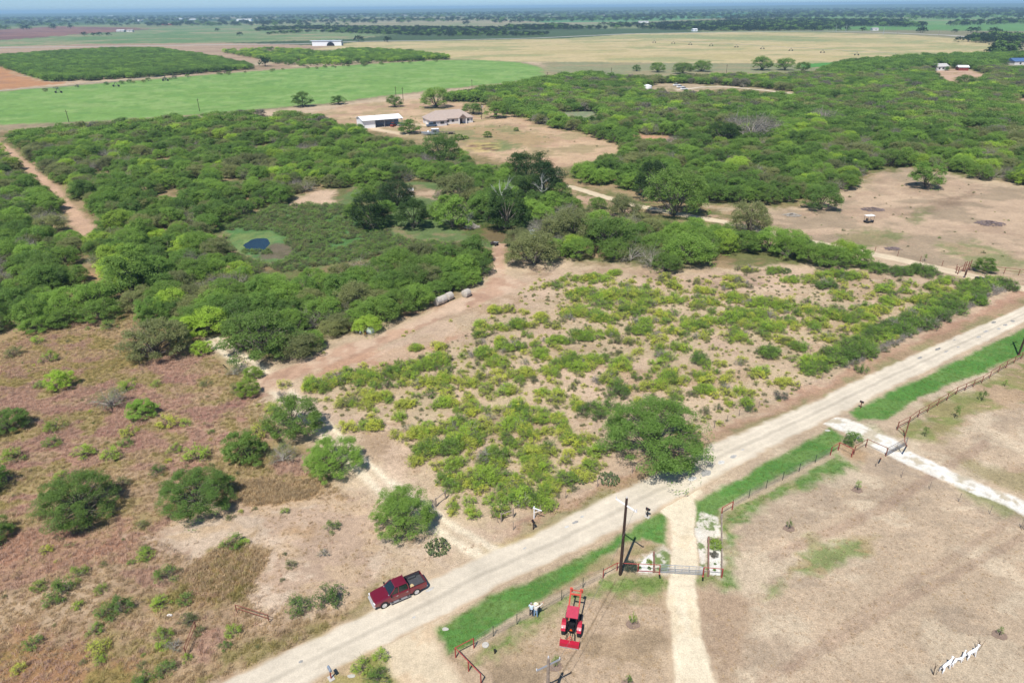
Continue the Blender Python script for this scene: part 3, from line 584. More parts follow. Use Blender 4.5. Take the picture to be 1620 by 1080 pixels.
def plant(seed, W, Hh, lobes, nleaf, size, lobe_r=0.17, base=0.35, stems=3, wood=18, skirt=0.15, rnd=0.7, aspect=0.5, wood_r=0.11, bare=0.0, flat=0.85, twigs=0, dome=0.16, holes=0.36):
    """returns (leaf verts, faces), (wood verts, faces) for a crown W wide and Hh tall"""
    rng = np.random.default_rng(seed); R = W / 2
    th = rng.random(lobes) * 6.2832; rr = R * 0.86 * np.sqrt(rng.random(lobes))
    el = 1 + 0.20 * np.sin(th * 2 + seed) + 0.16 * np.sin(th * 3 + seed * 2.1) + 0.10 * np.sin(th * 5 + seed * 3.3)            # uneven outline
    rr = rr * el
    top = Hh * (base + (1 - base) * np.sqrt(np.clip(1 - (rr / (R * 1.12)) ** 2, 0.02, 1)))
    z = top * (0.88 - 0.45 * rng.random(lobes) ** 2.2)
    sk = rng.random(lobes) < skirt; z = np.where(sk, Hh * (0.18 + 0.2 * rng.random(lobes)), z); rr = np.where(sk, R * (0.6 + 0.35 * rng.random(lobes)), rr)
    L = np.stack([rr * np.cos(th), rr * np.sin(th), z], 1)
    lr = W * lobe_r * (0.55 + 0.75 * rng.random(lobes))
    L[:, 2] = np.maximum(L[:, 2], lr * 0.6)
    k = rng.choice(lobes, nleaf, p=lr ** 2 / (lr ** 2).sum())
    d = rng.normal(size=(nleaf, 3)); d[:, 2] = np.where(d[:, 2] < -0.2, -d[:, 2] * 0.6, d[:, 2]); d /= np.linalg.norm(d, axis=1)[:, None]
    rad = rng.random(nleaf) ** 0.42
    C = L[k] + d * (lr[k] * rad)[:, None] * np.array([1, 1, flat])
    nd = int(nleaf * dome); q = rng.permutation(nleaf)[:nd]; t2 = rng.random(nd) * 6.2832; r2 = R * np.sqrt(rng.random(nd)) * (1 + 0.16 * np.sin(t2 * 2 + seed) + 0.10 * np.sin(t2 * 5 + seed * 1.7))
    z2 = Hh * (0.12 + 0.88 * np.sqrt(np.clip(1 - (r2 / (R * 1.15)) ** 2, 0.0, 1))) * (0.80 + 0.20 * rng.random(nd)) * (0.90 + 0.12 * np.sin(r2 * 9 / W + t2 * 4))
    C[q] = np.stack([r2 * np.cos(t2), r2 * np.sin(t2), z2], 1); d[q] = C[q] / (np.linalg.norm(C[q], axis=1)[:, None] + 1e-6)
    C[:, 2] = np.maximum(C[:, 2], 0.05)
    if holes:                                          # open gaps between the sprays
        gs = W * 0.085 + 0.12; nz = vnoise((C[:, 0] + C[:, 2] * 0.9) / gs, (C[:, 1] - C[:, 2] * 0.7) / gs, seed) * 0.65 + vnoise((C[:, 0] - C[:, 2] * 0.8) / gs * 2.1, (C[:, 1] + C[:, 2]) / gs * 2.1, seed + 5) * 0.35
        kp = nz > np.quantile(nz, holes) ; kp |= rng.random(len(C)) < 0.10; C, d = C[kp], d[kp]
    lo, hi = np.percentile(C[:, :2], 1.5, axis=0), np.percentile(C[:, :2], 98.5, axis=0); mid = (lo + hi) / 2; fx = W / (hi - lo)
    C[:, :2] = (C[:, :2] - mid) * fx; L[:, :2] = (L[:, :2] - mid) * fx; fz = Hh / np.percentile(C[:, 2], 98.5); C[:, 2] *= fz; L[:, 2] *= fz
    lv, lf = leaf_faces(rng, C, d, size, aspect, rnd)
    WV, WF, o = [], [], 0
    st = [np.array([math.cos(a) * 0.12, math.sin(a) * 0.12, -0.05]) for a in rng.random(stems) * 6.28]
    order = np.argsort(rng.random(lobes))[:wood]
    for q, j in enumerate(order):
        s = st[q % stems]; e = L[j] * np.array([1, 1, 1.0]); m1 = s + (e - s) * np.array([0.22, 0.22, 0.45]) + rng.normal(size=3) * W * 0.015; m2 = s + (e - s) * np.array([0.6, 0.6, 0.78]) + rng.normal(size=3) * W * 0.03
        v, f = tube_faces([s, m1, m2, e], wood_r * (0.6 + 0.5 * rng.random()), 0.02); WV.append(v); WF.append(f + o); o += len(v)
    for q in range(twigs):
        j = rng.integers(lobes); e = L[j] + rng.normal(size=3) * lr[j] * 0.9; e[2] = max(e[2], 0.2); s = L[j] * 0.75
        v, f = tube_faces([s, (s + e) / 2 + rng.normal(size=3) * 0.1, e], 0.022, 0.010, 3); WV.append(v); WF.append(f + o); o += len(v)
    return (lv, lf), (np.concatenate(WV), np.concatenate(WF))
def joined(name, A, mats):
    (lv, lf), (wv, wf) = A
    v = np.concatenate([lv, wv]); f = np.concatenate([lf, wf + len(lv)])
    return np_mesh(name, v, f, mats, mi=np.concatenate([np.zeros(len(lf)), np.ones(len(wf))]))
PROTO = {}
def proto(key, tone, barkm, **kw):
    A = plant(**kw); PROTO[key] = dict(W=kw['W'], H=kw['Hh'], crown=np_mesh(key + '_crown', A[0][0], A[0][1], [MATS['leaf_' + tone]]), trunk=np_mesh(key + '_trunk', A[1][0], A[1][1], [barkm]), whole=joined(key, A, [MATS['leaf_' + tone], barkm]), tone=tone)
def retone(key, src, tone, bark=None):
    """same shape, another leaf"""
    d = dict(PROTO[src]); d['tone'] = tone
    for q in ('crown', 'whole'):
        m = d[q].copy(); m.materials[0] = MATS['leaf_' + tone]; d[q] = m
    if bark is not None:
        m = d['trunk'].copy(); m.materials[0] = bark; d['trunk'] = m; d['whole'].materials[1] = bark
    PROTO[key] = d
for i in range(4):
    proto('mesq%d_green' % i, 'green', BARK, seed=40 + i, W=7.0, Hh=4.3 + 0.5 * (i % 2), lobes=66, nleaf=24000, size=0.165, lobe_r=0.115, base=0.30, stems=3, wood=26, skirt=0.34, twigs=110, dome=0.26, holes=0.30)
for i in range(3):
    proto('bushy%d_dark' % i, 'dark', BARK, seed=60 + i, W=6.4, Hh=5.2, lobes=54, nleaf=23000, size=0.165, lobe_r=0.13, base=0.25, stems=2, wood=16, skirt=0.34, rnd=0.6, aspect=0.6)
for i in range(4):
    retone('mesq%d_bright' % i, 'mesq%d_green' % i, 'bright'); retone('mesq%d_olive' % i, 'mesq%d_green' % i, 'olive'); retone('mesq%d_dark' % i, 'mesq%d_green' % i, 'dark')
for i in range(3):
    retone('bushy%d_deep' % i, 'bushy%d_dark' % i, 'deep'); retone('mesq%d_deep' % i, 'mesq%d_green' % i, 'deep')
for i in range(3):
    retone('bushy%d_green' % i, 'bushy%d_dark' % i, 'green')
proto('thin0_grey', 'grey', DEAD, seed=80, W=6.4, Hh=4.0, lobes=36, nleaf=2600, size=0.22, lobe_r=0.14, base=0.3, stems=4, wood=34, twigs=220, aspect=0.35)
retone('thin0_olive', 'thin0_grey', 'olive')
for i in range(4):
    proto('low%d_green' % i, 'green', BARK, seed=170 + i, W=6.0, Hh=3.3 + 0.3 * (i % 2), lobes=70, nleaf=30000, size=0.125, lobe_r=0.10, base=0.30, stems=5, wood=36, skirt=0.45, twigs=160, wood_r=0.07)
    for t in ('dark', 'bright', 'olive'): retone('low%d_%s' % (i, t), 'low%d_green' % i, t)
proto('huge0_dark', 'dark', BARK, seed=33, W=13.2, Hh=6.6, lobes=130, nleaf=90000, size=0.15, lobe_r=0.075, base=0.34, stems=4, wood=60, skirt=0.30, twigs=260, wood_r=0.2)
for t in ('green', 'bright'): retone('huge0_' + t, 'huge0_dark', t)
proto('huge1_dark', 'dark', BARK, seed=37, W=12.0, Hh=6.8, lobes=110, nleaf=80000, size=0.15, lobe_r=0.08, base=0.32, stems=5, wood=60, skirt=0.4, twigs=260, wood_r=0.16)
for t in ('green', 'bright'): retone('huge1_' + t, 'huge1_dark', t)
proto('oak0_oak', 'oak', BARK, seed=90, W=13.0, Hh=8.5, lobes=60, nleaf=5200, size=0.62, lobe_r=0.14, base=0.4, stems=2, wood=22, skirt=0.08, rnd=0.5, aspect=0.7, wood_r=0.3)
proto('oak1_oak', 'oak', BARK, seed=91, W=15.0, Hh=8.0, lobes=60, nleaf=5200, size=0.66, lobe_r=0.13, base=0.42, stems=2, wood=22, skirt=0.08, rnd=0.5, aspect=0.7, wood_r=0.3)
# young shrubs of the middle field
for i in range(4):
    proto('young%d_yellow' % i, 'yellow', BARK, seed=110 + i, W=2.3, Hh=1.35, lobes=20, nleaf=2300, size=0.115, lobe_r=0.17, base=0.25, stems=6, wood=18, skirt=0.4, wood_r=0.02, aspect=0.40, twigs=60, dome=0.08, flat=1.2, holes=0.5)
    retone('young%d_bright' % i, 'young%d_yellow' % i, 'bright'); retone('young%d_green' % i, 'young%d_yellow' % i, 'green'); retone('young%d_olive' % i, 'young%d_yellow' % i, 'olive'); retone('young%d_dark' % i, 'young%d_yellow' % i, 'dark')
proto('twiggy0_grey', 'grey', DEAD, seed=120, W=2.2, Hh=1.3, lobes=16, nleaf=420, size=0.13, lobe_r=0.2, base=0.3, stems=6, wood=16, wood_r=0.02, aspect=0.3, twigs=90)
retone('twiggy0_olive', 'twiggy0_grey', 'olive')
# coarser far versions
proto('far0_green', 'green', BARK, seed=130, W=7, Hh=4.6, lobes=26, nleaf=3200, size=0.42, lobe_r=0.16, base=0.3, stems=2, wood=8, skirt=0.3)
proto('far1_green', 'green', BARK, seed=131, W=8, Hh=4.4, lobes=28, nleaf=3200, size=0.42, lobe_r=0.15, base=0.3, stems=2, wood=8, skirt=0.3)
for t in ('dark', 'bright', 'olive'): retone('far0_' + t, 'far0_green', t); retone('far1_' + t, 'far1_green', t)
retone('far0_grey', 'far0_green', 'grey', DEAD)
proto('lump0_oak', 'oak', BARK, seed=140, W=14, Hh=8.5, lobes=14, nleaf=330, size=2.1, lobe_r=0.2, base=0.35, stems=1, wood=3, skirt=0.3, wood_r=0.4)
retone('lump0_dark', 'lump0_oak', 'dark')

def stuff_from(name, items, label):
    """items: list of (proto key, x, y, rz, scale); ONE object, geometry-node instances of the plant meshes"""
    keys = sorted(set(i[0] for i in items)); hid = bpy.data.collections.new(name + '_kinds')
    for n_, k in enumerate(keys):
        o = bpy.data.objects.new('%02d_' % n_ + k, PROTO[k]['whole'] if k in PROTO else TUFT[k]); hid.objects.link(o)
    n = len(items); P = np.zeros((n, 3), np.float32); RZ = np.zeros((n, 3), np.float32); S = np.zeros(n, np.float32); I = np.zeros(n, np.int32)
    for j, (k, x, y, rz, s) in enumerate(items): P[j] = (x, y, -0.02); RZ[j, 2] = rz; S[j] = s; I[j] = keys.index(k)
    me = bpy.data.meshes.new(name); me.vertices.add(n); me.vertices.foreach_set('co', P.ravel())
    a = me.attributes.new('rot', 'FLOAT_VECTOR', 'POINT'); a.data.foreach_set('vector', RZ.ravel())
    a = me.attributes.new('siz', 'FLOAT', 'POINT'); a.data.foreach_set('value', S)
    a = me.attributes.new('idx', 'INT', 'POINT'); a.data.foreach_set('value', I)
    o = bpy.data.objects.new(name, me); col.objects.link(o)
    g = bpy.data.node_groups.new(name + '_nodes', 'GeometryNodeTree')
    g.interface.new_socket('Geometry', in_out='INPUT', socket_type='NodeSocketGeometry'); g.interface.new_socket('Geometry', in_out='OUTPUT', socket_type='NodeSocketGeometry')
    N = g.nodes; L = g.links; gi = N.new('NodeGroupInput'); go = N.new('NodeGroupOutput'); ip = N.new('GeometryNodeInstanceOnPoints'); ci = N.new('GeometryNodeCollectionInfo')
    ci.inputs['Collection'].default_value = hid; ci.inputs['Separate Children'].default_value = True; ci.inputs['Reset Children'].default_value = True
    def named(nm, ty):
        q = N.new('GeometryNodeInputNamedAttribute'); q.data_type = ty; q.inputs['Name'].default_value = nm; return q.outputs['Attribute']
    L.new(gi.outputs[0], ip.inputs['Points']); L.new(ci.outputs[0], ip.inputs['Instance']); ip.inputs['Pick Instance'].default_value = True
    L.new(named('idx', 'INT'), ip.inputs['Instance Index']); L.new(named('rot', 'FLOAT_VECTOR'), ip.inputs['Rotation']); L.new(named('siz', 'FLOAT'), ip.inputs['Scale'])
    L.new(ip.outputs[0], go.inputs[0])
    md = o.modifiers.new('scatter', 'NODES'); md.node_group = g
    return tag(o, label, kind='stuff')

rnd = np.random.default_rng(11)
def fill(px, step, jit=0.45, keep=1.0, nscale=14.0, nseed=0, thr=0.0):
    """points inside a ground polygon: (x, y) on a jittered hexagonal grid"""
    P = gpoly(px); x0, y0 = P.min(0); x1, y1 = P.max(0); out = []
    gx, gy = np.meshgrid(np.arange(x0, x1, step), np.arange(y0, y1, step * 0.87)); gx = gx + (np.arange(gx.shape[0]) % 2)[:, None] * step / 2
    X = gx.ravel(); Y = gy.ravel(); X = X + rnd.normal(size=len(X)) * step * jit * 0.6; Y = Y + rnd.normal(size=len(Y)) * step * jit * 0.6
    d = sdist(P, X, Y); k = (d > 0) & (rnd.random(len(X)) < keep)
    if thr: k &= fbm(X, Y, nscale, 500 + nseed, 3) > thr
    return np.stack([X[k], Y[k]], 1)
CLEAR = [gpoly(p) for p in [
    [(495, 178), (560, 164), (680, 158), (765, 165), (800, 182), (870, 202), (930, 216), (988, 236), (980, 254), (900, 282), (850, 284), (800, 276), (735, 260), (690, 250), (650, 240), (600, 222), (530, 204)],
    [(1478, 112), (1530, 108), (1566, 120), (1550, 134), (1500, 140), (1480, 126)], [(1590, 168), (1625, 155), (1700, 150), (1700, 172), (1610, 172)],
    [(880, 180), (935, 176), (955, 184), (950, 198), (900, 198)], [(1045, 132), (1110, 134), (1190, 139), (1258, 146), (1262, 160), (1150, 153), (1075, 155), (1015, 151), (1015, 140)], [(1588, 96), (1660, 96), (1660, 114), (1588, 112)], [(1472, 106), (1512, 104), (1512, 120), (1472, 120)], [(950, 118), (1290, 112), (1290, 119), (1080, 128), (950, 128)], [(1515, 208), (1560, 205), (1565, 211), (1520, 214)], [(988, 212), (1060, 216), (1080, 232), (1010, 232)],
    [(455, 342), (470, 312), (500, 302), (526, 300), (530, 336), (480, 344)],
    [(640, 300), (760, 294), (850, 300), (880, 335), (870, 372), (790, 392), (650, 384), (560, 372), (560, 345), (630, 320)],
    [(335, 362), (440, 328), (540, 325), (585, 345), (640, 380), (640, 405), (560, 428), (450, 448), (400, 442), (345, 410)],
    [(900, 300), (960, 312), (1010, 330), (990, 350), (930, 345)], [(130, 418), (180, 438), (215, 480), (170, 490), (134, 455)]]]
LCLEAR = [(gpoly(TRAIL_LEFT), 4.2), (gpoly(DRIVE_NORTH), 4.5), (gpoly([(335, 538), (395, 578), (425, 598)]), 2.5)]
def clear_ok(P, m=0.0):
    X, Y = P[:, 0], P[:, 1]; k = np.ones(len(P), bool)
    for c in CLEAR: k &= sdist(c, X, Y) < m
    for c, w in LCLEAR: k &= ldist(c, X, Y) > w
    k &= sdist(gpoly(TRAIL_WIDE), X, Y) < -1.8
    return P[k]
TREES = []      # (x, y, region, scale, tone, shape)
def wood_(px, step, region, tones, smin=0.75, smax=1.2, keep=1.0, thr=0.0, m=0.0, nseed=0, nscale=14):
    P = clear_ok(fill(px, step, 0.5, keep, nscale, nseed, thr), m)
    tn = fbm(P[:, 0], P[:, 1], 16, 600 + nseed, 3) if len(P) else []
    for j, (x, y) in enumerate(P):
        r = np.clip((tn[j] - 0.5) * 2.2 + rnd.random(), 0, 0.999); t = tones[int(r * len(tones))]
        s = smin + (smax - smin) * rnd.random() ** 1.3; TREES.append((x, y, region, s, t))
MIX = ['dark', 'green', 'green', 'olive', 'green', 'green', 'dark', 'olive', 'green', 'bright', 'olive']
wood_([(-260, 330), (-30, 232), (0, 236), (22, 258), (55, 290), (88, 325), (120, 372), (122, 400), (110, 418), (128, 440), (122, 462), (160, 482), (150, 500), (70, 525), (20, 515), (-200, 600), (-420, 560)], 4.6, 'left of the sandy trail', MIX, 0.65, 1.05)
wood_([(10, 220), (100, 208), (200, 200), (300, 192), (420, 186), (495, 188), (560, 210), (650, 230), (735, 248), (800, 262), (880, 268), (900, 285), (880, 298), (740, 292), (640, 290), (560, 292), (522, 302), (455, 318), (380, 345), (330, 368), (145, 368), (118, 330), (80, 285), (40, 245)], 4.7, 'between the green field and the pond', MIX, 0.62, 1.08, nseed=1, thr=0.33)
wood_([(-420, 330), (-200, 250), (-20, 215), (-20, 232), (-260, 330)], 5.6, 'between the green field and the pond', MIX, 0.85, 1.2)
wood_([(140, 368), (320, 378), (345, 400), (380, 432), (410, 450), (470, 456), (560, 434), (640, 412), (755, 404), (770, 408), (768, 436), (742, 452), (700, 472), (650, 500), (600, 520), (550, 535), (500, 560), (440, 574), (395, 572), (360, 548), (335, 528), (300, 540), (250, 530), (215, 480), (160, 425)], 4.1, 'beside the bare dirt track', MIX, 0.62, 1.05, nseed=2)
wood_([(800, 405), (835, 372), (930, 362), (1000, 364), (1080, 368), (1120, 372), (1180, 388), (1280, 402), (1330, 412), (1372, 425), (1310, 428), (1240, 412), (1190, 398), (1130, 418), (1060, 430), (1000, 422), (900, 412), (850, 420), (815, 420)], 4.9, 'between the north lane and the shrubby field', ['green', 'olive', 'dark', 'green', 'olive', 'bright', 'green'], 0.8, 1.1, nseed=3, thr=0.36)
wood_([(890, 272), (935, 245), (985, 232), (930, 214), (830, 198), (775, 178), (735, 165), (700, 158), (780, 150), (860, 138), (920, 130), (1000, 128), (1060, 126), (1200, 124), (1300, 122), (1345, 118), (1360, 108), (1440, 102), (1520, 98), (1600, 94), (1760, 100), (2100, 120), (2200, 380), (1760, 316), (1620, 292), (1560, 286), (1500, 274), (1440, 262), (1390, 264), (1368, 290), (1310, 308), (1270, 318), (1200, 328), (1130, 322), (1060, 322), (1010, 316), (960, 296), (915, 288)], 5.2, 'in the wide woods beyond the north lane', MIX, 0.75, 1.2, nseed=4, m=-1.0)
wood_([(1280, 122), (1345, 104), (1440, 96), (1560, 92), (1640, 90), (1800, 96), (1600, 106), (1480, 112), (1360, 122)], 7, 'in the wide woods beyond the north lane', ['dark', 'green', 'dark'], 1.2, 1.6, nseed=5)
wood_([(700, 165), (760, 160), (860, 142), (940, 130), (1010, 128), (1000, 124), (920, 122), (850, 134), (760, 150)], 7, 'in the wide woods beyond the north lane', ['dark', 'green', 'green'], 1.0, 1.4, nseed=6)
HOME = len(TREES)
for x_, y_, sc_, t_ in [(575, 318, 1.1, 'green'), (598, 312, 1.2, 'green'), (612, 322, 1.0, 'dark'), (640, 322, 1.1, 'dark'), (560, 345, 0.9, 'green'), (568, 362, 1.0, 'dark'), (606, 350, 1.2, 'dark'), (690, 345, 0.9, 'green'), (700, 322, 1.0, 'olive'), (736, 345, 1.1, 'olive'), (750, 330, 1.2, 'olive'), (742, 312, 1.0, 'dark'),
    (762, 340, 1.3, 'dark'), (782, 352, 1.2, 'dark'), (812, 345, 1.3, 'dark'), (826, 358, 1.1, 'olive'), (838, 345, 1.3, 'green'), (850, 335, 1.2, 'dark'), (872, 338, 1.2, 'green'), (886, 322, 1.2, 'green'), (870, 312, 1.3, 'dark'), (842, 306, 1.3, 'green'), (818, 312, 1.3, 'dark'), (800, 320, 1.2, 'green'), (778, 322, 1.1, 'dark'), (894, 345, 1.1, 'olive'), (880, 360, 1.1, 'olive'),
    (860, 352, 1.0, 'green'), (905, 335, 0.9, 'green'), (925, 352, 1.0, 'olive'), (945, 330, 0.8, 'green'), (785, 306, 1.2, 'green'), (765, 300, 1.1, 'dark'), (740, 296, 1.1, 'green'), (855, 375, 1.1, 'olive'), (880, 378, 1.2, 'olive'), (920, 375, 1.1, 'green'), (822, 392, 1.0, 'olive')]:
    a_ = at(x_, y_); TREES.append((a_[0], a_[1], 'around the old homestead', sc_ * 0.9, t_))
wood_([(960, 122), (1040, 118), (1120, 116), (1200, 114), (1290, 115), (1290, 122), (1100, 124), (960, 128)], 8, 'trees along the hay field edge', ['green', 'olive', 'green'], 0.7, 1.2, keep=0.55, nseed=14)
# far groves
wood_([(-160, 100), (0, 92), (100, 84), (180, 80), (250, 80), (330, 92), (392, 106), (398, 110), (250, 122), (150, 128), (80, 130), (35, 118), (0, 104), (-160, 120)], 6.0, 'far grove behind the green field', ['dark', 'dark', 'green'], 0.9, 1.2, nseed=7)
wood_([(352, 84), (420, 80), (470, 82), (545, 88), (600, 82), (690, 90), (715, 94), (640, 98), (540, 103), (470, 106), (430, 100), (400, 92)], 7.5, 'far grove behind the green field', ['green', 'dark', 'bright'], 0.9, 1.2, keep=0.8, nseed=8, thr=0.38, nscale=40)
wood_([(560, 80), (640, 84), (710, 93), (640, 97), (540, 95), (490, 92)], 6.5, 'far grove behind the green field', ['dark', 'green'], 0.9, 1.2, nseed=9)
wood_([(500, 181), (560, 172), (620, 166), (700, 158), (700, 162), (620, 170), (560, 177), (510, 184)], 5, 'hedge line by the green field', ['dark', 'olive'], 0.45, 0.7, nseed=10)
wood_([(60, 143), (400, 113), (700, 96), (700, 98), (400, 115.5), (60, 146)], 9, 'far fence line', ['dark', 'olive'], 0.35, 0.6, keep=0.5, nseed=12)
OAKS = []       # far live oaks and treelines
def oak_band(px, step, keep=1.0, smin=0.7, smax=1.2, thr=0.0, sd=0):
    for x, y in fill(px, step, 0.5, keep, 220, 50 + sd, thr): OAKS.append((x, y, smin + (smax - smin) * rnd.random()))
oak_band([(405, 50), (480, 47), (620, 50), (800, 51), (800, 46), (640, 45), (480, 43), (410, 46)], 14, 0.9, 0.6, 0.9, sd=1)
oak_band([(410, 56), (470, 50), (560, 54), (700, 58), (860, 57), (870, 54), (700, 52), (560, 48)], 13, 0.75, 0.45, 0.75, sd=2)
oak_band([(800, 49), (1000, 46), (1130, 50), (1320, 49), (1320, 40), (1180, 36), (1000, 40), (800, 42)], 17, 0.9, 0.7, 1.2, 0.40, sd=3)
oak_band([(1130, 49), (1460, 43), (1480, 36), (1300, 33), (1130, 36)], 17, 0.9, 0.9, 1.4, 0.44, sd=4)
oak_band([(1500, 42), (1640, 38), (1900, 40), (1900, 34), (1640, 32), (1500, 35)], 24, 0.85, 0.8, 1.2, 0.36, sd=5)
oak_band([(1510, 67), (1640, 72), (1640, 62), (1560, 58)], 13, 0.8, 0.8, 1.1, sd=6)
oak_band([(1565, 90), (1600, 88), (1610, 80), (1580, 76)], 9, 0.9, 0.8, 1.1, sd=7)
oak_band([(-900, 60), (-100, 45), (200, 38), (700, 31), (1200, 22), (1640, 17), (2200, 14), (2200, 26), (1640, 31), (1200, 32), (700, 40), (200, 43), (-100, 52), (-900, 74)], 50, 0.9, 0.9, 1.5, 0.50, sd=8)
oak_band([(-900, 48), (0, 29), (500, 24), (810, 19.5), (1200, 15.5), (1640, 13), (2300, 12), (2300, 18), (1640, 20), (1200, 24), (810, 28), (500, 34), (0, 42), (-900, 60)], 85, 0.95, 0.9, 1.6, 0.42, sd=9)
for x, y in [(417, 44), (437, 45), (478, 41), (524, 38), (545, 37), (630, 35), (675, 31), (700, 33), (850, 36), (875, 42), (1010, 33), (1300, 30), (1330, 46), (1230, 30), (380, 57), (344, 50), (134, 57), (148, 57), (158, 57), (172, 57), (191, 42), (202, 41), (235, 42), (567, 66), (613, 67), (1365, 50), (1455, 52), (1510, 52), (1535, 52), (1545, 51), (1570, 53), (1580, 54), (1325, 49), (1340, 49), (420, 105), (1460, 52), (652, 50), (695, 47), (660, 46), (250, 42)]:
    a = at(x, y); OAKS.append((a[0], a[1], 0.7 + 0.5 * rnd.random()))

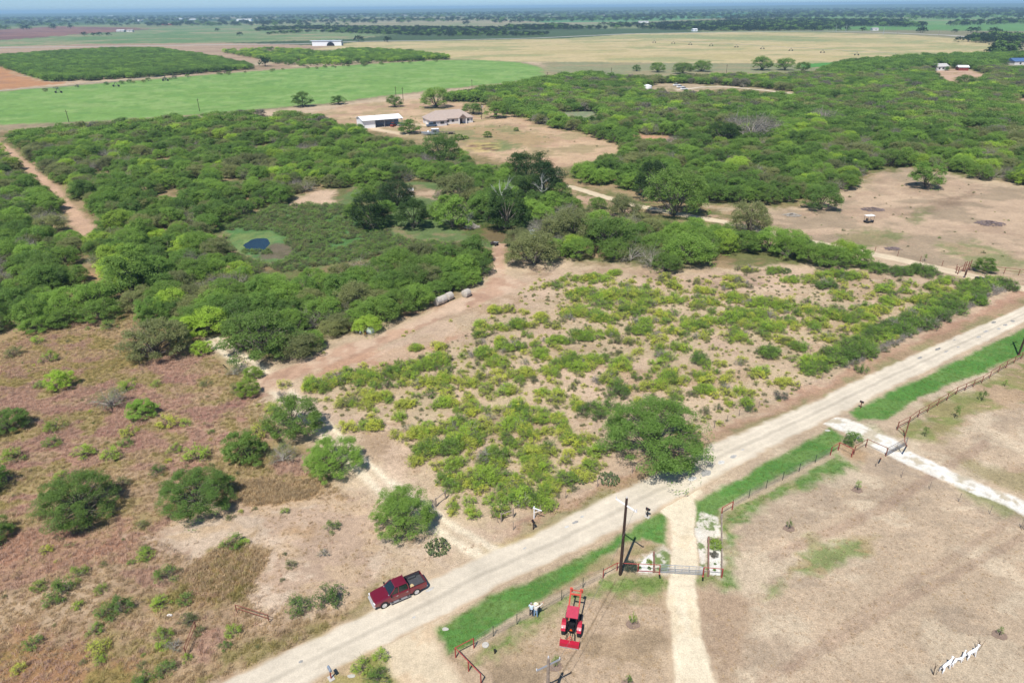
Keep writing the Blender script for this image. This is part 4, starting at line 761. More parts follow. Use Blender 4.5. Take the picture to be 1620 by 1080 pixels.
# ------- individually placed trees and shrubs: (base x, base y, width px, tone, label)
SOLO = [
 (1033, 742, 176, 'huge1_dark', 'huge spreading mesquite tree overhanging the north edge of the caliche road', 0.88),
 (136, 832, 134, 'huge1_green', 'wide green mesquite standing alone in the reddish grass at left', 1.0),
 (320, 822, 126, 'huge0_dark', 'round dark green mesquite at the edge of the pale bare soil', 1.1),
 (392, 735, 72, 'bushy0_green', 'dense green bush with yellowish top left of the pale grey-green shrub', 0.95),
 (450, 736, 48, 'thin0_olive', 'sparse grey-green shrub between the dense green bush and the mesquite by the wheel tracks', 1.1),
 (468, 698, 92, 'low3_green', 'open crowned mesquite nearest the bend of the wheel tracks', 1.15),
 (532, 758, 96, 'huge0_green', 'solitary green mesquite touching the pale wheel tracks', 1.1),
 (640, 852, 104, 'huge1_green', 'mesquite with bare grey twigs uphill of the red pickup', 1.15),
 (252, 572, 108, 'low2_olive', 'low mesquite with grey bare limbs at the corner of the thicket', 1.1),
 (395, 630, 42, 'low3_bright', 'small yellow-green mesquite at the fork of the two tracks', 1.2),
 (402, 600, 34, 'low0_bright', 'little bush at the mouth of the pale side track', 1.0),
 (372, 596, 30, 'thin0_olive', 'sparse thin bush left of the pale side track', 1.0),
 (322, 562, 38, 'low1_bright', 'little yellow-green bush beside the thicket corner', 1.0),
 (100, 618, 48, 'low1_bright', 'light green feathery mesquite in the upper reddish grass', 1.2),
 (178, 650, 62, 'thin0_olive', 'spreading mesquite with bare silvery branches in the reddish grass', 0.9),
 (226, 664, 50, 'bushy1_green', 'compact bright round bush in the middle of the reddish grass', 0.8),
 (18, 686, 62, 'low2_dark', 'dark mesquite cut by the left frame edge above the red grass', 1.1),
 (-22, 786, 80, 'low1_dark', 'tree mostly out of frame whose shadow reaches over the red grass', 1.1),
 (-6, 860, 62, 'low0_green', 'tree at the lower left frame edge with a long dark shadow', 1.1),
 (20, 500, 60, 'mesq3_dark', 'dark mesquite at the left edge of the upper grassland', 1.0),
 (105, 518, 52, 'low2_green', 'open mesquite with a dark twisted trunk in the upper grassland', 1.0),
 (62, 528, 44, 'low0_green', 'slender mesquite with a dark foot shadow in the upper grassland', 1.1),
 (165, 510, 68, 'low1_green', 'broad flat topped mesquite between the thicket and the upper grassland', 0.8),
 (215, 480, 88, 'bushy0_green', 'tall deep green tree bulging out of the thicket above the reddish grass', 1.1),
 (420, 572, 132, 'low2_green', 'big spreading mesquite on the thicket corner above the pale side track', 0.9),
 (590, 366, 66, 'bushy1_deep', 'very dark rounded tree left of its twin on the homestead lawn', 1.1),
 (654, 365, 54, 'bushy2_deep', 'very dark rounded tree in the middle of the homestead row', 1.15),
 (716, 364, 58, 'bushy0_green', 'rounded green tree beside the grey brush pile', 1.2),
 (722, 332, 64, 'mesq1_olive', 'tall pale olive tree behind the homestead row', 1.5),
 (628, 330, 60, 'mesq2_deep', 'dark tree behind the homestead row, nearest the white tank', 1.2),
 (803, 368, 74, 'bushy2_deep', 'dark blue-green tree beside the lone all terrain vehicle', 1.1),
 (770, 352, 60, 'mesq3_dark', 'tall dark tree beneath the bleached dead limbs', 1.05),
 (860, 318, 74, 'bushy1_deep', 'tall tree with a bare white trunk near the north lane', 1.0),
 (835, 290, 76, 'mesq0_deep', 'large dark crown behind the bleached dead tree', 1.0),
 (700, 262, 60, 'mesq1_dark', 'dark tree below the orange clearing', 1.2),
 (905, 390, 78, 'mesq3_olive', 'grey-green mesquite hiding the parked white things', 1.1),
 (845, 425, 82, 'mesq0_olive', 'broad olive mesquite at the end of the bare dirt track', 1.1),
 (1088, 425, 78, 'mesq2_green', 'round green mesquite jutting into the shrubby field', 1.1),
 (960, 405, 80, 'mesq1_green', 'dense mesquite above the thickest clump of shrubs', 1.1),
 (1028, 318, 62, 'bushy0_deep', 'very dark round tree overhanging the north lane', 1.25),
 (1212, 218, 60, 'thin0_grey', 'upper right of the silvery bare trees in the right woods', 1.2),
 (1165, 210, 50, 'thin0_grey', 'smaller upper left silvery bare tree in the right woods', 1.2),
 (1300, 196, 46, 'thin0_grey', 'pale grey tree far right of the silvery bare trees', 1.1),
 (1188, 226, 74, 'thin0_grey', 'silvery leafless tree in the middle of the right woods', 1.3),
 (1142, 230, 60, 'mesq1_deep', 'very dark grey-green tree left of the silvery leafless tree', 1.2),
 (1058, 236, 40, 'thin0_grey', 'pale bare tree beside the small orange clearing in the woods', 1.1),
 (930, 292, 36, 'bushy1_green', 'fresh green round tree at the head of the north lane', 1.0),
 (1065, 348, 96, 'mesq1_green', 'wide mesquite whose crown covers part of the north lane', 1.2),
 (985, 352, 60, 'mesq3_olive', 'olive tree between the wire hoops and the north lane', 1.0),
 (1185, 372, 66, 'mesq2_olive', 'open grey-limbed mesquite by the bend of the north lane', 1.4),
 (1462, 300, 54, 'bushy2_dark', 'lone round tree standing in the tan clearing', 1.0),
 (1297, 335, 60, 'mesq2_dark', 'spreading dark tree at the clearing corner, nearest the covered cart', 1.1),
 (1556, 432, 36, 'bushy1_green', 'round bright bush behind the lane entrance', 0.8),
 (1330, 418, 44, 'mesq3_bright', 'yellow-green mesquite leaning over the pale lane', 1.3),
 (480, 170, 34, 'bushy1_dark', 'isolated round tree at the corner of the green field', 1.2),
 (690, 172, 50, 'mesq1_green', 'broad tree on the bare ground behind the hip roofed house', 1.3),
 (625, 170, 26, 'bushy2_dark', 'small tree between the barn and the green field', 1.2),
 (748, 182, 34, 'mesq0_dark', 'tree right beside the far end of the hip roofed house', 1.2),
 (784, 188, 38, 'bushy0_green', 'tree just right of the pole near the house', 1.2),
 (648, 213, 36, 'bushy1_dark', 'tree between the barn and the parked boat', 1.1),
 (771, 218, 15, 'bushy0_green', 'small ball shaped bush on the house lawn', 1.1),
 (817, 208, 9, 'bushy1_green', 'smallest bush on the house lawn, near the woods edge', 1.2),
 (726, 222, 17, 'bushy2_green', 'low bush on the lawn beside its smaller neighbour', 0.9),
 (737, 220, 10, 'bushy0_green', 'smaller bush of the pair on the house lawn', 0.9),
 (694, 228, 20, 'mesq1_dark', 'bush next to the flat trailer below the boat', 1.0),
 (1450, 140, 30, 'mesq0_dark', 'leaning tree in the far right farmyard', 1.2),
 (1525, 138, 32, 'mesq2_dark', 'flat crowned tree in front of the red sided shed', 1.5),
 (1497, 112, 10, 'bushy1_dark', 'small dark tree in front of the grey farmhouse', 1.2),
 (1040, 115, 24, 'mesq3_green', 'umbrella shaped tree on the edge of the hay field', 1.4),
 (1007, 113, 14, 'bushy1_dark', 'small round tree on the edge of the hay field', 1.2),
 (1080, 118, 34, 'mesq2_green', 'wide tree left of the twin trees by the hay field', 1.2),
 (1110, 114, 30, 'mesq0_green', 'left tree of the close pair by the hay field', 1.4),
 (1241, 112, 30, 'mesq1_green', 'right tree of the spaced trees by the hay field', 1.3),
 (1205, 112, 34, 'mesq3_green', 'middle tree of the spaced trees by the hay field', 1.3),
 (1269, 114, 24, 'bushy2_green', 'last tree before the green patch of the hay field', 1.1),
 (536, 166, 26, 'bushy0_dark', 'bush on the bare ground edge above the metal barn', 0.9),
]
SHR = [  # smaller shrubs: (base x, base y, width px, proto, label)
 (192, 972, 40, 'young0_dark', 'darkest bushy shrub in the lower left grassland'), (175, 975, 34, 'young1_green', 'lower shrub touching the darkest one in the lower left grassland'),
 (100, 945, 42, 'young2_green', 'elongated green shrub in the lower left grassland'), (85, 958, 26, 'young3_green', 'small shrub at the foot of the elongated green one'),
 (64, 934, 24, 'young3_bright', 'light green shrub left of the elongated one'), (127, 914, 28, 'young0_bright', 'small light shrub above the elongated green one'),
 (160, 938, 20, 'young1_bright', 'small upright light shrub above the darkest one'), (75, 874, 20, 'young2_yellow', 'pale weedy shrub high in the lower left grassland'),
 (125, 962, 18, 'young3_bright', 'tiny shrub on the faint pale track'), (265, 918, 34, 'young0_green', 'green shrub with a flat top right of the faint track'),
 (232, 884, 26, 'young1_bright', 'light shrub just under the pale bare soil'), (257, 962, 30, 'young2_bright', 'round yellowish shrub above the white scrap'),
 (295, 956, 26, 'young3_green', 'low green shrub right of the round yellowish one'), (153, 1002, 24, 'young0_green', 'darker of two stacked shrubs near the bottom left'),
 (158, 1032, 34, 'young1_yellow', 'yellowish shrub below the darker one near the bottom left'), (160, 1048, 20, 'young2_bright', 'little shrub at the foot of the yellowish one near the bottom left'),
 (55, 1025, 28, 'young3_green', 'lone shrub in the bottom left corner field'), (260, 1014, 30, 'young0_bright', 'upper shrub left of the leaning rusty frame'),
 (261, 1026, 20, 'young1_bright', 'lower shrub left of the leaning rusty frame'), (298, 988, 28, 'young2_olive', 'sparse shrub at the top end of the leaning rusty frame'),
 (316, 1004, 18, 'young3_olive', 'thin shrub right of the leaning rusty frame'), (297, 1045, 16, 'young0_bright', 'tiny shrub at the foot of the leaning rusty frame'),
 (262, 1068, 32, 'young1_dark', 'bluish shrub near the bottom edge left of the road'), (228, 1082, 30, 'young2_dark', 'shrub cut by the bottom frame edge at left'),
 (370, 1006, 26, 'young3_bright', 'yellow-green shrub between the two rusty frames'), (359, 1026, 17, 'young0_dark', 'bluish shrub below the yellow-green one by the rusty frames'),
 (275, 1032, 26, 'twiggy0_olive', 'dry shrub left of the foot of the leaning rusty frame'),
 (475, 968, 40, 'young1_dark', 'dark upright bush nearest the lying rusty frame'), (523, 956, 48, 'young2_dark', 'dark blue-green bush uphill of the pickup front'),
 (370, 867, 32, 'young0_green', 'green shrub on the edge of the pale soil patch'), (387, 862, 16, 'young1_bright', 'small light shrub touching the green one on the pale soil'),
 (225, 836, 20, 'young2_olive', 'olive shrub at the top of the pale soil patch'), (230, 876, 20, 'young3_green', 'small shrub between the red grass and the pale soil'),
 (452, 812, 14, 'young3_bright', 'tiny shrub on the bare pale slope'), (527, 840, 24, 'young0_green', 'low green shrub on the pale slope left of the pickup tree'),
 (513, 882, 18, 'twiggy0_olive', 'sparse shrub on the bare slope above the pickup'), (462, 898, 18, 'young1_olive', 'faded shrub in the middle of the bare slope'),
 (365, 822, 14, 'young0_olive', 'faded little shrub in front of the round dark mesquite'),
 (30, 1064, 22, 'young1_yellow', 'yellow tuft in the bottom left corner'),
 (88, 682, 30, 'young0_bright', 'small bright shrub among the purple grass'), (86, 706, 26, 'young1_green', 'shrub below the small bright one among the purple grass'),
 (134, 724, 34, 'young2_bright', 'light shrub left of the yellow-green one in the purple grass'), (178, 728, 32, 'young3_bright', 'yellow-green shrub in the purple grass above the wide mesquite'),
 (205, 690, 26, 'young0_yellow', 'pale shrub in the purple grass below the compact round bush'), (202, 706, 22, 'young1_green', 'darker shrub just below the pale one in the purple grass'),
 (252, 752, 26, 'young2_dark', 'dark small shrub above the round dark mesquite'), (268, 676, 32, 'young0_yellow', 'yellowish shrub right of the compact round bush'),
 (295, 674, 18, 'young1_bright', 'small shrub right of the yellowish one'), (315, 730, 40, 'young3_bright', 'shrub at the end of the purple grass'),
 (278, 716, 22, 'young0_bright', 'pale shrub left of the one at the end of the purple grass'), (203, 618, 28, 'young2_bright', 'bright shrub above the bare silvery branches'),
 (64, 614, 18, 'young3_green', 'small shrub left of the feathery mesquite'), (247, 612, 16, 'young1_bright', 'tiny bright shrub above the compact round bush'),
 (80, 572, 26, 'young0_bright', 'light tuft in the upper olive grass'), (22, 565, 26, 'young1_olive', 'low grey shrub at the left of the olive grass'), (175, 522, 26, 'young2_green', 'green shrub at the foot of the broad flat mesquite'),
 (60, 544, 20, 'young3_bright', 'bright tuft below the slender mesquite'), (24, 730, 34, 'young2_bright', 'bright shrub near the left frame edge beside the long shadow'),
 (100, 758, 22, 'young0_bright', 'small shrub above the wide bright mesquite'), (195, 770, 24, 'young3_olive', 'grey-green shrub just right of the wide green mesquite'),
 (326, 612, 18, 'young0_olive', 'faint shrub right of the reddish grass'), (378, 622, 24, 'young1_olive', 'pale shrub left of the small mesquite at the fork'),
 (437, 655, 34, 'young2_yellow', 'yellow-green bush above the open crowned mesquite'), (415, 690, 34, 'young3_yellow', 'yellow bush behind the dense green bush'),

 (1234, 632, 22, 'young0_blue', 'small silvery blue bush beside the road fence'), (1362, 590, 22, 'young0_green', 'rounded bush at the end of the fence row'),
 (1186, 652, 17, 'young0_dark', 'small dark bush by the road fence, right of the huge mesquite'),

 (573, 1062, 30, 'young1_bright', 'bright weedy bush in the patch below the dirt drive'), (600, 1082, 36, 'young2_green', 'green bush at the bottom edge by the dirt drive'), (603, 1045, 26, 'young3_bright', 'light weeds on the corner of the dirt drive'),
]

# clumps of young shrubs in the middle field: (x, y, half width px, half height px, tone)
CL = """490 612 30 16 G;535 606 28 12 G;577 600 32 13 G;622 592 28 13 G;590 633 32 18 Y;545 643 15 9 O;640 643 14 9 Y;550 680 10 6 P;594 678 17 12 Y;632 663 12 8 Y;670 582 22 11 G;695 572 22 11 G;660 690 25 15 Y;735 700 24 13 G;
658 553 14 8 Y;697 551 10 9 Y;761 519 10 6 G;761 532 11 6 G;782 494 16 9 Y;800 493 9 8 O;822 517 20 12 G;793 522 15 10 Y;857 505 12 12 Y;885 519 11 5 O;912 499 20 10 Y;945 505 15 13 G;793 542 14 9 Y;765 564 24 14 G;810 552 22 12 G;785 577 22 12 B;855 562 18 12 B;880 542 20 10 G;915 534 16 9 G;900 575 20 16 G;
870 592 12 10 B;830 594 14 12 Y;940 572 15 12 B;680 577 30 9 B;705 602 30 13 Y;680 607 22 13 Y;745 610 14 10 Y;760 600 12 7 O;795 619 12 8 Y;815 622 8 5 Y;700 642 22 11 B;740 652 22 11 Y;790 652 12 7 Y;820 647 20 14 G;648 642 12 9 Y;855 625 12 9 Y;885 630 18 10 Y;912 642 16 7 B;945 652 18 11 D;810 672 30 18 G;850 667 16 12 B;715 677 25 11 B;745 687 15 12 G;880 665 14 9 B;893 677 13 12 Y;905 697 16 9 G;840 692 12 9 Y;680 692 26 14 Y;770 677 10 6 B;
712 714 14 10 G;680 714 22 12 G;660 732 12 11 Y;775 727 28 14 G;840 722 22 14 G;850 737 18 12 G;715 737 28 12 B;720 762 32 12 G;765 762 28 15 G;820 764 28 12 B;850 757 12 9 B;895 760 18 10 G;905 720 14 7 O;927 715 10 6 B;943 720 10 6 G;933 742 9 7 Y;928 758 9 6 O;735 792 12 7 B;785 792 16 10 B;830 792 26 12 G;860 782 16 10 G;855 797 14 10 G;783 817 10 8 G;713 806 8 6 B;748 816 6 4 B;870 770 10 8 Y;
930 442 40 9 B;975 434 20 7 B;1000 470 34 15 G;960 472 34 15 G;925 465 16 12 G;1015 485 24 8 G;910 497 15 9 B;1005 495 16 9 G;1038 497 14 10 Y;975 504 10 7 B;948 507 14 11 B;1060 478 20 9 B;1105 482 22 9 B;1063 454 10 8 G;1115 463 22 9 Y;1150 456 15 9 B;1045 439 14 4 O;
1090 517 22 12 G;1120 512 22 11 G;1160 506 30 14 G;1200 502 25 14 G;1110 534 14 7 Y;1170 536 18 11 B;1010 527 20 12 G;1020 515 14 10 G;920 536 18 9 G;960 527 22 12 B;985 542 12 7 O;1045 540 12 7 Y;1075 552 25 8 B;1050 567 14 8 G;1000 562 12 7 O;980 582 22 10 G;940 572 18 14 B;910 582 14 14 G;1020 590 10 9 Y;955 604 16 7 B;975 624 12 8 D;990 617 10 9 B;1060 602 16 12 G;1045 612 10 8 B;1065 627 12 8 G;1110 600 12 9 B;1115 622 18 11 B;1105 572 12 7 D;1130 583 10 5 O;1172 573 9 6 O;
1213 562 18 9 D;1197 593 14 13 B;1165 620 25 9 Y;1182 640 18 8 B;1235 607 20 8 Y;1285 577 20 12 G;1340 567 22 12 D;1365 560 15 11 D;1297 592 14 7 D;1265 552 14 9 G;1240 542 16 11 O;1310 539 16 11 B;1390 532 14 8 D;1420 527 24 12 D;1450 517 20 12 D;1480 502 22 11 D;1510 491 22 11 D;1545 480 22 11 D;1500 474 20 9 G;1303 455 14 9 D;1330 470 18 11 B;1395 460 12 9 G;1430 462 10 7 B;1475 459 14 8 G;1560 456 22 9 G;1590 453 8 10 D;1405 480 20 9 B;1450 477 16 9 B;
1200 482 22 11 G;1235 487 22 11 G;1160 472 20 11 Y;1165 495 20 10 B;1195 515 25 11 B;1240 515 22 11 B;1280 492 20 9 B;1320 502 24 12 G;1365 492 15 7 B;1345 508 14 8 G;1290 517 14 9 B;1375 505 12 7 Y;1400 492 14 7 B;1440 500 15 7 Y;1170 532 12 12 B;1215 522 14 10 G;1350 525 14 8 Y;1370 520 14 8 B;
1230 432 14 7 G;1255 447 14 7 G;1325 437 20 11 G;1385 427 14 11 D;1420 434 18 9 D;1455 432 18 11 D;1500 447 16 7 G;1530 452 12 7 G;1350 440 16 8 G;1180 430 16 8 O;1160 445 16 8 O;1290 440 14 7 G"""
CLUMP = [(float(a), float(b), float(c), float(d), e) for a, b, c, d, e in (t.split() for t in CL.replace('\n', '').split(';'))]
for i in range(4): retone('young%d_weed' % i, 'young%d_yellow' % i, 'weed')
retone('young0_blue', 'young0_yellow', 'blue')
TONE = {'G': ['green', 'bright', 'bright', 'yellow'], 'Y': ['yellow', 'bright', 'yellow'], 'B': ['bright', 'bright', 'yellow'], 'D': ['dark', 'green', 'dark'], 'O': ['olive', 'yellow', 'yellow'], 'P': ['yellow']}
YOUNG = []      # (x, y, scale, tone)
for cx, cy, hw, hh, t in CLUMP:
    c = at(cx, cy); s = ppm(cx, cy); a = hw / s; b = hh / s * 0.95; b = max(0.6, min(b, a * 1.15))
    big = (0.75, 1.2) if t in 'GD' else (0.62, 1.0)
    n = max(2, int(1.6 * a * b * 3.14 / 1.15))
    if n > 2: a *= 0.86; b *= 0.86
    for k in range(n):
        r = min(2.2, abs(rnd.normal()) * 0.92); th = rnd.random() * 6.283
        YOUNG.append((c[0] + a * r * math.cos(th), c[1] + 1.25 * b * r * math.sin(th), (big[0] + (big[1] - big[0]) * rnd.random()) * (1.12 - 0.35 * r / 1.9) * (1.15 if t == 'D' else 1), TONE[t][rnd.integers(len(TONE[t]))]))
_rw = resample(gpoly([(1285, 594), (1340, 570), (1372, 556), (1410, 536), (1445, 519), (1480, 502), (1515, 486), (1550, 470), (1588, 453)]), 1.25)
for x, y in _rw:
    for q_ in (0.3, 1.7, 3.1):
        if rnd.random() < 0.86: YOUNG.append((x - 0.35 * q_ + rnd.normal() * 0.35, y + q_ * 0.9 + rnd.normal() * 0.3, 0.85 + 0.45 * rnd.random(), ['dark', 'green', 'green', 'bright'][rnd.integers(4)]))
FIELD = [(470, 610), (640, 570), (740, 530), (790, 490), (850, 440), (1130, 436), (1250, 436), (1400, 440), (1560, 468), (1400, 560), (1230, 640), (1110, 690), (1010, 690), (940, 760), (800, 830), (700, 780), (640, 700), (540, 670)]
P = fill(FIELD, 2.2, 0.9, 0.6, 14, 70, 0.47)
for x, y in P: YOUNG.append((x, y, 0.3 + 0.45 * rnd.random(), ['yellow', 'yellow', 'olive'][rnd.integers(3)]))
for poly_, st_, sd_ in (([(890, 440), (1000, 445), (1060, 470), (1250, 475), (1400, 488), (1330, 530), (1200, 545), (1100, 535), (1000, 540), (900, 515), (860, 480)], 2.1, 75), ([(1240, 440), (1560, 455), (1500, 490), (1400, 530), (1330, 520), (1380, 470)], 2.4, 76), ([(660, 680), (760, 660), (900, 680), (940, 740), (880, 790), (780, 800), (700, 770)], 1.9, 77), ([(520, 590), (700, 560), (860, 520), (900, 600), (760, 640), (620, 650)], 2.2, 78), ([(900, 560), (1060, 560), (1160, 590), (1140, 640), (960, 620)], 2.4, 79)):
    for x, y in fill(poly_, st_, 1.0, 0.75, 7, sd_, 0.46): YOUNG.append((x, y, 0.5 + 0.55 * rnd.random(), ['bright', 'yellow', 'bright', 'yellow', 'green'][rnd.integers(5)]))
P = fill(FIELD, 1.3, 0.9, 0.65, 10, 71, 0.38)
SPRIG = [(x, y, 0.14 + 0.22 * rnd.random(), ['yellow', 'olive'][rnd.integers(2)]) for x, y in P]
for poly, st in (([(120, 470), (210, 500), (330, 560), (420, 640), (500, 720), (600, 800), (640, 880), (560, 960), (340, 1070), (-60, 1090), (-60, 560)], 5.0), ([(1210, 345), (1390, 280), (1440, 275), (1620, 305), (1620, 445), (1420, 405)], 8.0), ([(760, 170), (985, 235), (860, 258), (640, 220), (520, 185)], 9.0)):
    for x, y in fill(poly, st, 1.0, 0.5): SPRIG.append((x, y, 0.18 + 0.3 * rnd.random() ** 2, ['yellow', 'olive', 'olive', 'green'][rnd.integers(4)]))
for x, y in fill([(445, 575), (560, 545), (640, 520), (700, 500), (770, 470), (790, 480), (640, 545), (520, 585)], 4, 1.0, 0.35): SPRIG.append((x, y, 0.2 + 0.15 * rnd.random(), 'yellow'))

SHAPES = {'green': ['mesq0', 'mesq1', 'mesq2', 'mesq3', 'bushy1'], 'dark': ['bushy0', 'bushy1', 'bushy2', 'mesq1', 'mesq2', 'mesq3'], 'bright': ['mesq0', 'mesq1', 'mesq2', 'mesq3'], 'olive': ['mesq0', 'mesq3', 'thin0', 'thin0']}
def plant_thing(name, key, x, y, rz, s, label, cat, group=None, parts=True, sz=1.0):
    p = PROTO[key]
    if parts:
        t = empty(name, (x, y, 0), rz, s); t.scale = (s, s, s * sz)
        c = bpy.data.objects.new('crown', p['crown']); col.objects.link(c); c.parent = t
        w = bpy.data.objects.new('trunk', p['trunk']); col.objects.link(w); w.parent = t
    else:
        t = bpy.data.objects.new(name, p['whole']); col.objects.link(t); t.location = (x, y, 0); t.rotation_euler = (0, 0, rz); t.scale = (s, s, s * sz)
    return tag(t, label, cat, group)
for x, y, w, key, lab, sz in SOLO:
    a = at(x, y); W = w / ppm(x, y); s = W / (PROTO[key]['W'] * (1.18 if x < 420 and y > 560 else 1.10))
    # the base of the crown in the photo is its near edge: move the trunk back by part of the crown's radius
    u = a[:2] / np.linalg.norm(a[:2]); c = a[:2] + u * W * 0.26
    isb = key.startswith('bushy') or 'bush' in lab
    plant_thing('bush' if W < 3.2 else 'mesquite_tree' if key.startswith(('mesq', 'thin', 'low', 'huge')) else 'round_tree', key, c[0], c[1], rnd.random() * 6.28, s, lab, 'bush' if W < 3.2 else 'tree', sz=min(sz, 1.3) if y > 255 else min(sz, 1.3) * 0.72)
for x, y, w, key, lab in SHR:
    a = at(x, y); W = w / ppm(x, y); s = W / PROTO[key]['W']; u = a[:2] / np.linalg.norm(a[:2]); c = a[:2] + u * W * 0.2
    plant_thing('shrub', key, c[0], c[1], rnd.random() * 6.28, s, lab, 'shrub', parts=False)
# the woods: the nearest trees one by one, the rest as one mass
SOLOP = np.array([at(x, y)[:2] * (1 + 0.26 * (w / ppm(x, y)) / np.linalg.norm(at(x, y)[:2])) for x, y, w, *_ in SOLO]); SOLOR = np.array([w / ppm(x, y) / 2 for x, y, w, *_ in SOLO])
def keep_tree(t): return (np.hypot(SOLOP[:, 0] - t[0], SOLOP[:, 1] - t[1]) > SOLOR * 0.8).all()
TREES = [t for t in TREES if keep_tree(t)]
def seen(x, y, h=3.0):
    px, py = proj((x, y, h)); return -20 < px < 1640 and py < 1100
TREES.sort(key=lambda t: -(t[3] / math.hypot(t[0], t[1])) * (1 if seen(t[0], t[1]) else 0.01))
TW = {'green': 'mid green', 'dark': 'dark green', 'bright': 'yellow-green', 'olive': 'grey-olive'}
mass = []; nind = 0
LM = [(407, 388, 'the little pond'), (703, 470, 'the round hay bales'), (586, 520, 'the junk heap'), (60, 280, 'the sandy trail top'), (125, 360, 'the sandy trail end'), (372, 560, 'the pale side track'), (250, 520, 'the upper grassland corner'), (782, 388, 'the all terrain vehicle'), (650, 302, 'the white tank'), (490, 315, 'the sandy patch'), (945, 345, 'the pale hoops'), (1120, 350, 'the lane bend'), (1374, 347, 'the white roofed cart'), (1050, 400, 'the back of the shrubby field'), (1300, 400, 'the right half of the lane'), (40, 470, 'the left frame edge'), (450, 470, 'the pond side of the thicket'), (640, 430, 'the middle of the thicket'), (340, 470, 'the thicket centre'), (180, 430, 'the orange soil patch'), (850, 290, 'the tall white trunk'), (1000, 290, 'the lane head'), (1200, 300, 'the tan pasture'), (700, 250, 'the orange clearing')]
LMP = np.array([at(a, b)[:2] for a, b, _ in LM])
def near_to(x, y): return LM[int(np.argmin(np.hypot(LMP[:, 0] - x, LMP[:, 1] - y)))][2]
SZW = lambda s: 'big' if s > 1.1 else 'small' if s < 0.88 else 'middling'
for x, y, reg, s, t in TREES:
    D = math.hypot(x, y)
    if D > 2600: continue
    sh = SHAPES[t][rnd.integers(len(SHAPES[t]))]; rz = rnd.random() * 6.28
    if nind < 215 and seen(x, y):
        key = sh + '_' + t if sh != 'thin0' else ('thin0_grey' if rnd.random() < 0.4 else 'thin0_olive')
        tw = 'grey leafless looking' if key == 'thin0_grey' else 'thin grey-green' if key == 'thin0_olive' else TW[t]
        kind = 'round_tree' if sh.startswith('bushy') else 'mesquite_tree'; nind += 1
        plant_thing(kind, key, x, y, rz, s, '%s %s %s thicket tree closest to %s' % (SZW(s), tw, 'dense' if kind == 'round_tree' else 'feathery', near_to(x, y)), 'tree', 'thicket trees closest to ' + near_to(x, y), sz=0.9 + 0.25 * rnd.random())
    else:
        if D < 360: key = sh + '_' + t if sh != 'thin0' else ('thin0_grey' if rnd.random() < 0.35 else 'thin0_olive')
        else: key = 'far%d_%s' % (rnd.integers(2), t) if not (t == 'olive' and rnd.random() < 0.2) else 'far0_grey'
        mass.append((key, x, y, rz, s))
stuff_from('thicket', mass, 'continuous mesquite woods running back to the hay fields')
# young shrubs
YOUNG.sort(key=lambda t: -(t[2] / math.hypot(t[0], t[1])))
def where(x, y):
    px, py = proj((x, y, 0))
    if px > 1380: return 'by the far end of the road fence'
    if px > 1140: return 'in the right part of the field above the road'
    if py < 520: return 'in front of the mesquites behind the field'
    if px < 660: return 'near the bend of the wheel tracks'
    if py > 740: return 'just above the mailbox and the white post'
    if px > 950: return 'between the huge mesquite and the thicket'
    return 'in the middle of the open field'
YT = {'yellow': 'yellowish', 'bright': 'light green', 'green': 'green', 'olive': 'faded', 'dark': 'dark green'}
m2 = []
LS = [(1030, 738, 'the huge roadside mesquite'), (845, 820, 'the white sign post'), (697, 796, 'the mossy wooden brace'), (802, 822, 'the grey wooden brace'), (963, 760, 'the prickly pear clump'), (921, 762, 'the small pale prickly pear'), (450, 610, 'the bend of the wheel tracks'), (570, 740, 'the solitary mesquite on the tracks'), (640, 790, 'the lower wheel tracks'), (703, 470, 'the round hay bales'), (782, 430, 'the top of the dirt track'), (780, 700, 'the heart of the lower scrub'), (800, 640, 'the centre of the field'), (900, 560, 'the middle row of shrubs'), (1000, 480, 'the thickest clump of shrubs'), (1110, 510, 'the long shrub band at right centre'), (1088, 430, 'the round mesquite at the back of the field'), (1234, 632, 'the silvery blue bush'), (1300, 460, 'the bare patch near the lane'), (1340, 567, 'the dark bushes by the fence'), (1450, 520, 'the far fence row'), (1545, 442, 'the black bins'), (620, 590, 'the upper left shrub row'), (1150, 600, 'the open ground above the road')]
LSP = np.array([at(a, b)[:2] for a, b, _ in LS])
def near_s(x, y): return LS[int(np.argmin(np.hypot(LSP[:, 0] - x, LSP[:, 1] - y)))][2]
YX = np.array([(q[0], q[1]) for q in YOUNG])
def crowd(x, y):
    d_ = np.sort(np.hypot(YX[:, 0] - x, YX[:, 1] - y))[2]; return 'tightly packed ' if d_ < 0.75 else 'free standing ' if d_ > 1.7 else 'clustered '
SZS = lambda s: 'large' if s > 1.0 else 'small' if s < 0.8 else 'middling'
for j, (x, y, s, t) in enumerate(YOUNG):
    key = 'young%d_%s' % (rnd.integers(4), t)
    if rnd.random() < 0.04: key = 'twiggy0_' + ('grey' if rnd.random() < 0.5 else 'olive')
    if j < 225:
        plant_thing('shrub', key, x, y, rnd.random() * 6.28, s, '%s %s%s mesquite shrub near %s' % (SZS(s), crowd(x, y), 'leafless' if key.startswith('twiggy') else YT[t], near_s(x, y)), 'shrub', 'young shrubs near ' + near_s(x, y), parts=False)
    else: m2.append((key, x, y, rnd.random() * 6.28, s))
stuff_from('young_scrub', m2, 'young yellow-green mesquite scrub spread over the middle field')
stuff_from('weeds', [('young%d_%s' % (rnd.integers(4), t), x, y, rnd.random() * 6.28, s) for x, y, s, t in SPRIG], 'tiny weeds and seedlings dotted over bare soil')
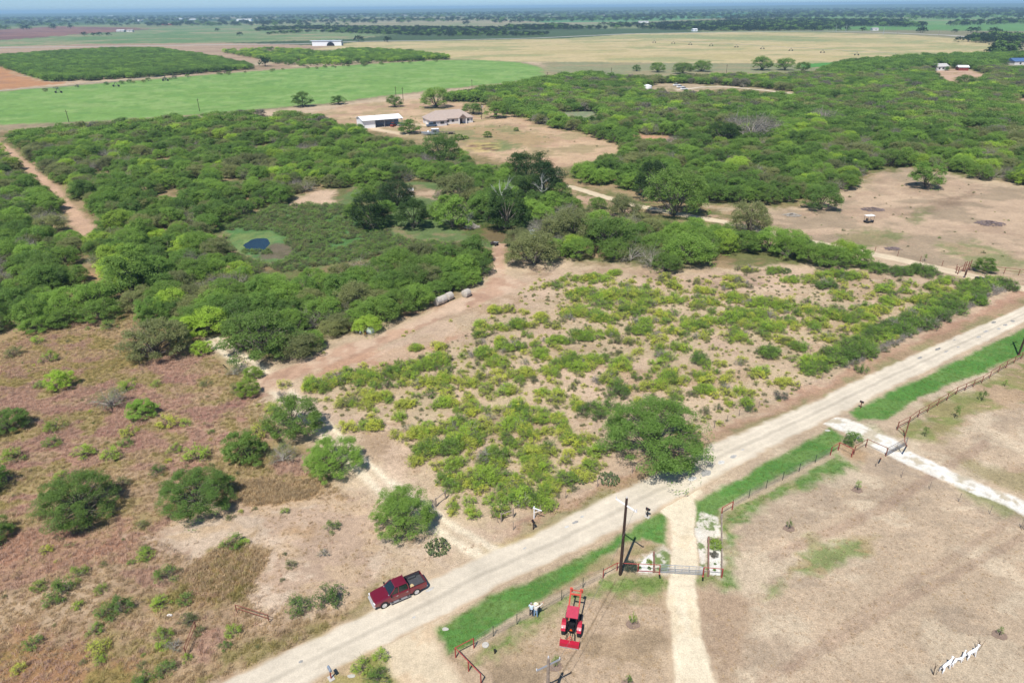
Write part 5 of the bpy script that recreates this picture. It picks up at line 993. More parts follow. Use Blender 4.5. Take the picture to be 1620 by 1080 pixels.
# far oaks
om = []
for j, (x, y, s) in enumerate(OAKS):
    last = j >= len(OAKS) - 48
    if last: plant_thing('oak_tree', 'lump0_oak', x, y, rnd.random() * 6.28, s, 'lone dark oak far off on the open fields', 'tree', 'scattered oaks on the far fields', parts=False)
    else: om.append(('lump0_oak' if rnd.random() < 0.75 else 'lump0_dark', x, y, rnd.random() * 6.28, s))
stuff_from('far_woods', om, 'blue-green tree lines and woods out to the horizon')
print('trees', len(TREES), 'mass', len(mass), 'young', len(YOUNG), 'sprigs', len(SPRIG), 'oaks', len(OAKS))

# ------------------------------------------------------------------ grass tufts, reeds, prickly pear
TUFT = {}
def tuft(key, matn, seed, n, h, spread, width, lean=1.2):
    rng = np.random.default_rng(seed); a = rng.random(n) * 6.283; r = spread * rng.random(n); bx, by = r * np.cos(a), r * np.sin(a)
    b = rng.random(n) * 6.283; l = lean * h * rng.random(n); hh = h * (0.6 + 0.5 * rng.random(n)); wx, wy = width / 2 * np.cos(b + 1.57), width / 2 * np.sin(b + 1.57)
    tx, ty = bx + l * np.cos(b), by + l * np.sin(b); z = np.zeros(n)
    v = np.stack([np.stack([bx - wx, by - wy, z], 1), np.stack([bx + wx, by + wy, z], 1), np.stack([tx + wx * 0.5, ty + wy * 0.5, hh], 1), np.stack([tx - wx * 0.5, ty - wy * 0.5, hh], 1)], 1).reshape(-1, 3)
    TUFT[key] = np_mesh(key, v, np.arange(4 * n).reshape(n, 4), [MATS[matn]])
for i in range(2):
    for k_, m_ in (('red', 'grass_red'), ('tan', 'grass_tan'), ('olive', 'grass_olive'), ('pale', 'grass_pale')): tuft('tuft_%s%d' % (k_, i), m_, 1 + i, 26, 0.30, 0.34, 0.035)
tuft('green_low0', 'leaf_weed', 7, 26, 0.12, 0.34, 0.04, 1.5); tuft('green_low1', 'leaf_weed', 8, 26, 0.10, 0.34, 0.04, 1.5)
TP = {'red': np.array([.30, .18, .14]), 'tan': np.array([.40, .28, .17]), 'olive': np.array([.33, .28, .13]), 'pale': np.array([.55, .43, .32])}
def grass_in(px, step, seed, thr=0.0, nscale=6, keep=1.0, smin=0.6, smax=1.2, kinds=('red', 'tan', 'olive', 'pale'), only_green=False):
    """tufts take the colour of the land they grow on"""
    P = fill(px, step, 1.0, keep, nscale, seed, thr); out = []
    if not len(P): return out
    C = albedo(P[:, 0], P[:, 1]); H_ = C / C.sum(1)[:, None]
    for j, (x, y) in enumerate(P):
        if only_green:
            if H_[j, 1] < 0.40: continue
            q = 'green_low'
        else:
            d = [np.abs(H_[j] - TP[k] / TP[k].sum()).sum() * 2 + 0.25 * abs(C[j].sum() - TP[k].sum()) + 0.12 * rnd.random() for k in kinds]; q = 'tuft_' + kinds[int(np.argmin(d))]
        out.append((q + str(rnd.integers(2)), x, y, rnd.random() * 6.28, smin + (smax - smin) * rnd.random()))
    return out
gr = []
LEFTF = [(-60, 560), (60, 520), (130, 470), (210, 500), (330, 560), (430, 640), (420, 700), (480, 740), (560, 790), (420, 790), (330, 800), (240, 850), (300, 880), (390, 900), (420, 960), (560, 965), (540, 985), (345, 1078), (330, 1100), (-60, 1100)]
gr += grass_in(LEFTF, 0.50, 1)
gr += grass_in([(380, 760), (510, 760), (500, 785), (440, 797), (385, 800)], 0.3, 2, smin=1.0, smax=1.4, kinds=('tan',))
gr += grass_in([(310, 890), (360, 856), (435, 870), (400, 920), (390, 950), (270, 950)], 0.34, 3, smin=0.9, smax=1.3, kinds=('tan', 'olive'))
gr += grass_in([(700, 880), (780, 850), (900, 812), (1000, 768), (1120, 706), (1112, 698), (960, 765), (850, 818), (760, 862)], 0.6, 4, smin=0.4, smax=0.8)
gr += grass_in([(215, 850), (330, 800), (520, 760), (600, 790), (700, 880), (560, 960), (420, 960), (390, 900)], 0.7, 5, 0.42, 3, smin=0.3, smax=0.7)
stuff_from('dry_grass', gr, 'tall dry reddish and straw coloured grass in the left field')
g2 = grass_in([(690, 1000), (760, 948), (860, 905), (1000, 840), (1056, 800), (1060, 925), (950, 935), (800, 1030), (740, 1045)], 0.42, 30, smin=0.5, smax=1.0, only_green=True)
g2 += grass_in([(1100, 795), (1312, 676), (1380, 720), (1200, 830), (1170, 930), (1096, 930)], 0.45, 31, smin=0.5, smax=1.0, only_green=True)
g2 += grass_in([(1340, 660), (1600, 528), (1640, 520), (1640, 560), (1400, 670)], 0.6, 32, smin=0.6, smax=1.1, only_green=True)
gq = grass_in([(1110, 930), (1170, 840), (1330, 745), (1450, 760), (1640, 840), (1640, 1100), (1130, 1100)], 0.62, 40, 0.40, 4, smin=0.22, smax=0.5, kinds=('tan', 'pale'))
gq += grass_in([(760, 1040), (860, 985), (960, 940), (1050, 940), (1060, 1090), (780, 1090)], 0.6, 41, 0.40, 4, smin=0.22, smax=0.5, kinds=('tan', 'pale'))
gq += grass_in([(640, 560), (800, 470), (1130, 450), (1500, 450), (1200, 650), (940, 770), (800, 830), (700, 800), (560, 690), (480, 620)], 0.95, 42, 0.42, 4, smin=0.3, smax=0.6, kinds=('tan', 'pale', 'olive'))
gq += grass_in([(1440, 720), (1500, 680), (1640, 600), (1640, 790)], 0.8, 43, 0.40, 4, smin=0.25, smax=0.5, kinds=('tan', 'pale', 'olive'))
stuff_from('stubble', gq, 'short straw stubble scattered over the bare yards and field')
stuff_from('green_grass', g2, 'short green grass on the roadside verge and lawn edges')
gr = []
for poly, st_, sd_ in (([(350, 358), (440, 326), (540, 324), (585, 345), (640, 380), (560, 412), (450, 434), (430, 422), (470, 402), (450, 380), (430, 364), (372, 366), (356, 380)], 1.25, 6), ([(345, 380), (362, 390), (380, 408), (430, 420), (400, 436), (350, 410)], 1.3, 9), ([(560, 388), (640, 380), (760, 390), (745, 402), (640, 408), (560, 420)], 1.3, 7)):
    P = fill(poly, st_, 0.9, 0.9, 8, sd_, 0.34)
    for x, y in P: gr.append(('young%d_%s' % (rnd.integers(4), ['weed', 'weed', 'weed', 'olive'][rnd.integers(4)]), x, y, rnd.random() * 6.28, 0.5 + 0.5 * rnd.random()))
for k in range(46):
    a_ = at(384 + 46 * rnd.random(), 395 + 8 * rnd.random()); gr.append(('young%d_weed' % rnd.integers(4), a_[0], a_[1], rnd.random() * 6.28, 0.25 + 0.25 * rnd.random()))
stuff_from('undergrowth', gr, 'billowing pale green weeds around the little pond')
print('grass', len(gr))
def pad_cactus(name, x, y, wpx, lab, dark=False):
    a = at(x, y); W = wpx / ppm(x, y); rng = random.Random(int(x)); root = empty(name, tuple(a)); tag(root, lab, 'cactus')
    for k in range(int(26 + W * W * 14)):
        r = W / 2 * math.sqrt(rng.random()); th = rng.random() * 6.28; z = 0.10 + 0.70 * rng.random() * (1 - r / W); rz = rng.random() * 6.28; til = rng.uniform(-0.6, 0.6)
        m = MB(); v = []; n = 8; R = 0.095 + 0.04 * rng.random()
        for q, th_ in ((0.0, 0.35), (-0.03, 1.0), (0.03, 1.0), (0.0, 0.35)):
            for i in range(n):
                aa = 6.283 * i / n; p = Vector((math.cos(aa) * R * th_, q, math.sin(aa) * R * 1.25 * th_))
                p = Matrix.Rotation(rz, 3, 'Z') @ Matrix.Rotation(til, 3, 'X') @ p; v.append((p.x + r * math.cos(th), p.y + r * math.sin(th) , p.z + z))
        f = [[i + j * n, (i + 1) % n + j * n, (i + 1) % n + (j + 1) * n, i + (j + 1) * n] for j in (0, 1, 2) for i in range(n)]; f += [list(range(n))[::-1], [3 * n + i for i in range(n)]]
        m.add(v, f); m.build('pad', MATS['cactus_green'], root, fix=True)
    return root
for x, y, w, lab in [(692, 868, 40, 'prickly pear cactus at the foot of the mesquite uphill of the pickup'), (963, 760, 34, 'grey-green prickly pear clump just left of the huge roadside mesquite'), (921, 762, 18, 'small pale prickly pear behind the road fence'), (1230, 412, 0, ''), (352, 480, 0, ''), (1240, 430, 24, 'dark prickly pear at the top of the shrubby field'), (300, 530, 30, 'prickly pear in the shade of the thicket corner')]:
    if w: pad_cactus('prickly_pear', x, y, w, lab)

# ================================================================== built things
def spot(px, py, z=0.0): return V(px, py, z)
def heading(p, q): d = spot(*q) - spot(*p); return math.atan2(d.y, d.x)
RUST = mat('rusty_pipe', (0.20, 0.075, 0.05), 0.8, noise=(4, 0.35)); REDP = mat('red_pipe', (0.30, 0.055, 0.045), 0.6, noise=(3, 0.2))
WOODD = mat('creosote_wood', (0.045, 0.026, 0.020), 0.9, noise=(3, 0.3)); WOODG = mat('weathered_wood', (0.26, 0.21, 0.17), 0.9, noise=(3, 0.3))
STEEL = mat('galvanised_steel', (0.52, 0.54, 0.56), 0.4, 0.7); WHITE = mat('white_paint', (0.80, 0.80, 0.80), 0.5); BLACK = mat('black_plastic', (0.015, 0.015, 0.017), 0.45)
WIRE = mat('fence_wire', (0.20, 0.20, 0.19), 0.5, 0.5); CONC = mat('pale_concrete', (0.42, 0.40, 0.36), 0.9, noise=(4, 0.15)); TPOST = mat('dark_green_steel', (0.03, 0.05, 0.035), 0.6)
CARRED = mat('dark_red_car_paint', (0.15, 0.003, 0.014), 0.30, 0.15, spec=0.6, coat=1.0); GLASS = mat('tinted_glass', (0.012, 0.02, 0.022), 0.06, spec=0.8)
RUBBER = mat('tyre_rubber', (0.02, 0.02, 0.021), 0.85); CHROME = mat('chrome_trim', (0.62, 0.61, 0.60), 0.35, 0.55); DKGREY = mat('bed_liner', (0.055, 0.058, 0.065), 0.8, noise=(5, 0.2))
LAMP = mat('lamp_lens', (0.75, 0.76, 0.78), 0.15, spec=0.8); TAIL = mat('tail_lens', (0.35, 0.01, 0.01), 0.2)

# ---- red pickup
def pickup():
    F = spot(611, 961); R_ = spot(659, 940.5); d = (F - R_).normalized(); nrm = Vector((-d.y, d.x, 0)); 
    if nrm.y < 0: nrm = -nrm
    c = (F + R_) / 2 + nrm * 0.93; rz = math.atan2(d.y, d.x)
    t = empty('pickup_truck', c, rz, 0.92); tag(t, 'dark red crew cab pickup truck parked on the edge of the caliche road', 'pickup truck')
    def ring(x, hw, zb, zs, zt, tw, crown=0.03):   # lower body section
        return [(x, -hw * 0.96, zb), (x, -hw, zb + 0.12), (x, -hw, zs), (x, -tw, zt), (x, -tw * 0.5, zt + crown), (x, tw * 0.5, zt + crown), (x, tw, zt), (x, hw, zs), (x, hw, zb + 0.12), (x, hw * 0.96, zb)]
    m = MB().loft([ring(2.86, 0.84, 0.62, 0.80, 0.98, 0.72), ring(2.78, 0.93, 0.52, 0.95, 1.10, 0.80), ring(2.3, 0.99, 0.50, 1.02, 1.17, 0.86), ring(1.6, 1.0, 0.48, 1.06, 1.22, 0.88), ring(1.12, 1.0, 0.42, 1.10, 1.25, 0.90), ring(1.0, 1.0, 0.40, 1.12, 1.22, 0.94, 0.0), ring(-0.2, 1.0, 0.40, 1.14, 1.22, 0.95, 0.0), ring(-1.02, 1.0, 0.42, 1.16, 1.24, 0.96, 0.0)])
    body = m.build('body', CARRED, t, smooth=True)
    # hood seams and bulge
    MB().loft([[(2.7, y, 1.11) for y in (-0.45, 0.45)] + [(2.7, 0.45, 1.145), (2.7, -0.45, 1.145)], [(1.2, y, 1.27) for y in (-0.52, 0.52)] + [(1.2, 0.50, 1.305), (1.2, -0.50, 1.305)]]).build('hood_bulge', CARRED, body, smooth=True)
    def cab(x, hw, z): return (x, hw, z)
    B = [(1.18, 0.88), (-1.0, 0.88)]; T = [(0.42, 0.70), (-0.86, 0.72)]; z0, z1 = 1.22, 1.88
    m = MB(); zz = z1
    m.loft([[(0.46, -0.68, z1 - 0.02), (0.46, 0.68, z1 - 0.02), (-0.9, 0.70, z1 - 0.02), (-0.9, -0.70, z1 - 0.02)], [(0.40, -0.60, z1 + 0.05), (0.40, 0.60, z1 + 0.05), (-0.86, 0.62, z1 + 0.05), (-0.86, -0.62, z1 + 0.05)]])
    m.build('roof', CARRED, t, smooth=False, bevel=0.02)
    m = MB()
    for s_ in (-1, 1):
        for (xb, xt) in ((1.18, 0.44), (0.16, 0.10), (-1.0, -0.88)): m.tube([(xb, s_ * 0.89, z0), (xt, s_ * 0.70, z1)], 0.055, 6)
    m.build('pillars', CARRED, t)
    MB().add([(1.20, -0.82, z0 + 0.02), (1.20, 0.82, z0 + 0.02), (0.47, 0.64, z1 - 0.02), (0.47, -0.64, z1 - 0.02), (1.12, -0.80, z0 + 0.0), (1.12, 0.80, z0), (0.42, 0.62, z1 - 0.04), (0.42, -0.62, z1 - 0.04)], [[0, 1, 2, 3], [7, 6, 5, 4], [0, 4, 5, 1], [1, 5, 6, 2], [2, 6, 7, 3], [3, 7, 4, 0]]).build('windshield', GLASS, t)
    MB().box((0.98, -0.80, 1.24), (1.26, 0.80, 1.262)).build('wiper_cowl', STEEL, t)
    MB().add([(-0.98, -0.80, z0 + 0.03), (-0.98, 0.80, z0 + 0.03), (-0.88, 0.64, z1 - 0.03), (-0.88, -0.64, z1 - 0.03), (-0.94, -0.8, z0 + 0.03), (-0.94, 0.8, z0 + 0.03), (-0.84, 0.64, z1 - 0.03), (-0.84, -0.64, z1 - 0.03)], [[3, 2, 1, 0], [4, 5, 6, 7], [0, 1, 5, 4], [2, 3, 7, 6], [1, 2, 6, 5], [3, 0, 4, 7]]).build('rear_window', GLASS, t)
    MB().box((0.88, -0.6, 1.0), (-0.85, 0.6, 1.30)).build('cabin_interior', BLACK, t)
    for s_ in (-1, 1):
        for xa, xb, xc, xd in ((1.02, 0.20, 0.14, 0.46), (0.08, -0.88, -0.80, 0.04)):
            o = 0.012 * s_
            MB().add([(xa, s_ * 0.885, z0 + 0.02), (xb, s_ * 0.885, z0 + 0.02), (xc, s_ * 0.715, z1 - 0.06), (xd, s_ * 0.715, z1 - 0.06), (xa, s_ * 0.86, z0 + 0.02), (xb, s_ * 0.86, z0 + 0.02), (xc, s_ * 0.69, z1 - 0.06), (xd, s_ * 0.69, z1 - 0.06)], [[0, 1, 2, 3], [7, 6, 5, 4], [0, 4, 5, 1], [1, 5, 6, 2], [2, 6, 7, 3], [3, 7, 4, 0]]).build('side_window', GLASS, t)
        for xa, xb in ((0.22, 1.12), (-0.9, 0.16)):
            dr = MB().box((xa, s_ * 1.004 - 0.006, 0.52), (xb, s_ * 1.004 + 0.006, 1.12)).build('door', CARRED, t)
            MB().box((xa + 0.06, s_ * 1.03 - 0.012, 1.0), (xa + 0.26, s_ * 1.03 + 0.012, 1.04)).build('handle', CHROME, dr)
        MB().box((0.98, s_ * 1.10 - 0.10, 1.20), (1.12, s_ * 1.10 + 0.10, 1.46)).build('mirror', BLACK, t, bevel=0.03)
        MB().box((-1.0, s_ * 1.06 - 0.09, 0.34), (1.25, s_ * 1.06 + 0.09, 0.40)).build('side_step', STEEL, t)
        for xx in (-0.8, 0.15, 1.0): MB().box((xx - 0.13, s_ * 1.07 - 0.07, 0.402), (xx + 0.13, s_ * 1.07 + 0.07, 0.412)).build('step_pad', BLACK, t)
        # bed side
        m = MB().loft([[(x, s_ * 0.90, 0.52), (x, s_ * hw, 0.50), (x, s_ * hw, 1.14), (x, s_ * 0.96, 1.24), (x, s_ * 0.88, 1.24), (x, s_ * 0.86, 1.0)] for x, hw in ((-1.06, 1.0), (-1.6, 1.01), (-2.4, 1.01), (-2.86, 0.99), (-2.96, 0.96))]); m.build('bed_side', CARRED, t, smooth=True)
        MB().box((-2.94, s_ * 0.92 - 0.035, 1.241), (-1.06, s_ * 0.92 + 0.035, 1.262)).build('bed_rail', BLACK, t)
        MB().box((2.55, s_ * 0.76 - 0.16, 0.82), (2.90, s_ * 0.76 + 0.14, 1.02)).build('headlight', LAMP, t, bevel=0.03)
        MB().box((-2.98, s_ * 0.93 - 0.06, 0.78), (-2.86, s_ * 0.93 + 0.05, 1.10)).build('tail_light', TAIL, t)
    MB().box((-2.92, -0.88, 0.70), (-1.06, 0.88, 0.76)).build('bed_floor', DKGREY, t)
    MB().box((-1.10, -0.88, 0.76), (-1.05, 0.88, 1.24)).build('bed_front', DKGREY, t)
    for s_ in (-1, 1): MB().box((-2.9, s_ * 0.865 - 0.012, 0.76), (-1.11, s_ * 0.865 + 0.012, 1.20)).build('bed_liner', DKGREY, t); MB().box((-2.4, s_ * 0.74 - 0.12, 0.76), (-1.5, s_ * 0.74 + 0.11, 0.98)).build('wheel_well', DKGREY, t, bevel=0.04)
    tg = MB().box((-3.0, -0.86, 0.66), (-2.93, 0.86, 1.24)).build('tailgate', CARRED, t, bevel=0.015); MB().box((-3.015, -0.1, 1.0), (-3.0, 0.1, 1.06)).build('handle', BLACK, tg)
    MB().box((2.80, -0.62, 0.68), (2.93, 0.62, 0.98)).build('grille', CHROME, t, bevel=0.03)
    MB().box((2.72, -0.92, 0.42), (3.02, 0.92, 0.66)).build('front_bumper', CHROME, t, bevel=0.06)
    MB().box((-3.14, -0.90, 0.46), (-2.98, 0.90, 0.64)).build('rear_bumper', CHROME, t, bevel=0.04)
    MB().box((-2.9, -0.8, 0.36), (2.7, 0.8, 0.60)).build('chassis', BLACK, t)
    for sx in (1.86, -1.78):
        for s_ in (-1, 1):
            w = MB().lathe([(0.30, -0.13), (0.40, -0.12), (0.41, 0), (0.40, 0.12), (0.30, 0.13)], 20, (sx, s_ * 0.90, 0.41), 'y').build('wheel', RUBBER, t, smooth=True)
            mm = MB().lathe([(0.255, -0.02), (0.265, 0.02)], 16, (sx, s_ * 1.02, 0.41), 'y')
            for k in range(5):
                a = k * 1.2566; mm.box((sx - 0.035, s_ * 1.03 - 0.02, 0.42), (sx + 0.035, s_ * 1.03 + 0.02, 0.66)) if k == 0 else mm.tube([(sx, s_ * 1.035, 0.41), (sx + 0.24 * math.sin(a), s_ * 1.035, 0.41 + 0.24 * math.cos(a))], 0.035, 4)
            mm.build('rim', CHROME, w)
            ar = []
            for k in range(9): a = math.pi * k / 8; ar.append((sx + 0.50 * math.cos(a), s_ * 1.0, 0.44 + 0.50 * math.sin(a)))
            MB().tube(ar, 0.035, 5).build('wheel_arch', CARRED, t); MB().lathe([(0.47, -0.02), (0.47, 0.016)], 20, (sx, s_ * 0.99, 0.44), 'y').build('wheel_housing', BLACK, t)
    hb = MB().box((-0.25, -0.2, 0), (0.25, 0.2, 0.3)).build('straw_box', mat('tan_cardboard', (0.5, 0.38, 0.2), 0.9), None, loc=None, bevel=0.03)
    hb.matrix_world = Matrix.Translation(c) @ Matrix.Rotation(rz, 4, 'Z') @ Matrix.Scale(0.92, 4) @ Matrix.Translation((-1.42, 0.5, 0.765)) @ Matrix.Rotation(0.3, 4, 'Z')
    tag(hb, 'small tan box lying in the front corner of the pickup bed', 'box')
pickup()

# ---- red tractor with front loader and rear box scraper
TR = mat('tractor_red', (0.40, 0.012, 0.035), 0.4, spec=0.5, noise=(3, 0.1)); TRR = mat('canopy_red', (0.45, 0.05, 0.085), 0.55, noise=(3, 0.1)); LR = mat('loader_red', (0.55, 0.09, 0.06), 0.5)
def tractor():
    A, B = spot(892, 1004), spot(914.7, 1006.5); c = (A + B) / 2; f = spot(908.6, 962, 1.3) - spot(904, 990, 1.3); rz = math.atan2(f.y, f.x); d = Vector((math.cos(rz), math.sin(rz), 0))
    c = c + d * 0.35
    t = empty('tractor', c, rz); tag(t, 'red compact tractor with raised front loader and rear scraper on the dry lawn', 'tractor')
    ch = MB().box((-0.35, -0.26, 0.45), (1.75, 0.26, 0.85), ).build('chassis', BLACK, t)
    MB().loft([[(0.75, -0.30, 0.85), (0.75, 0.30, 0.85), (0.75, 0.28, 1.36), (0.75, -0.28, 1.36)], [(1.6, -0.27, 0.85), (1.6, 0.27, 0.85), (1.6, 0.23, 1.28), (1.6, -0.23, 1.28)], [(1.92, -0.24, 0.85), (1.92, 0.24, 0.85), (1.90, 0.18, 1.12), (1.90, -0.18, 1.12)]]).build('hood', TR, t, bevel=0.03)
    MB().box((1.90, -0.2, 0.8), (1.96, 0.2, 1.08)).build('grille', BLACK, t)
    MB().box((-0.15, -0.5, 0.62), (0.72, 0.5, 0.68)).build('platform', BLACK, t)
    st = MB().box((-0.15, -0.23, 0.85), (0.25, 0.23, 0.97)).box((-0.22, -0.23, 0.95), (-0.12, 0.23, 1.35)).build('seat', BLACK, t, bevel=0.03)
    MB().lathe([(0.17, 0), (0.20, 0.02), (0.17, 0.04)], 14, (0.5, 0, 1.28)).tube([(0.7, 0, 0.9), (0.52, 0, 1.29)], 0.02).build('steering_wheel', BLACK, t)
    for s_ in (-1, 1):
        w = MB().lathe([(0.30, -0.19), (0.58, -0.18), (0.62, -0.08), (0.62, 0.08), (0.58, 0.18), (0.30, 0.19)], 22, (0, s_ * 0.72, 0.62), 'y').build('rear_wheel', RUBBER, t)
        mm = MB()
        for k in range(22):
            a = k * 6.2832 / 22; mm.tube([(0.63 * math.cos(a), s_ * 0.72 - 0.17, 0.62 + 0.63 * math.sin(a)), (0.63 * math.cos(a + 0.2), s_ * 0.72 + 0.17, 0.62 + 0.63 * math.sin(a + 0.2))], 0.028, 4)
        mm.build('tread', RUBBER, w); MB().lathe([(0.29, -0.05), (0.31, 0.05)], 14, (0, s_ * 0.80, 0.62), 'y').build('rim', mat('rim_silver', (0.6, 0.6, 0.58), 0.4, 0.5), w)
        w = MB().lathe([(0.2, -0.11), (0.36, -0.10), (0.38, 0), (0.36, 0.10), (0.2, 0.11)], 16, (1.5, s_ * 0.66, 0.38), 'y').build('front_wheel', RUBBER, t); MB().lathe([(0.19, -0.04), (0.2, 0.04)], 12, (1.5, s_ * 0.72, 0.38), 'y').build('rim', mat('rim_silver', (0.6, 0.6, 0.58)), w)
        arc = []
        for k in range(8):
            a = math.radians(20 + 140 * k / 7); arc.append([(0.72 * math.cos(a), s_ * 0.52, 0.62 + 0.72 * math.sin(a)), (0.72 * math.cos(a), s_ * 0.92, 0.62 + 0.72 * math.sin(a)), (0.76 * math.cos(a), s_ * 0.92, 0.62 + 0.76 * math.sin(a)), (0.76 * math.cos(a), s_ * 0.52, 0.62 + 0.76 * math.sin(a))])
        MB().loft(arc).build('fender', TR, t); MB().box((-0.62, s_ * 0.8 - 0.06, 1.12), (-0.54, s_ * 0.8 + 0.06, 1.22)).build('tail_lamp', LAMP, t)
        MB().tube([(-0.42, s_ * 0.45, 0.8), (-0.45, s_ * 0.46, 2.25), (-0.2, s_ * 0.46, 2.33), (0.9, s_ * 0.46, 2.33)], 0.04, 6).build('roll_bar', BLACK, t)
        # loader arm: post, rising boom, forward boom
        la = MB().box((0.85, s_ * 0.42 - 0.05, 0.6), (1.0, s_ * 0.42 + 0.05, 1.55)).tube([(0.9, s_ * 0.46, 1.5), (1.9, s_ * 0.47, 2.15), (2.75, s_ * 0.48, 2.45), (3.25, s_ * 0.48, 2.15)], 0.065, 4).build('loader_arm', LR, t)
        MB().tube([(0.95, s_ * 0.46, 0.95), (2.0, s_ * 0.47, 2.05)], 0.03, 6).build('hydraulic_cylinder', STEEL, la)
        MB().box((3.15, s_ * 0.48 - 0.14, 1.85), (3.30, s_ * 0.48 + 0.14, 2.25)).build('bucket_mount', LR, la)
    MB().box((2.35, -0.47, 2.28), (2.47, 0.47, 2.40)).build('cross_tube', LR, t); MB().box((3.2, -0.40, 1.95), (3.26, 0.40, 2.03)).build('mount_bar', LR, t)
    MB().box((-0.45, -0.55, 2.36), (0.95, 0.55, 2.41)).build('canopy', TRR, t, bevel=0.02)
    MB().add([(-0.6, -0.13, 0.95), (-0.6, 0.13, 0.95), (-0.6, 0, 1.2), (-0.62, -0.13, 0.95), (-0.62, 0.13, 0.95), (-0.62, 0, 1.2)], [[0, 1, 2], [5, 4, 3], [0, 3, 4, 1], [1, 4, 5, 2], [2, 5, 3, 0]]).build('warning_triangle', mat('orange_reflector', (0.85, 0.12, 0.02), 0.5), t)
    h = MB().tube([(-0.4, -0.32, 0.5), (-1.15, -0.4, 0.42)], 0.035).tube([(-0.4, 0.32, 0.5), (-1.15, 0.4, 0.42)], 0.035).tube([(-0.4, 0, 0.95), (-1.2, 0, 0.85)], 0.035).build('hitch', BLACK, t)
    bx_ = empty('scraper', (0, 0, 0)); bx_.parent = t
    MB().box((-1.75, -0.85, 0.12), (-1.68, 0.85, 0.52)).build('back_blade', TR, bx_); MB().box((-1.78, -0.85, 0.02), (-1.66, 0.85, 0.10)).build('cutting_edge', STEEL, bx_)
    for s_ in (-1, 1): MB().box((-1.72, s_ * 0.86 - 0.02, 0.06), (-1.1, s_ * 0.86 + 0.02, 0.52)).build('side_plate', TR, bx_)
    MB().box((-1.68, -0.84, 0.44), (-1.35, 0.84, 0.52)).build('top_plate', TR, bx_); MB().tube([(-1.3, -0.84, 0.45), (-1.3, 0.84, 0.45)], 0.05).build('shank_bar', TR, bx_)
    MB().tube([(-1.2, -0.25, 0.45), (-1.2, 0, 0.98), (-1.2, 0.25, 0.45)], 0.035).tube([(-1.2, 0, 0.95), (-1.6, 0, 0.52)], 0.035).build('mast', LR, bx_)
tractor()

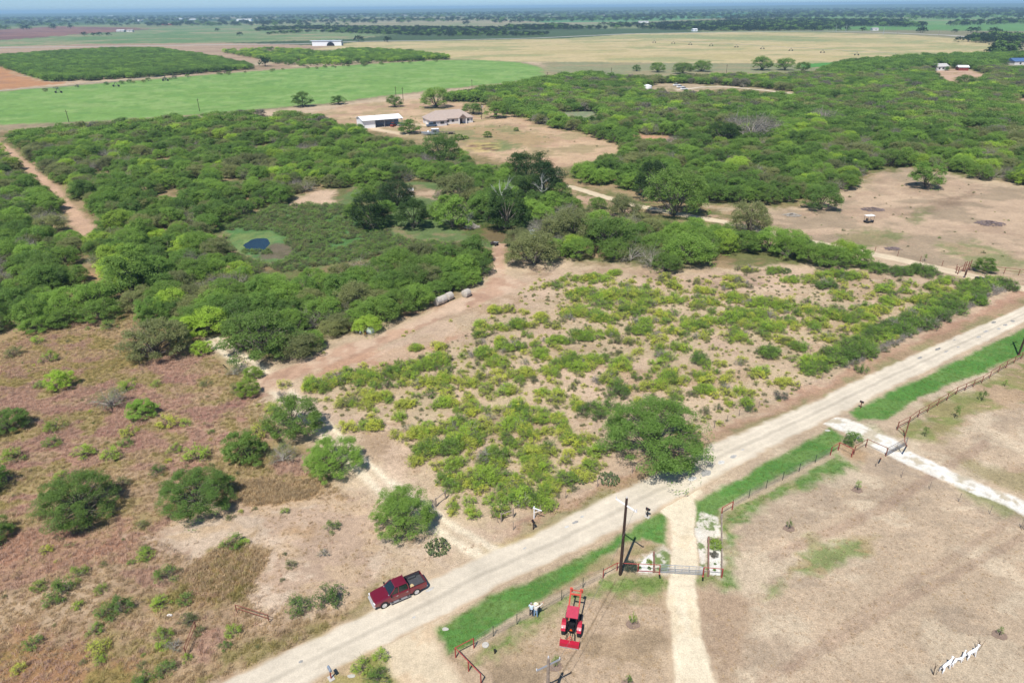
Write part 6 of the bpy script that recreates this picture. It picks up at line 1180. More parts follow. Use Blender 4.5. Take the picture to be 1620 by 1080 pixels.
# ---- the two people by the fence
def person(px, py, h, face, shirt, trousers, hatc, label, pose):
    c = spot(px, py); t = empty('person', c, face, h / 1.75); tag(t, label, 'person')
    J = {'pelvis': (0, 0, 0.95), 'belly': (0, 0, 1.10), 'chest': (0, 0.01, 1.32), 'neck': (0, 0, 1.49), 'head': (0.01, 0, 1.57), 'crown': (0.01, 0, 1.70)}
    E_ = [('pelvis', 'belly'), ('belly', 'chest'), ('chest', 'neck'), ('neck', 'head'), ('head', 'crown')]
    Rr = {'pelvis': 0.155, 'belly': 0.15, 'chest': 0.165, 'neck': 0.055, 'head': 0.092, 'crown': 0.075}
    for s_, n in ((1, 'l'), (-1, 'r')):
        J['hip' + n] = (0, s_ * 0.10, 0.88); J['knee' + n] = (0.03 * s_, s_ * 0.13, 0.49); J['ank' + n] = (0.0, s_ * 0.15, 0.09); J['toe' + n] = (0.17, s_ * 0.17, 0.04)
        J['sho' + n] = (0, s_ * 0.19, 1.41); el, ha = pose[n]; J['elb' + n] = el; J['han' + n] = ha
        E_ += [('pelvis', 'hip' + n), ('hip' + n, 'knee' + n), ('knee' + n, 'ank' + n), ('ank' + n, 'toe' + n), ('chest', 'sho' + n), ('sho' + n, 'elb' + n), ('elb' + n, 'han' + n)]
        Rr.update({'hip' + n: 0.095, 'knee' + n: 0.065, 'ank' + n: 0.05, 'toe' + n: 0.04, 'sho' + n: 0.07, 'elb' + n: 0.045, 'han' + n: 0.032})
    names = list(J); me = bpy.data.meshes.new('body_cage'); me.from_pydata([J[k] for k in names], [(names.index(a), names.index(b)) for a, b in E_], [])
    o = bpy.data.objects.new('body_cage', me); col.objects.link(o); sk = o.modifiers.new('s', 'SKIN'); sk.use_smooth_shade = True
    for k, v in zip(names, me.skin_vertices[0].data): v.radius = (Rr[k], Rr[k]); v.use_root = (k == 'pelvis')
    sb = o.modifiers.new('u', 'SUBSURF'); sb.levels = 2
    dg = bpy.context.evaluated_depsgraph_get(); bm = bmesh.new(); bm.from_mesh(bpy.data.meshes.new_from_object(o.evaluated_get(dg)))
    bpy.data.objects.remove(o)
    # fingers: short tapering chains rooted in each palm
    for n in 'lr':
        e, hnd = Vector(J['elb' + n]), Vector(J['han' + n]); d = (hnd - e).normalized(); side = d.cross(Vector((0, 0, 1))); side = side.normalized() if side.length > 0.1 else Vector((1, 0, 0)); up = side.cross(d)
        mb = MB()
        for k, ln in enumerate((0.075, 0.085, 0.08, 0.062)):
            r0 = hnd + side * (k - 1.5) * 0.019; mb.tube([r0 - d * 0.01, r0 + d * (0.03 + ln * 0.5), r0 + d * (0.03 + ln) - up * 0.015], 0.010, 5, r2=0.007)
        mb.tube([hnd + side * 0.03 - d * 0.02, hnd + side * 0.055 + d * 0.03, hnd + side * 0.05 + d * 0.065], 0.011, 5, r2=0.008)
        vv = [bm.verts.new(v) for v in mb.v]; [bm.faces.new([vv[i] for i in f]) for f in mb.f]
    # a face: nose, ears
    mb = MB().tube([(0.09, 0, 1.625), (0.125, 0, 1.60)], 0.014, 5, r2=0.018)
    for s_ in (-1, 1): mb.tube([(0.0, s_ * 0.09, 1.64), (0.0, s_ * 0.10, 1.60)], 0.018, 5)
    vv = [bm.verts.new(v) for v in mb.v]; [bm.faces.new([vv[i] for i in f]) for f in mb.f]
    me2 = bpy.data.meshes.new('body'); bm.to_mesh(me2); bm.free()
    skin = mat('skin', (0.45, 0.24, 0.16), 0.6); shoe = mat('brown_boots', (0.08, 0.045, 0.03), 0.6)
    for m in (skin, shirt, trousers, shoe): me2.materials.append(m)
    sl_ = pose.get('sleeve', 0.5)
    for p in me2.polygons:
        q = p.center; k = 0
        if q.z < 0.10: k = 3
        elif q.z < 0.98 and abs(q.y) < 0.27: k = 2
        elif q.z < 1.475: k = 1
        for n in 'lr':
            e, hnd = Vector(J['elb' + n]), Vector(J['han' + n]); ax = hnd - e; tt = (q - e).dot(ax) / ax.length_squared
            if tt > sl_ and (q - e - ax * tt).length < 0.13 and tt < 2: k = 0
            elif 0 <= tt <= sl_ and (q - e - ax * tt).length < 0.08: k = 1
            s0 = Vector(J['sho' + n]); ax = e - s0; tt = (q - s0).dot(ax) / ax.length_squared
            if 0.1 < tt < 1 and (q - s0 - ax * tt).length < 0.08 and q.z > 1.0: k = 1
        p.material_index = k; p.use_smooth = True
    b = bpy.data.objects.new('body', me2); col.objects.link(b); b.parent = t
    if hatc is not None: MB().lathe([(0.20, 1.685), (0.205, 1.70), (0.115, 1.70), (0.105, 1.80), (0.07, 1.815), (0.0, 1.80)], 16).build('hat', hatc, t, smooth=True)
    else: MB().lathe([(0.098, 1.66), (0.10, 1.70), (0.085, 1.745), (0.04, 1.775), (0.0, 1.78)], 14, (-0.012, 0, 0)).build('hair', mat('grey_hair', (0.32, 0.30, 0.28), 0.9), t, smooth=True)
    return t
fw = heading((841, 974), (846, 962))
person(840.5, 974, 1.74, fw, mat('pale_blue_shirt', (0.55, 0.68, 0.80), 0.9, noise=(6, 0.08)), mat('navy_trousers', (0.018, 0.022, 0.04), 0.9), None, 'person in a pale blue shirt and dark trousers facing the fence', {'l': ((0.05, 0.27, 1.14), (0.22, 0.20, 1.02)), 'r': ((0.10, -0.27, 1.15), (0.28, -0.20, 1.10))})
person(847.5, 975.5, 1.78, fw, mat('cream_shirt', (0.60, 0.57, 0.52), 0.9, noise=(6, 0.08)), mat('light_blue_jeans', (0.20, 0.32, 0.48), 0.9, noise=(6, 0.12)), mat('straw_hat', (0.75, 0.68, 0.52), 0.9), 'person in a white straw hat and light jeans pointing over the fence', {'l': ((0.06, 0.28, 1.15), (0.20, 0.30, 0.98)), 'r': ((0.16, -0.40, 1.48), (0.34, -0.58, 1.68)), 'sleeve': 0.9})

# ---- utility poles
def pole(px, py, h, label, arm=0.0, r=0.15, lean=(0, 0), armc=None, azi=None, group=None, m=WOODD, tr=False, insul=True):
    c = spot(px, py); t = empty('utility_pole', c); tag(t, label, 'utility pole', group)
    MB().tube([(0, 0, -0.05), (lean[0] * 0.5, lean[1] * 0.5, h * 0.5), (lean[0], lean[1], h)], r, 10, r2=r * 0.72).build('pole', m, t)
    if arm:
        a = azi if azi is not None else 0.0; dx, dy = math.cos(a) * arm / 2, math.sin(a) * arm / 2; z = h - 0.9
        MB().box((lean[0] - arm / 2, lean[1] - 0.05, z), (lean[0] + arm / 2, lean[1] + 0.05, z + 0.12), rz=a, c=(lean[0], lean[1])).build('crossarm', armc or WHITE, t)
        if insul:
            for q in (-0.97, 0.97): MB().lathe([(0.03, 0), (0.06, 0.05), (0.03, 0.12), (0.06, 0.17), (0.02, 0.24)], 8, (lean[0] + dx * q, lean[1] + dy * q, z + 0.12)).build('insulator', mat('porcelain', (0.5, 0.5, 0.52), 0.3), t)
            MB().lathe([(0.03, 0), (0.06, 0.05), (0.03, 0.12), (0.06, 0.17), (0.02, 0.24)], 8, (lean[0], lean[1], h)).build('insulator', mat('porcelain', (0.5, 0.5, 0.52)), t)
    if tr: MB().lathe([(0.25, h - 2.3), (0.28, h - 2.2), (0.28, h - 1.5), (0.22, h - 1.4)], 12, (lean[0] + 0.42, lean[1], 0)).build('transformer', STEEL, t)
    return t
paz = heading((978, 858), (1000, 868))
a1, a2 = spot(989.5, 849.5), spot(1010, 863.5); paz = math.atan2((a2 - a1).y, (a2 - a1).x)
mp = pole(981, 908.5, 9.72, 'tall dark wooden utility pole with white crossarm beside the silver gate', 2.6, 0.17, (0.05, 0.02), WHITE, paz)
MB().tube([(0.18, 0, 2.6), (0.18, 0, 4.2)], 0.02).build('warning_strip', STEEL, mp)
pole(866, 1120, hgt(866, 1120, 1040), 'grey wooden pole with guy wires cut by the bottom edge', 2.2, 0.16, (0, 0), STEEL, 0.5, m=WOODG)
tp = spot(981, 908.5); bp_ = spot(866, 1120); hb_ = hgt(866, 1120, 1040)
for o_ in (1.1,):
    A_ = tp + Vector((math.cos(paz) * o_, math.sin(paz) * o_, 9.1)); B_ = bp_ + Vector((math.cos(0.5) * o_, math.sin(0.5) * o_, hb_ - 0.6)); M_ = [A_.lerp(B_, k / 8) - Vector((0, 0, 0.9 * (1 - (k / 4 - 1) ** 2))) for k in range(9)]
    tag(MB().tube(M_, 0.011, 4).build('power_line', WIRE), 'sagging line from the dark pole to the bottom pole, %s side' % ('left' if o_ < 0 else 'right'), 'power line')
gp = spot(866, 1120); hh_ = hgt(866, 1120, 1040)
tag(MB().tube([gp + Vector((0, 0, hh_ - 0.6)), gp + Vector((3.2, 1.0, 0))], 0.012, 4).build('guy_wire', STEEL), 'thin guy wire running down from the bottom pole', 'cable')
pole(1611, 562, 9.0, 'dark pole at the right edge standing in the green verge', 2.2, 0.16, (0.2, 0), WOODD, 0.6)
for px, py, ty, lab in [(109, 193, 174, 'leftmost pole at the near edge of the green field'), (316, 176, 156, 'pole in front of the green field between the leftmost and the tree'), (478, 160, 146, 'pole rising behind the isolated round tree'), (627, 158, 137, 'left of the close pair of poles above the metal barn'), (638, 161, 138, 'right of the close pair of poles above the metal barn'), (747, 145, 126, 'pole at the far corner of the green field beyond the house'), (762, 189, 163, 'pole with a transformer right beside the hip roofed house'), (866, 123, 114, 'short looking pole where the green field ends'), (967, 117, 107, 'pole alone in the stubble in front of the hay field'), (1149, 116, 102, 'pole between trees at the hay field edge'), (1050, 113, 103, 'pole behind the umbrella shaped tree')]:
    pole(px, py, min(hgt(px, py, ty), 11), lab, 2.0 if 'transformer' in lab else 1.6, 0.16, armc=WOODD, azi=0.4, tr='transformer' in lab, insul=False)
for px, py, ty in [(1322, 51, 40), (1338, 51, 39), (1397, 55, 43), (1419, 55, 46), (1485, 56, 47), (1550, 62, 51), (1574, 64, 54)]: pole(px, py, min(hgt(px, py, ty), 22), 'pale pole beside the distant highway', 0, 0.35, m=STEEL if px < 1400 else WOODG, group='poles along the distant highway')

# ---- fences and gates
def fence(name, label, cat, posts, h, mp_, mr, rails=(1.0,), pr=0.05, rr=0.035, heights=None, group=None, wires=0, closed=False, wr=0.012, sk=()):
    P = [spot(*p) for p in posts]; c = P[0]; t = empty(name, c); tag(t, label, cat, group)
    H_ = heights or [h] * len(P)
    for p, q in zip(P, H_): MB().tube([p - c - Vector((0, 0, 0.05)), p - c + Vector((0, 0, q))], pr, 6).build('post', mp_, t)
    seg = list(zip(P[:-1], P[1:])) + ([(P[-1], P[0])] if closed else [])
    for i, (a, b) in enumerate(seg):
        if i in sk: continue
        for f in rails: MB().tube([a - c + Vector((0, 0, h * f)), b - c + Vector((0, 0, h * f))], rr, 6).build('rail', mr, t)
        for k in range(wires): MB().tube([a - c + Vector((0, 0, h * (0.15 + 0.8 * k / max(1, wires - 1)))), b - c + Vector((0, 0, h * (0.15 + 0.8 * k / max(1, wires - 1))))], wr, 3, cap=False).build('wire', WIRE, t)
    return t
fence('pipe_fence', 'red pipe corner fence nearest the bottom dirt drive', 'fence', [(749.7, 1024.5), (721, 1039.5), (741.5, 1061), (761, 1081)], 1.25, REDP, REDP, (1.0,), 0.065, 0.045)
fence('wire_fence', 'wire fence with dark posts running past the two people', 'fence', [(749.7, 1024.5), (780.5, 1006), (817.8, 987.3), (853.5, 969), (888.3, 949), (922, 929.5), (954, 914)], 1.35, TPOST, WIRE, (), 0.035, wires=5)
for i, (x, y) in enumerate([(780.5, 1006), (817.8, 987.3), (888.3, 949), (922, 929.5)]): pass
fence('pipe_fence', 'red pipe fence stepping around the dark utility pole', 'fence', [(954, 914), (975.8, 902), (1009, 904)], 1.05, REDP, REDP, (1.0,), 0.055, 0.04)
fence('pipe_fence', 'short red pipe fence joining the silver gate to the planting bed', 'fence', [(1009, 904), (1043, 906)], 1.1, REDP, REDP, (1.0, 0.15), 0.05, 0.035)
fence('pipe_fence', 'red rail at the foot of the right planting bed', 'fence', [(1112, 910.5), (1141.5, 913)], 1.15, REDP, REDP, (1.0,), 0.07, 0.04)
fence('pipe_fence', 'short red pipe fence at the top of the driveway corner', 'fence', [(1141, 816), (1158, 806)], 1.2, REDP, REDP, (1.0,), 0.06, 0.04)
def gate(a, b, h, leaves, label, m=STEEL, bars=5):
    A, B = spot(*a), spot(*b); t = empty('pipe_gate', A); tag(t, label, 'gate')
    for i in range(leaves):
        p, q = (B - A) * (i / leaves + 0.004), (B - A) * ((i + 1) / leaves - 0.004); lf = MB()
        for x in (p, q): lf.tube([x + Vector((0, 0, 0.12)), x + Vector((0, 0, h))], 0.032, 6)
        lf.tube([p + Vector((0, 0, h)), q + Vector((0, 0, h))], 0.032, 6); fr = lf.build('gate_leaf', m, t)
        for k in range(bars):
            z = 0.14 + (h - 0.2) * k / bars; MB().tube([p + Vector((0, 0, z)), q + Vector((0, 0, z))], 0.022, 5).build('bar', m, fr)
        mid = (p + q) / 2; MB().tube([mid + Vector((0, 0, 0.14)), mid + Vector((0, 0, h))], 0.02, 5).build('brace', m, fr)
    return t
gate((1044.5, 906), (1111, 910), 1.15, 3, 'silver tube gate closed across the cream gravel driveway')
for x, y, lab in [(1043.2, 907, 'left gate post of the silver gate'), (1112, 911, 'right gate post of the silver gate')]:
    tag(MB().tube([spot(x, y) - Vector((0, 0, 0.05)), spot(x, y, 1.3)], 0.085, 8).build('gate_post', REDP), 'thick red ' + lab, 'post')
# timber wing walls of the planting beds
def plank_wall(a, b, h, label, m=WOODG, n=3, th=0.12):
    A, B = spot(*a), spot(*b); t = empty('plank_wall', A); tag(t, label, 'low wall'); D = B - A; L_ = D.length; ang = math.atan2(D.y, D.x)
    for k in range(n):
        o = MB().box((0, -th / 2, h * k / n + 0.01), (L_, th / 2, h * (k + 1) / n - 0.012)).build('board', m, t); o.rotation_euler = (0, 0, ang)
    for x in (0.0, L_): o = MB().box((x - 0.09, -0.10, -0.03), (x + 0.09, 0.10, h + 0.05)).build('post', m, t); o.rotation_euler = (0, 0, ang)
RW = mat('reddish_board', (0.23, 0.13, 0.10), 0.85, noise=(3, 0.3))
plank_wall((1034, 905), (1034, 879), 0.55, 'brown board wall ending the left planting bed', RW)
plank_wall((1120, 911), (1120, 858), 0.75, 'long brown board wall on the driveway side of the right planting bed', RW)
plank_wall((1141.5, 911), (1141, 820), 0.6, 'grey board wall along the outer side of the right planting bed', WOODG)
plank_wall((1120, 856), (1141, 857), 0.45, 'short grey board closing the top of the right planting bed', WOODG, 2)
wf = [(1158, 804), (1184.5, 787.5), (1211.7, 773), (1238, 759.3), (1264, 745.6), (1289.5, 732), (1314, 719.5)]
fence('wire_fence', 'wire fence on dark posts along the lawn right of the gravel driveway', 'fence', wf, 1.3, TPOST, WIRE, (), 0.035, wires=5)
fence('pipe_fence', 'bright red pipe fence angled beside the crushed rock driveway', 'fence', [(1313.5, 719.5), (1326, 711.8), (1347, 722.5)], 1.2, REDP, REDP, (1.0,), 0.065, 0.045)
fence('pipe_fence', 'rust brown pipe wing fence left of the right gate', 'fence', [(1350.5, 718.5), (1369.5, 707), (1401, 721.5)], 1.25, RUST, RUST, (1.0,), 0.065, 0.04)
tag(MB().tube([spot(1393.5, 724.5), spot(1393.5, 724.5, 1.25)], 0.09, 8).build('gate_post', RUST), 'thick rusty post just left of the right gate', 'post')
gate((1401.5, 721.5), (1433, 704.5), 1.3, 1, 'grey tube gate across the white crushed rock driveway', mat('dark_gate_steel', (0.16, 0.15, 0.16), 0.5, 0.4))
tag(MB().tube([spot(1434.5, 704.5), spot(1434.5, 704.5, 2.1)], 0.09, 8).tube([spot(1434.5, 704.5, 2.1), spot(1431, 697, 2.3), spot(1431, 692, 2.6)], 0.05, 6).build('gate_post', RUST), 'tall rusty hinge post right of the grey gate', 'post')
br = fence('pipe_fence', 'long rust brown pipe fence climbing right behind the green verge', 'fence', [(1419, 680), (1431, 692)] , 1.3, RUST, RUST, (0.5,), 0.07, 0.045, heights=[1.35, 3.2])
pf = [(1419, 680), (1437, 671), (1452, 660), (1467, 652), (1482.7, 642), (1497.7, 633.5), (1512, 624), (1526.3, 618), (1539.4, 612), (1552.7, 606), (1565, 598.5), (1579, 589), (1591, 582), (1604, 574.5), (1615, 568), (1640, 556), (1680, 536)]
fence('pipe_fence', 'many posted brown pipe rail fence running uphill behind the right green verge', 'fence', pf, 1.25, RUST, RUST, (1.0, 0.5), 0.05, 0.04)
for px, py in [(1385.4, 738), (1425.5, 755.6), (1470, 774), (1516.7, 793.5), (1565.5, 813)]: pass
fence('wire_fence', 'sparse wire fence on thin stakes along the crushed rock driveway', 'fence', [(1385.4, 738), (1425.5, 755.6), (1470, 774), (1516.7, 793.5), (1565.5, 813), (1615, 834), (1665, 856)], 1.2, WOODG, WIRE, (), 0.03, wires=2, wr=0.007)
rf = [(812, 838), (855, 812), (895, 788), (945, 770), (1000, 748), (1050, 723), (1090, 700), (1129.5, 677), (1150, 667.6), (1169, 658), (1200, 645), (1232, 631), (1265, 616), (1300, 600), (1340, 581), (1375, 562), (1410, 545), (1445, 527), (1480, 510), (1515, 494), (1550, 477), (1590, 459)]
fence('wire_fence', 'old wire fence on grey cedar posts along the north side of the road', 'fence', rf, 1.15, WOODG, WIRE, (), 0.045, wires=4, wr=0.006)
for a, b, lab in [((690, 801), (705, 789), 'mossy wooden brace of posts above the pale wheel tracks'), ((793, 825), (812, 818), 'grey wooden brace of posts behind the white sign post')]:
    fence('wooden_brace', lab, 'fence brace', [a, b], 1.25, WOODG, WOODG, (0.85,), 0.09, 0.06)
fence('pipe_barrier', 'rusty pipe frame standing parallel to the road in the dry grass', 'pipe frame', [(375, 968), (426, 984)], 1.0, RUST, RUST, (1.0, 0.55), 0.05, 0.04)
fence('pipe_barrier', 'rusty pipe frame leaning away from the camera in the dry grass', 'pipe frame', [(295, 1036), (311, 995)], 1.0, RUST, RUST, (1.0, 0.55), 0.05, 0.04)
fence('wire_fence', 'pasture fence along the far side of the north lane', 'fence', [(1384, 398), (1420, 405), (1455.5, 414), (1490, 421), (1512, 427)], 1.3, RUST, WIRE, (), 0.05, wires=3, wr=0.008)
fence('pipe_fence', 'rusty pipe rail fence right of the lane entrance', 'fence', [(1556, 430), (1588, 433), (1611, 435.5), (1640, 438), (1680, 442)], 1.3, RUST, RUST, (1.0, 0.55), 0.06, 0.04)
eg = fence('entrance_frame', 'cluster of rusty pipe uprights framing the north lane entrance', 'entrance frame', [(1512, 432), (1515, 434), (1523, 429.5), (1525.5, 430), (1530, 428.5), (1533, 427.5)], 1.5, RUST, RUST, (1.0, 0.5), 0.08, 0.05, heights=[1.4, 1.5, 2.2, 2.4, 2.2, 2.4])
tag(MB().tube([spot(353, 577), spot(353, 577, 1.1)], 0.09, 7).build('post', WOODD), 'single dark post beside the pale side track', 'post')
for k, (x, y) in enumerate([(1132, 448), (1400, 548)]): pass

# ---- mailboxes, signs and small things
def mailbox(px, py, ang, m, post_m, label, h=1.1, base=False, size=0.5):
    c = spot(px, py); t = empty('mailbox', c, ang); tag(t, label, 'mailbox')
    MB().box((-0.05, -0.05, -0.03), (0.05, 0.05, h)).build('post', post_m, t)
    b = [[(x, -0.11, h), (x, 0.11, h), (x, 0.11, h + 0.14)] + [(x, 0.11 * math.cos(a), h + 0.14 + 0.11 * math.sin(a)) for a in (0.6, 1.2, 1.57, 1.94, 2.54)] + [(x, -0.11, h + 0.14)] for x in (-size / 2, size / 2)]
    MB().loft(b).build('box', m, t); MB().box((-size / 2 - 0.012, -0.10, h + 0.01), (-size / 2 - 0.002, 0.10, h + 0.2)).build('door', m, t); MB().box((0, 0.112, h + 0.1), (0.03, 0.122, h + 0.28)).build('flag', REDP, t)
    if base: MB().box((-0.3, -0.25, -0.02), (0.3, 0.25, 0.05)).build('base_slab', CONC, t)
    return t
GREYM = mat('grey_painted_metal', (0.20, 0.24, 0.29), 0.45)
mailbox(524, 1072.5, 2.2, GREYM, REDP, 'grey mailbox on a red post and white slab at the bottom edge', 1.1, True, 0.6)
mailbox(843.6, 837, 2.0, BLACK, WOODD, 'black mailbox on a dark post in front of the white sign post', 1.0)
mb_ = mailbox(1024, 817, 2.4, BLACK, BLACK, 'black scrolled mailbox on a pale slab left of the gravel driveway', 1.0, True)
MB().tube([(0, 0, 0.2), (0.25, 0, 0.45), (0.22, 0, 0.8), (0.02, 0, 0.98)], 0.035, 6).build('scroll', BLACK, mb_)
mailbox(1361, 645.5, 2.2, BLACK, RUST, 'small black mailbox at the head of the crushed rock driveway', 0.95)
t = empty('sign_post', spot(845, 820), -0.5); tag(t, 'white estate agent style post with an arm beside the road scrub', 'sign post')
MB().box((-0.05, -0.05, 0), (0.05, 0.05, 1.75)).build('post', WHITE, t); MB().box((-0.15, -0.04, 1.45), (0.95, 0.04, 1.54)).build('arm', WHITE, t); MB().tube([(0.05, 0, 0.9), (0.75, 0, 1.45)], 0.03, 5).build('brace', WHITE, t)
for x, y, w, lab in [(704, 995, 11, 'flat pale slab lying on the verge by the dirt drive'), (556, 1069, 12, 'pale slab in the weeds near the bottom mailbox'), (1309, 681, 9, 'pale rock in the green verge beside the crushed rock driveway'), (268, 973, 9, 'white scrap lying in the dry grass')]:
    W = w / ppm(x, y); a = spot(x, y); rng = random.Random(x); pts = [(W / 2 * (0.8 + 0.4 * rng.random()) * math.cos(k * 0.7), W / 3.4 * (0.8 + 0.4 * rng.random()) * math.sin(k * 0.7)) for k in range(9)]
    tag(MB().prism(pts, -0.02, 0.07).build('flat_rock' if 'scrap' not in lab else 'scrap_sheet', CONC if 'scrap' not in lab else WHITE, loc=a, bevel=0.02), lab, 'rock' if 'scrap' not in lab else 'scrap')
tag(MB().lathe([(0.32, -0.02), (0.32, 0.08), (0.29, 0.10), (0.12, 0.11), (0.1, 0.16), (0.0, 0.16)], 16).build('well_cover', CONC, loc=spot(768, 1020)), 'round pale cover in the ground inside the red corner fence', 'cover')
tag(MB().lathe([(0.07, -0.02), (0.07, 0.4), (0.1, 0.42), (0.1, 0.5), (0.0, 0.52)], 8).build('hydrant_pipe', BLACK, loc=spot(783, 1033)), 'short dark standpipe beside the round pale cover', 'standpipe')

# ---- plants around the gates
def bushlet(px, py, w, key, lab, name='shrub', cat='shrub', sz=1.0):
    a = at(px, py); W = w / ppm(px, py); s = W / PROTO[key]['W']; u = a[:2] / np.linalg.norm(a[:2]); c = a[:2] + u * W * 0.3
    plant_thing(name, key, c[0], c[1], 0.7 * px, s, lab, cat, parts=False, sz=sz)
proto('mound0_blue', 'blue', BARK, seed=210, W=1.4, Hh=0.95, lobes=26, nleaf=2600, size=0.085, lobe_r=0.2, base=0.35, stems=3, wood=6, skirt=0.4, wood_r=0.015)
retone('mound0_bright', 'mound0_blue', 'bright'); retone('mound0_grey', 'mound0_blue', 'grey'); retone('mound0_dark', 'mound0_blue', 'dark')
for a in [(996, 904, 21, 'mound0_blue', 'round silver-green bush behind the red rail left of the gate'), (1027, 893, 10, 'mound0_bright', 'yellow-green cushion plant in the left white gravel bed'), (1027, 901, 6, 'mound0_dark', 'small dark plant in the left white gravel bed'), (1011.5, 900, 6, 'mound0_dark', 'small plant in front of the silver-green bush'), (1130.5, 870, 21, 'mound0_bright', 'yellow-green and russet mound in the right planting bed'), (1129, 882, 13, 'mound0_grey', 'grey dome shrub just below the yellow-green mound'), (1131, 893, 4, 'mound0_dark', 'tiny upper agave in the right gravel bed'), (1130, 903, 5, 'mound0_dark', 'tiny lower agave in the right gravel bed'), (1351, 700, 22, 'mound0_dark', 'larger dark bush by the red fence of the crushed rock driveway'), (1341, 706, 16, 'mound0_dark', 'smaller dark bush by the red fence of the crushed rock driveway')]: bushlet(*a)
poly_sheet('gravel_bed', [(1009, 905), (1012, 892), (1024, 880), (1034, 874), (1033.5, 906)], 0.03, [(244, 242, 236), (232, 230, 222)], 0.12, 0.1, 0.1, 'left white gravel planting bed', grow=0.1)
poly_sheet('gravel_bed', [(1121, 858), (1140, 858), (1140.5, 910), (1121, 910)], 0.03, [(244, 242, 236), (232, 230, 222)], 0.12, 0.1, 0.06, 'right white gravel planting bed', grow=0.1)
poly_sheet('gravel_patch', [(1099, 826), (1112, 812), (1138, 818), (1139, 846), (1119, 849), (1118, 908), (1107, 908), (1104, 866)], 0.022, [(236, 230, 216), (132, 148, 98), (230, 222, 206)], 0.10, 0.25, 0.7, 'scattered white gravel beside the right planting bed', ns=0.9, grow=0.2)
poly_sheet('gravel_patch', [(1035, 878), (1046, 866), (1060, 872), (1060, 905), (1036, 905)], 0.022, [(122, 146, 88), (228, 222, 206), (130, 148, 92)], 0.10, 0.25, 0.5, 'grass speckled with white gravel left of the silver gate', ns=0.9, grow=0.2)
SOIL = mat('turned_soil', (0.21, 0.15, 0.115), 1.0, noise=(5, 0.25))
def sapling(px, py, h, key, lab, ring=0.65):
    c = spot(px, py); t = empty('sapling', c); tag(t, lab, 'sapling'); p = PROTO[key]; s = h / p['H']
    if ring:
        rng = random.Random(int(px)); MB().prism([(ring * (0.8 + 0.35 * rng.random()) * math.cos(k * 0.52), ring * 0.85 * (0.8 + 0.35 * rng.random()) * math.sin(k * 0.52)) for k in range(12)], -0.02, 0.03).build('soil_ring', SOIL, t)
    MB().tube([(0, 0, 0), (0.02, 0.01, h * 0.8)], 0.025, 5).build('stem', WOODD, t)
    c_ = bpy.data.objects.new('crown', p['crown']); col.objects.link(c_); c_.parent = t; c_.scale = (s * 0.34, s * 0.34, s * 0.8); c_.location = (0, 0, h * 0.25)
for a in [(1001, 987, 1.3, 'young0_bright', 'staked sapling in a dark soil ring midway along the gravel driveway'), (878, 1054, 1.2, 'young1_green', 'sapling in dark soil beside the bottom pole'), (993, 1082, 1.1, 'young2_green', 'sapling cut by the bottom edge left of the gravel driveway'), (1356, 775, 1.3, 'young3_green', 'sapling on the tan lawn below the red angled fence'), (1248, 836, 1.2, 'young0_green', 'sapling nearest the green grass patch of the right yard'), (1581, 1004, 0.9, 'young1_dark', 'withered sapling in a big soil ring above the white yard figures'), (1510, 661, 1.8, 'young2_dark', 'dark sapling in the middle of the right paddock'), (1462.5, 690, 1.4, 'young3_dark', 'dark low sapling nearest the tall hinge post'), (1553, 634, 1.8, 'young0_dark', 'slender dark sapling near the brown rail fence'), (1589, 611, 1.1, 'young1_green', 'small sapling behind the brown rail fence'), (1462, 413, 1.6, 'young2_green', 'little tree behind the lane fence in the tan pasture')]: sapling(*a, ring=0.65 if a[1] > 700 else 0)
# brush piles, logs, dead trees
def sticks(name, px, py, w, h, n, m, lab, cat, seed=1, flat=1.0):
    c = spot(px, py); W = w / ppm(px, py); rng = random.Random(seed); b = MB()
    for k in range(n):
        r = W / 2 * rng.random() ** 0.6; a = rng.random() * 6.28; z = h * (1 - r / (W / 2)) * rng.random() + 0.04; L_ = 0.5 + 0.9 * rng.random(); q = rng.random() * 6.28; e = (rng.random() - 0.3) * 0.5
        p = Vector((r * math.cos(a), r * 0.7 * math.sin(a), z)); d = Vector((math.cos(q), math.sin(q), e * flat)) * L_ / 2; x, y = p - d, p + d; x.z = max(x.z, 0.03); y.z = max(y.z, 0.03)
        b.tube([x, (x + y) / 2 + Vector((rng.uniform(-.08, .08), rng.uniform(-.08, .08), 0.04)), y], 0.03 + 0.03 * rng.random(), 4)
    return tag(b.build(name, m, loc=c), lab, cat)
PURP = mat('dead_brush', (0.19, 0.15, 0.15), 1.0, noise=(3, 0.3))
sticks('brush_pile', 1380, 332, 34, 0.8, 160, PURP, 'dark brush pile behind the white roofed cart', 'brush pile', 1)
sticks('brush_pile', 1566, 354, 44, 0.8, 190, PURP, 'long dark brush pile at the far right of the pasture', 'brush pile', 2)
sticks('brush_pile', 1253, 341, 26, 0.8, 120, DEAD, 'grey brush pile at the left end of the pasture', 'brush pile', 3)
sticks('brush_pile', 1412, 394, 24, 0.4, 70, PURP, 'thin brush heap beside the north lane', 'brush pile', 4)
sticks('brush_pile', 747, 360, 24, 1.4, 130, DEAD, 'bleached branch pile at the back of the homestead lawn', 'brush pile', 5, 2.0)
sticks('brush_pile', 866, 338, 46, 0.9, 120, DEAD, 'fallen pale logs near the tall trees', 'brush pile', 6)
sticks('brush_pile', 768, 430, 20, 1.0, 80, DEAD, 'grey twigs at the corner of the bare dirt track', 'brush pile', 7)
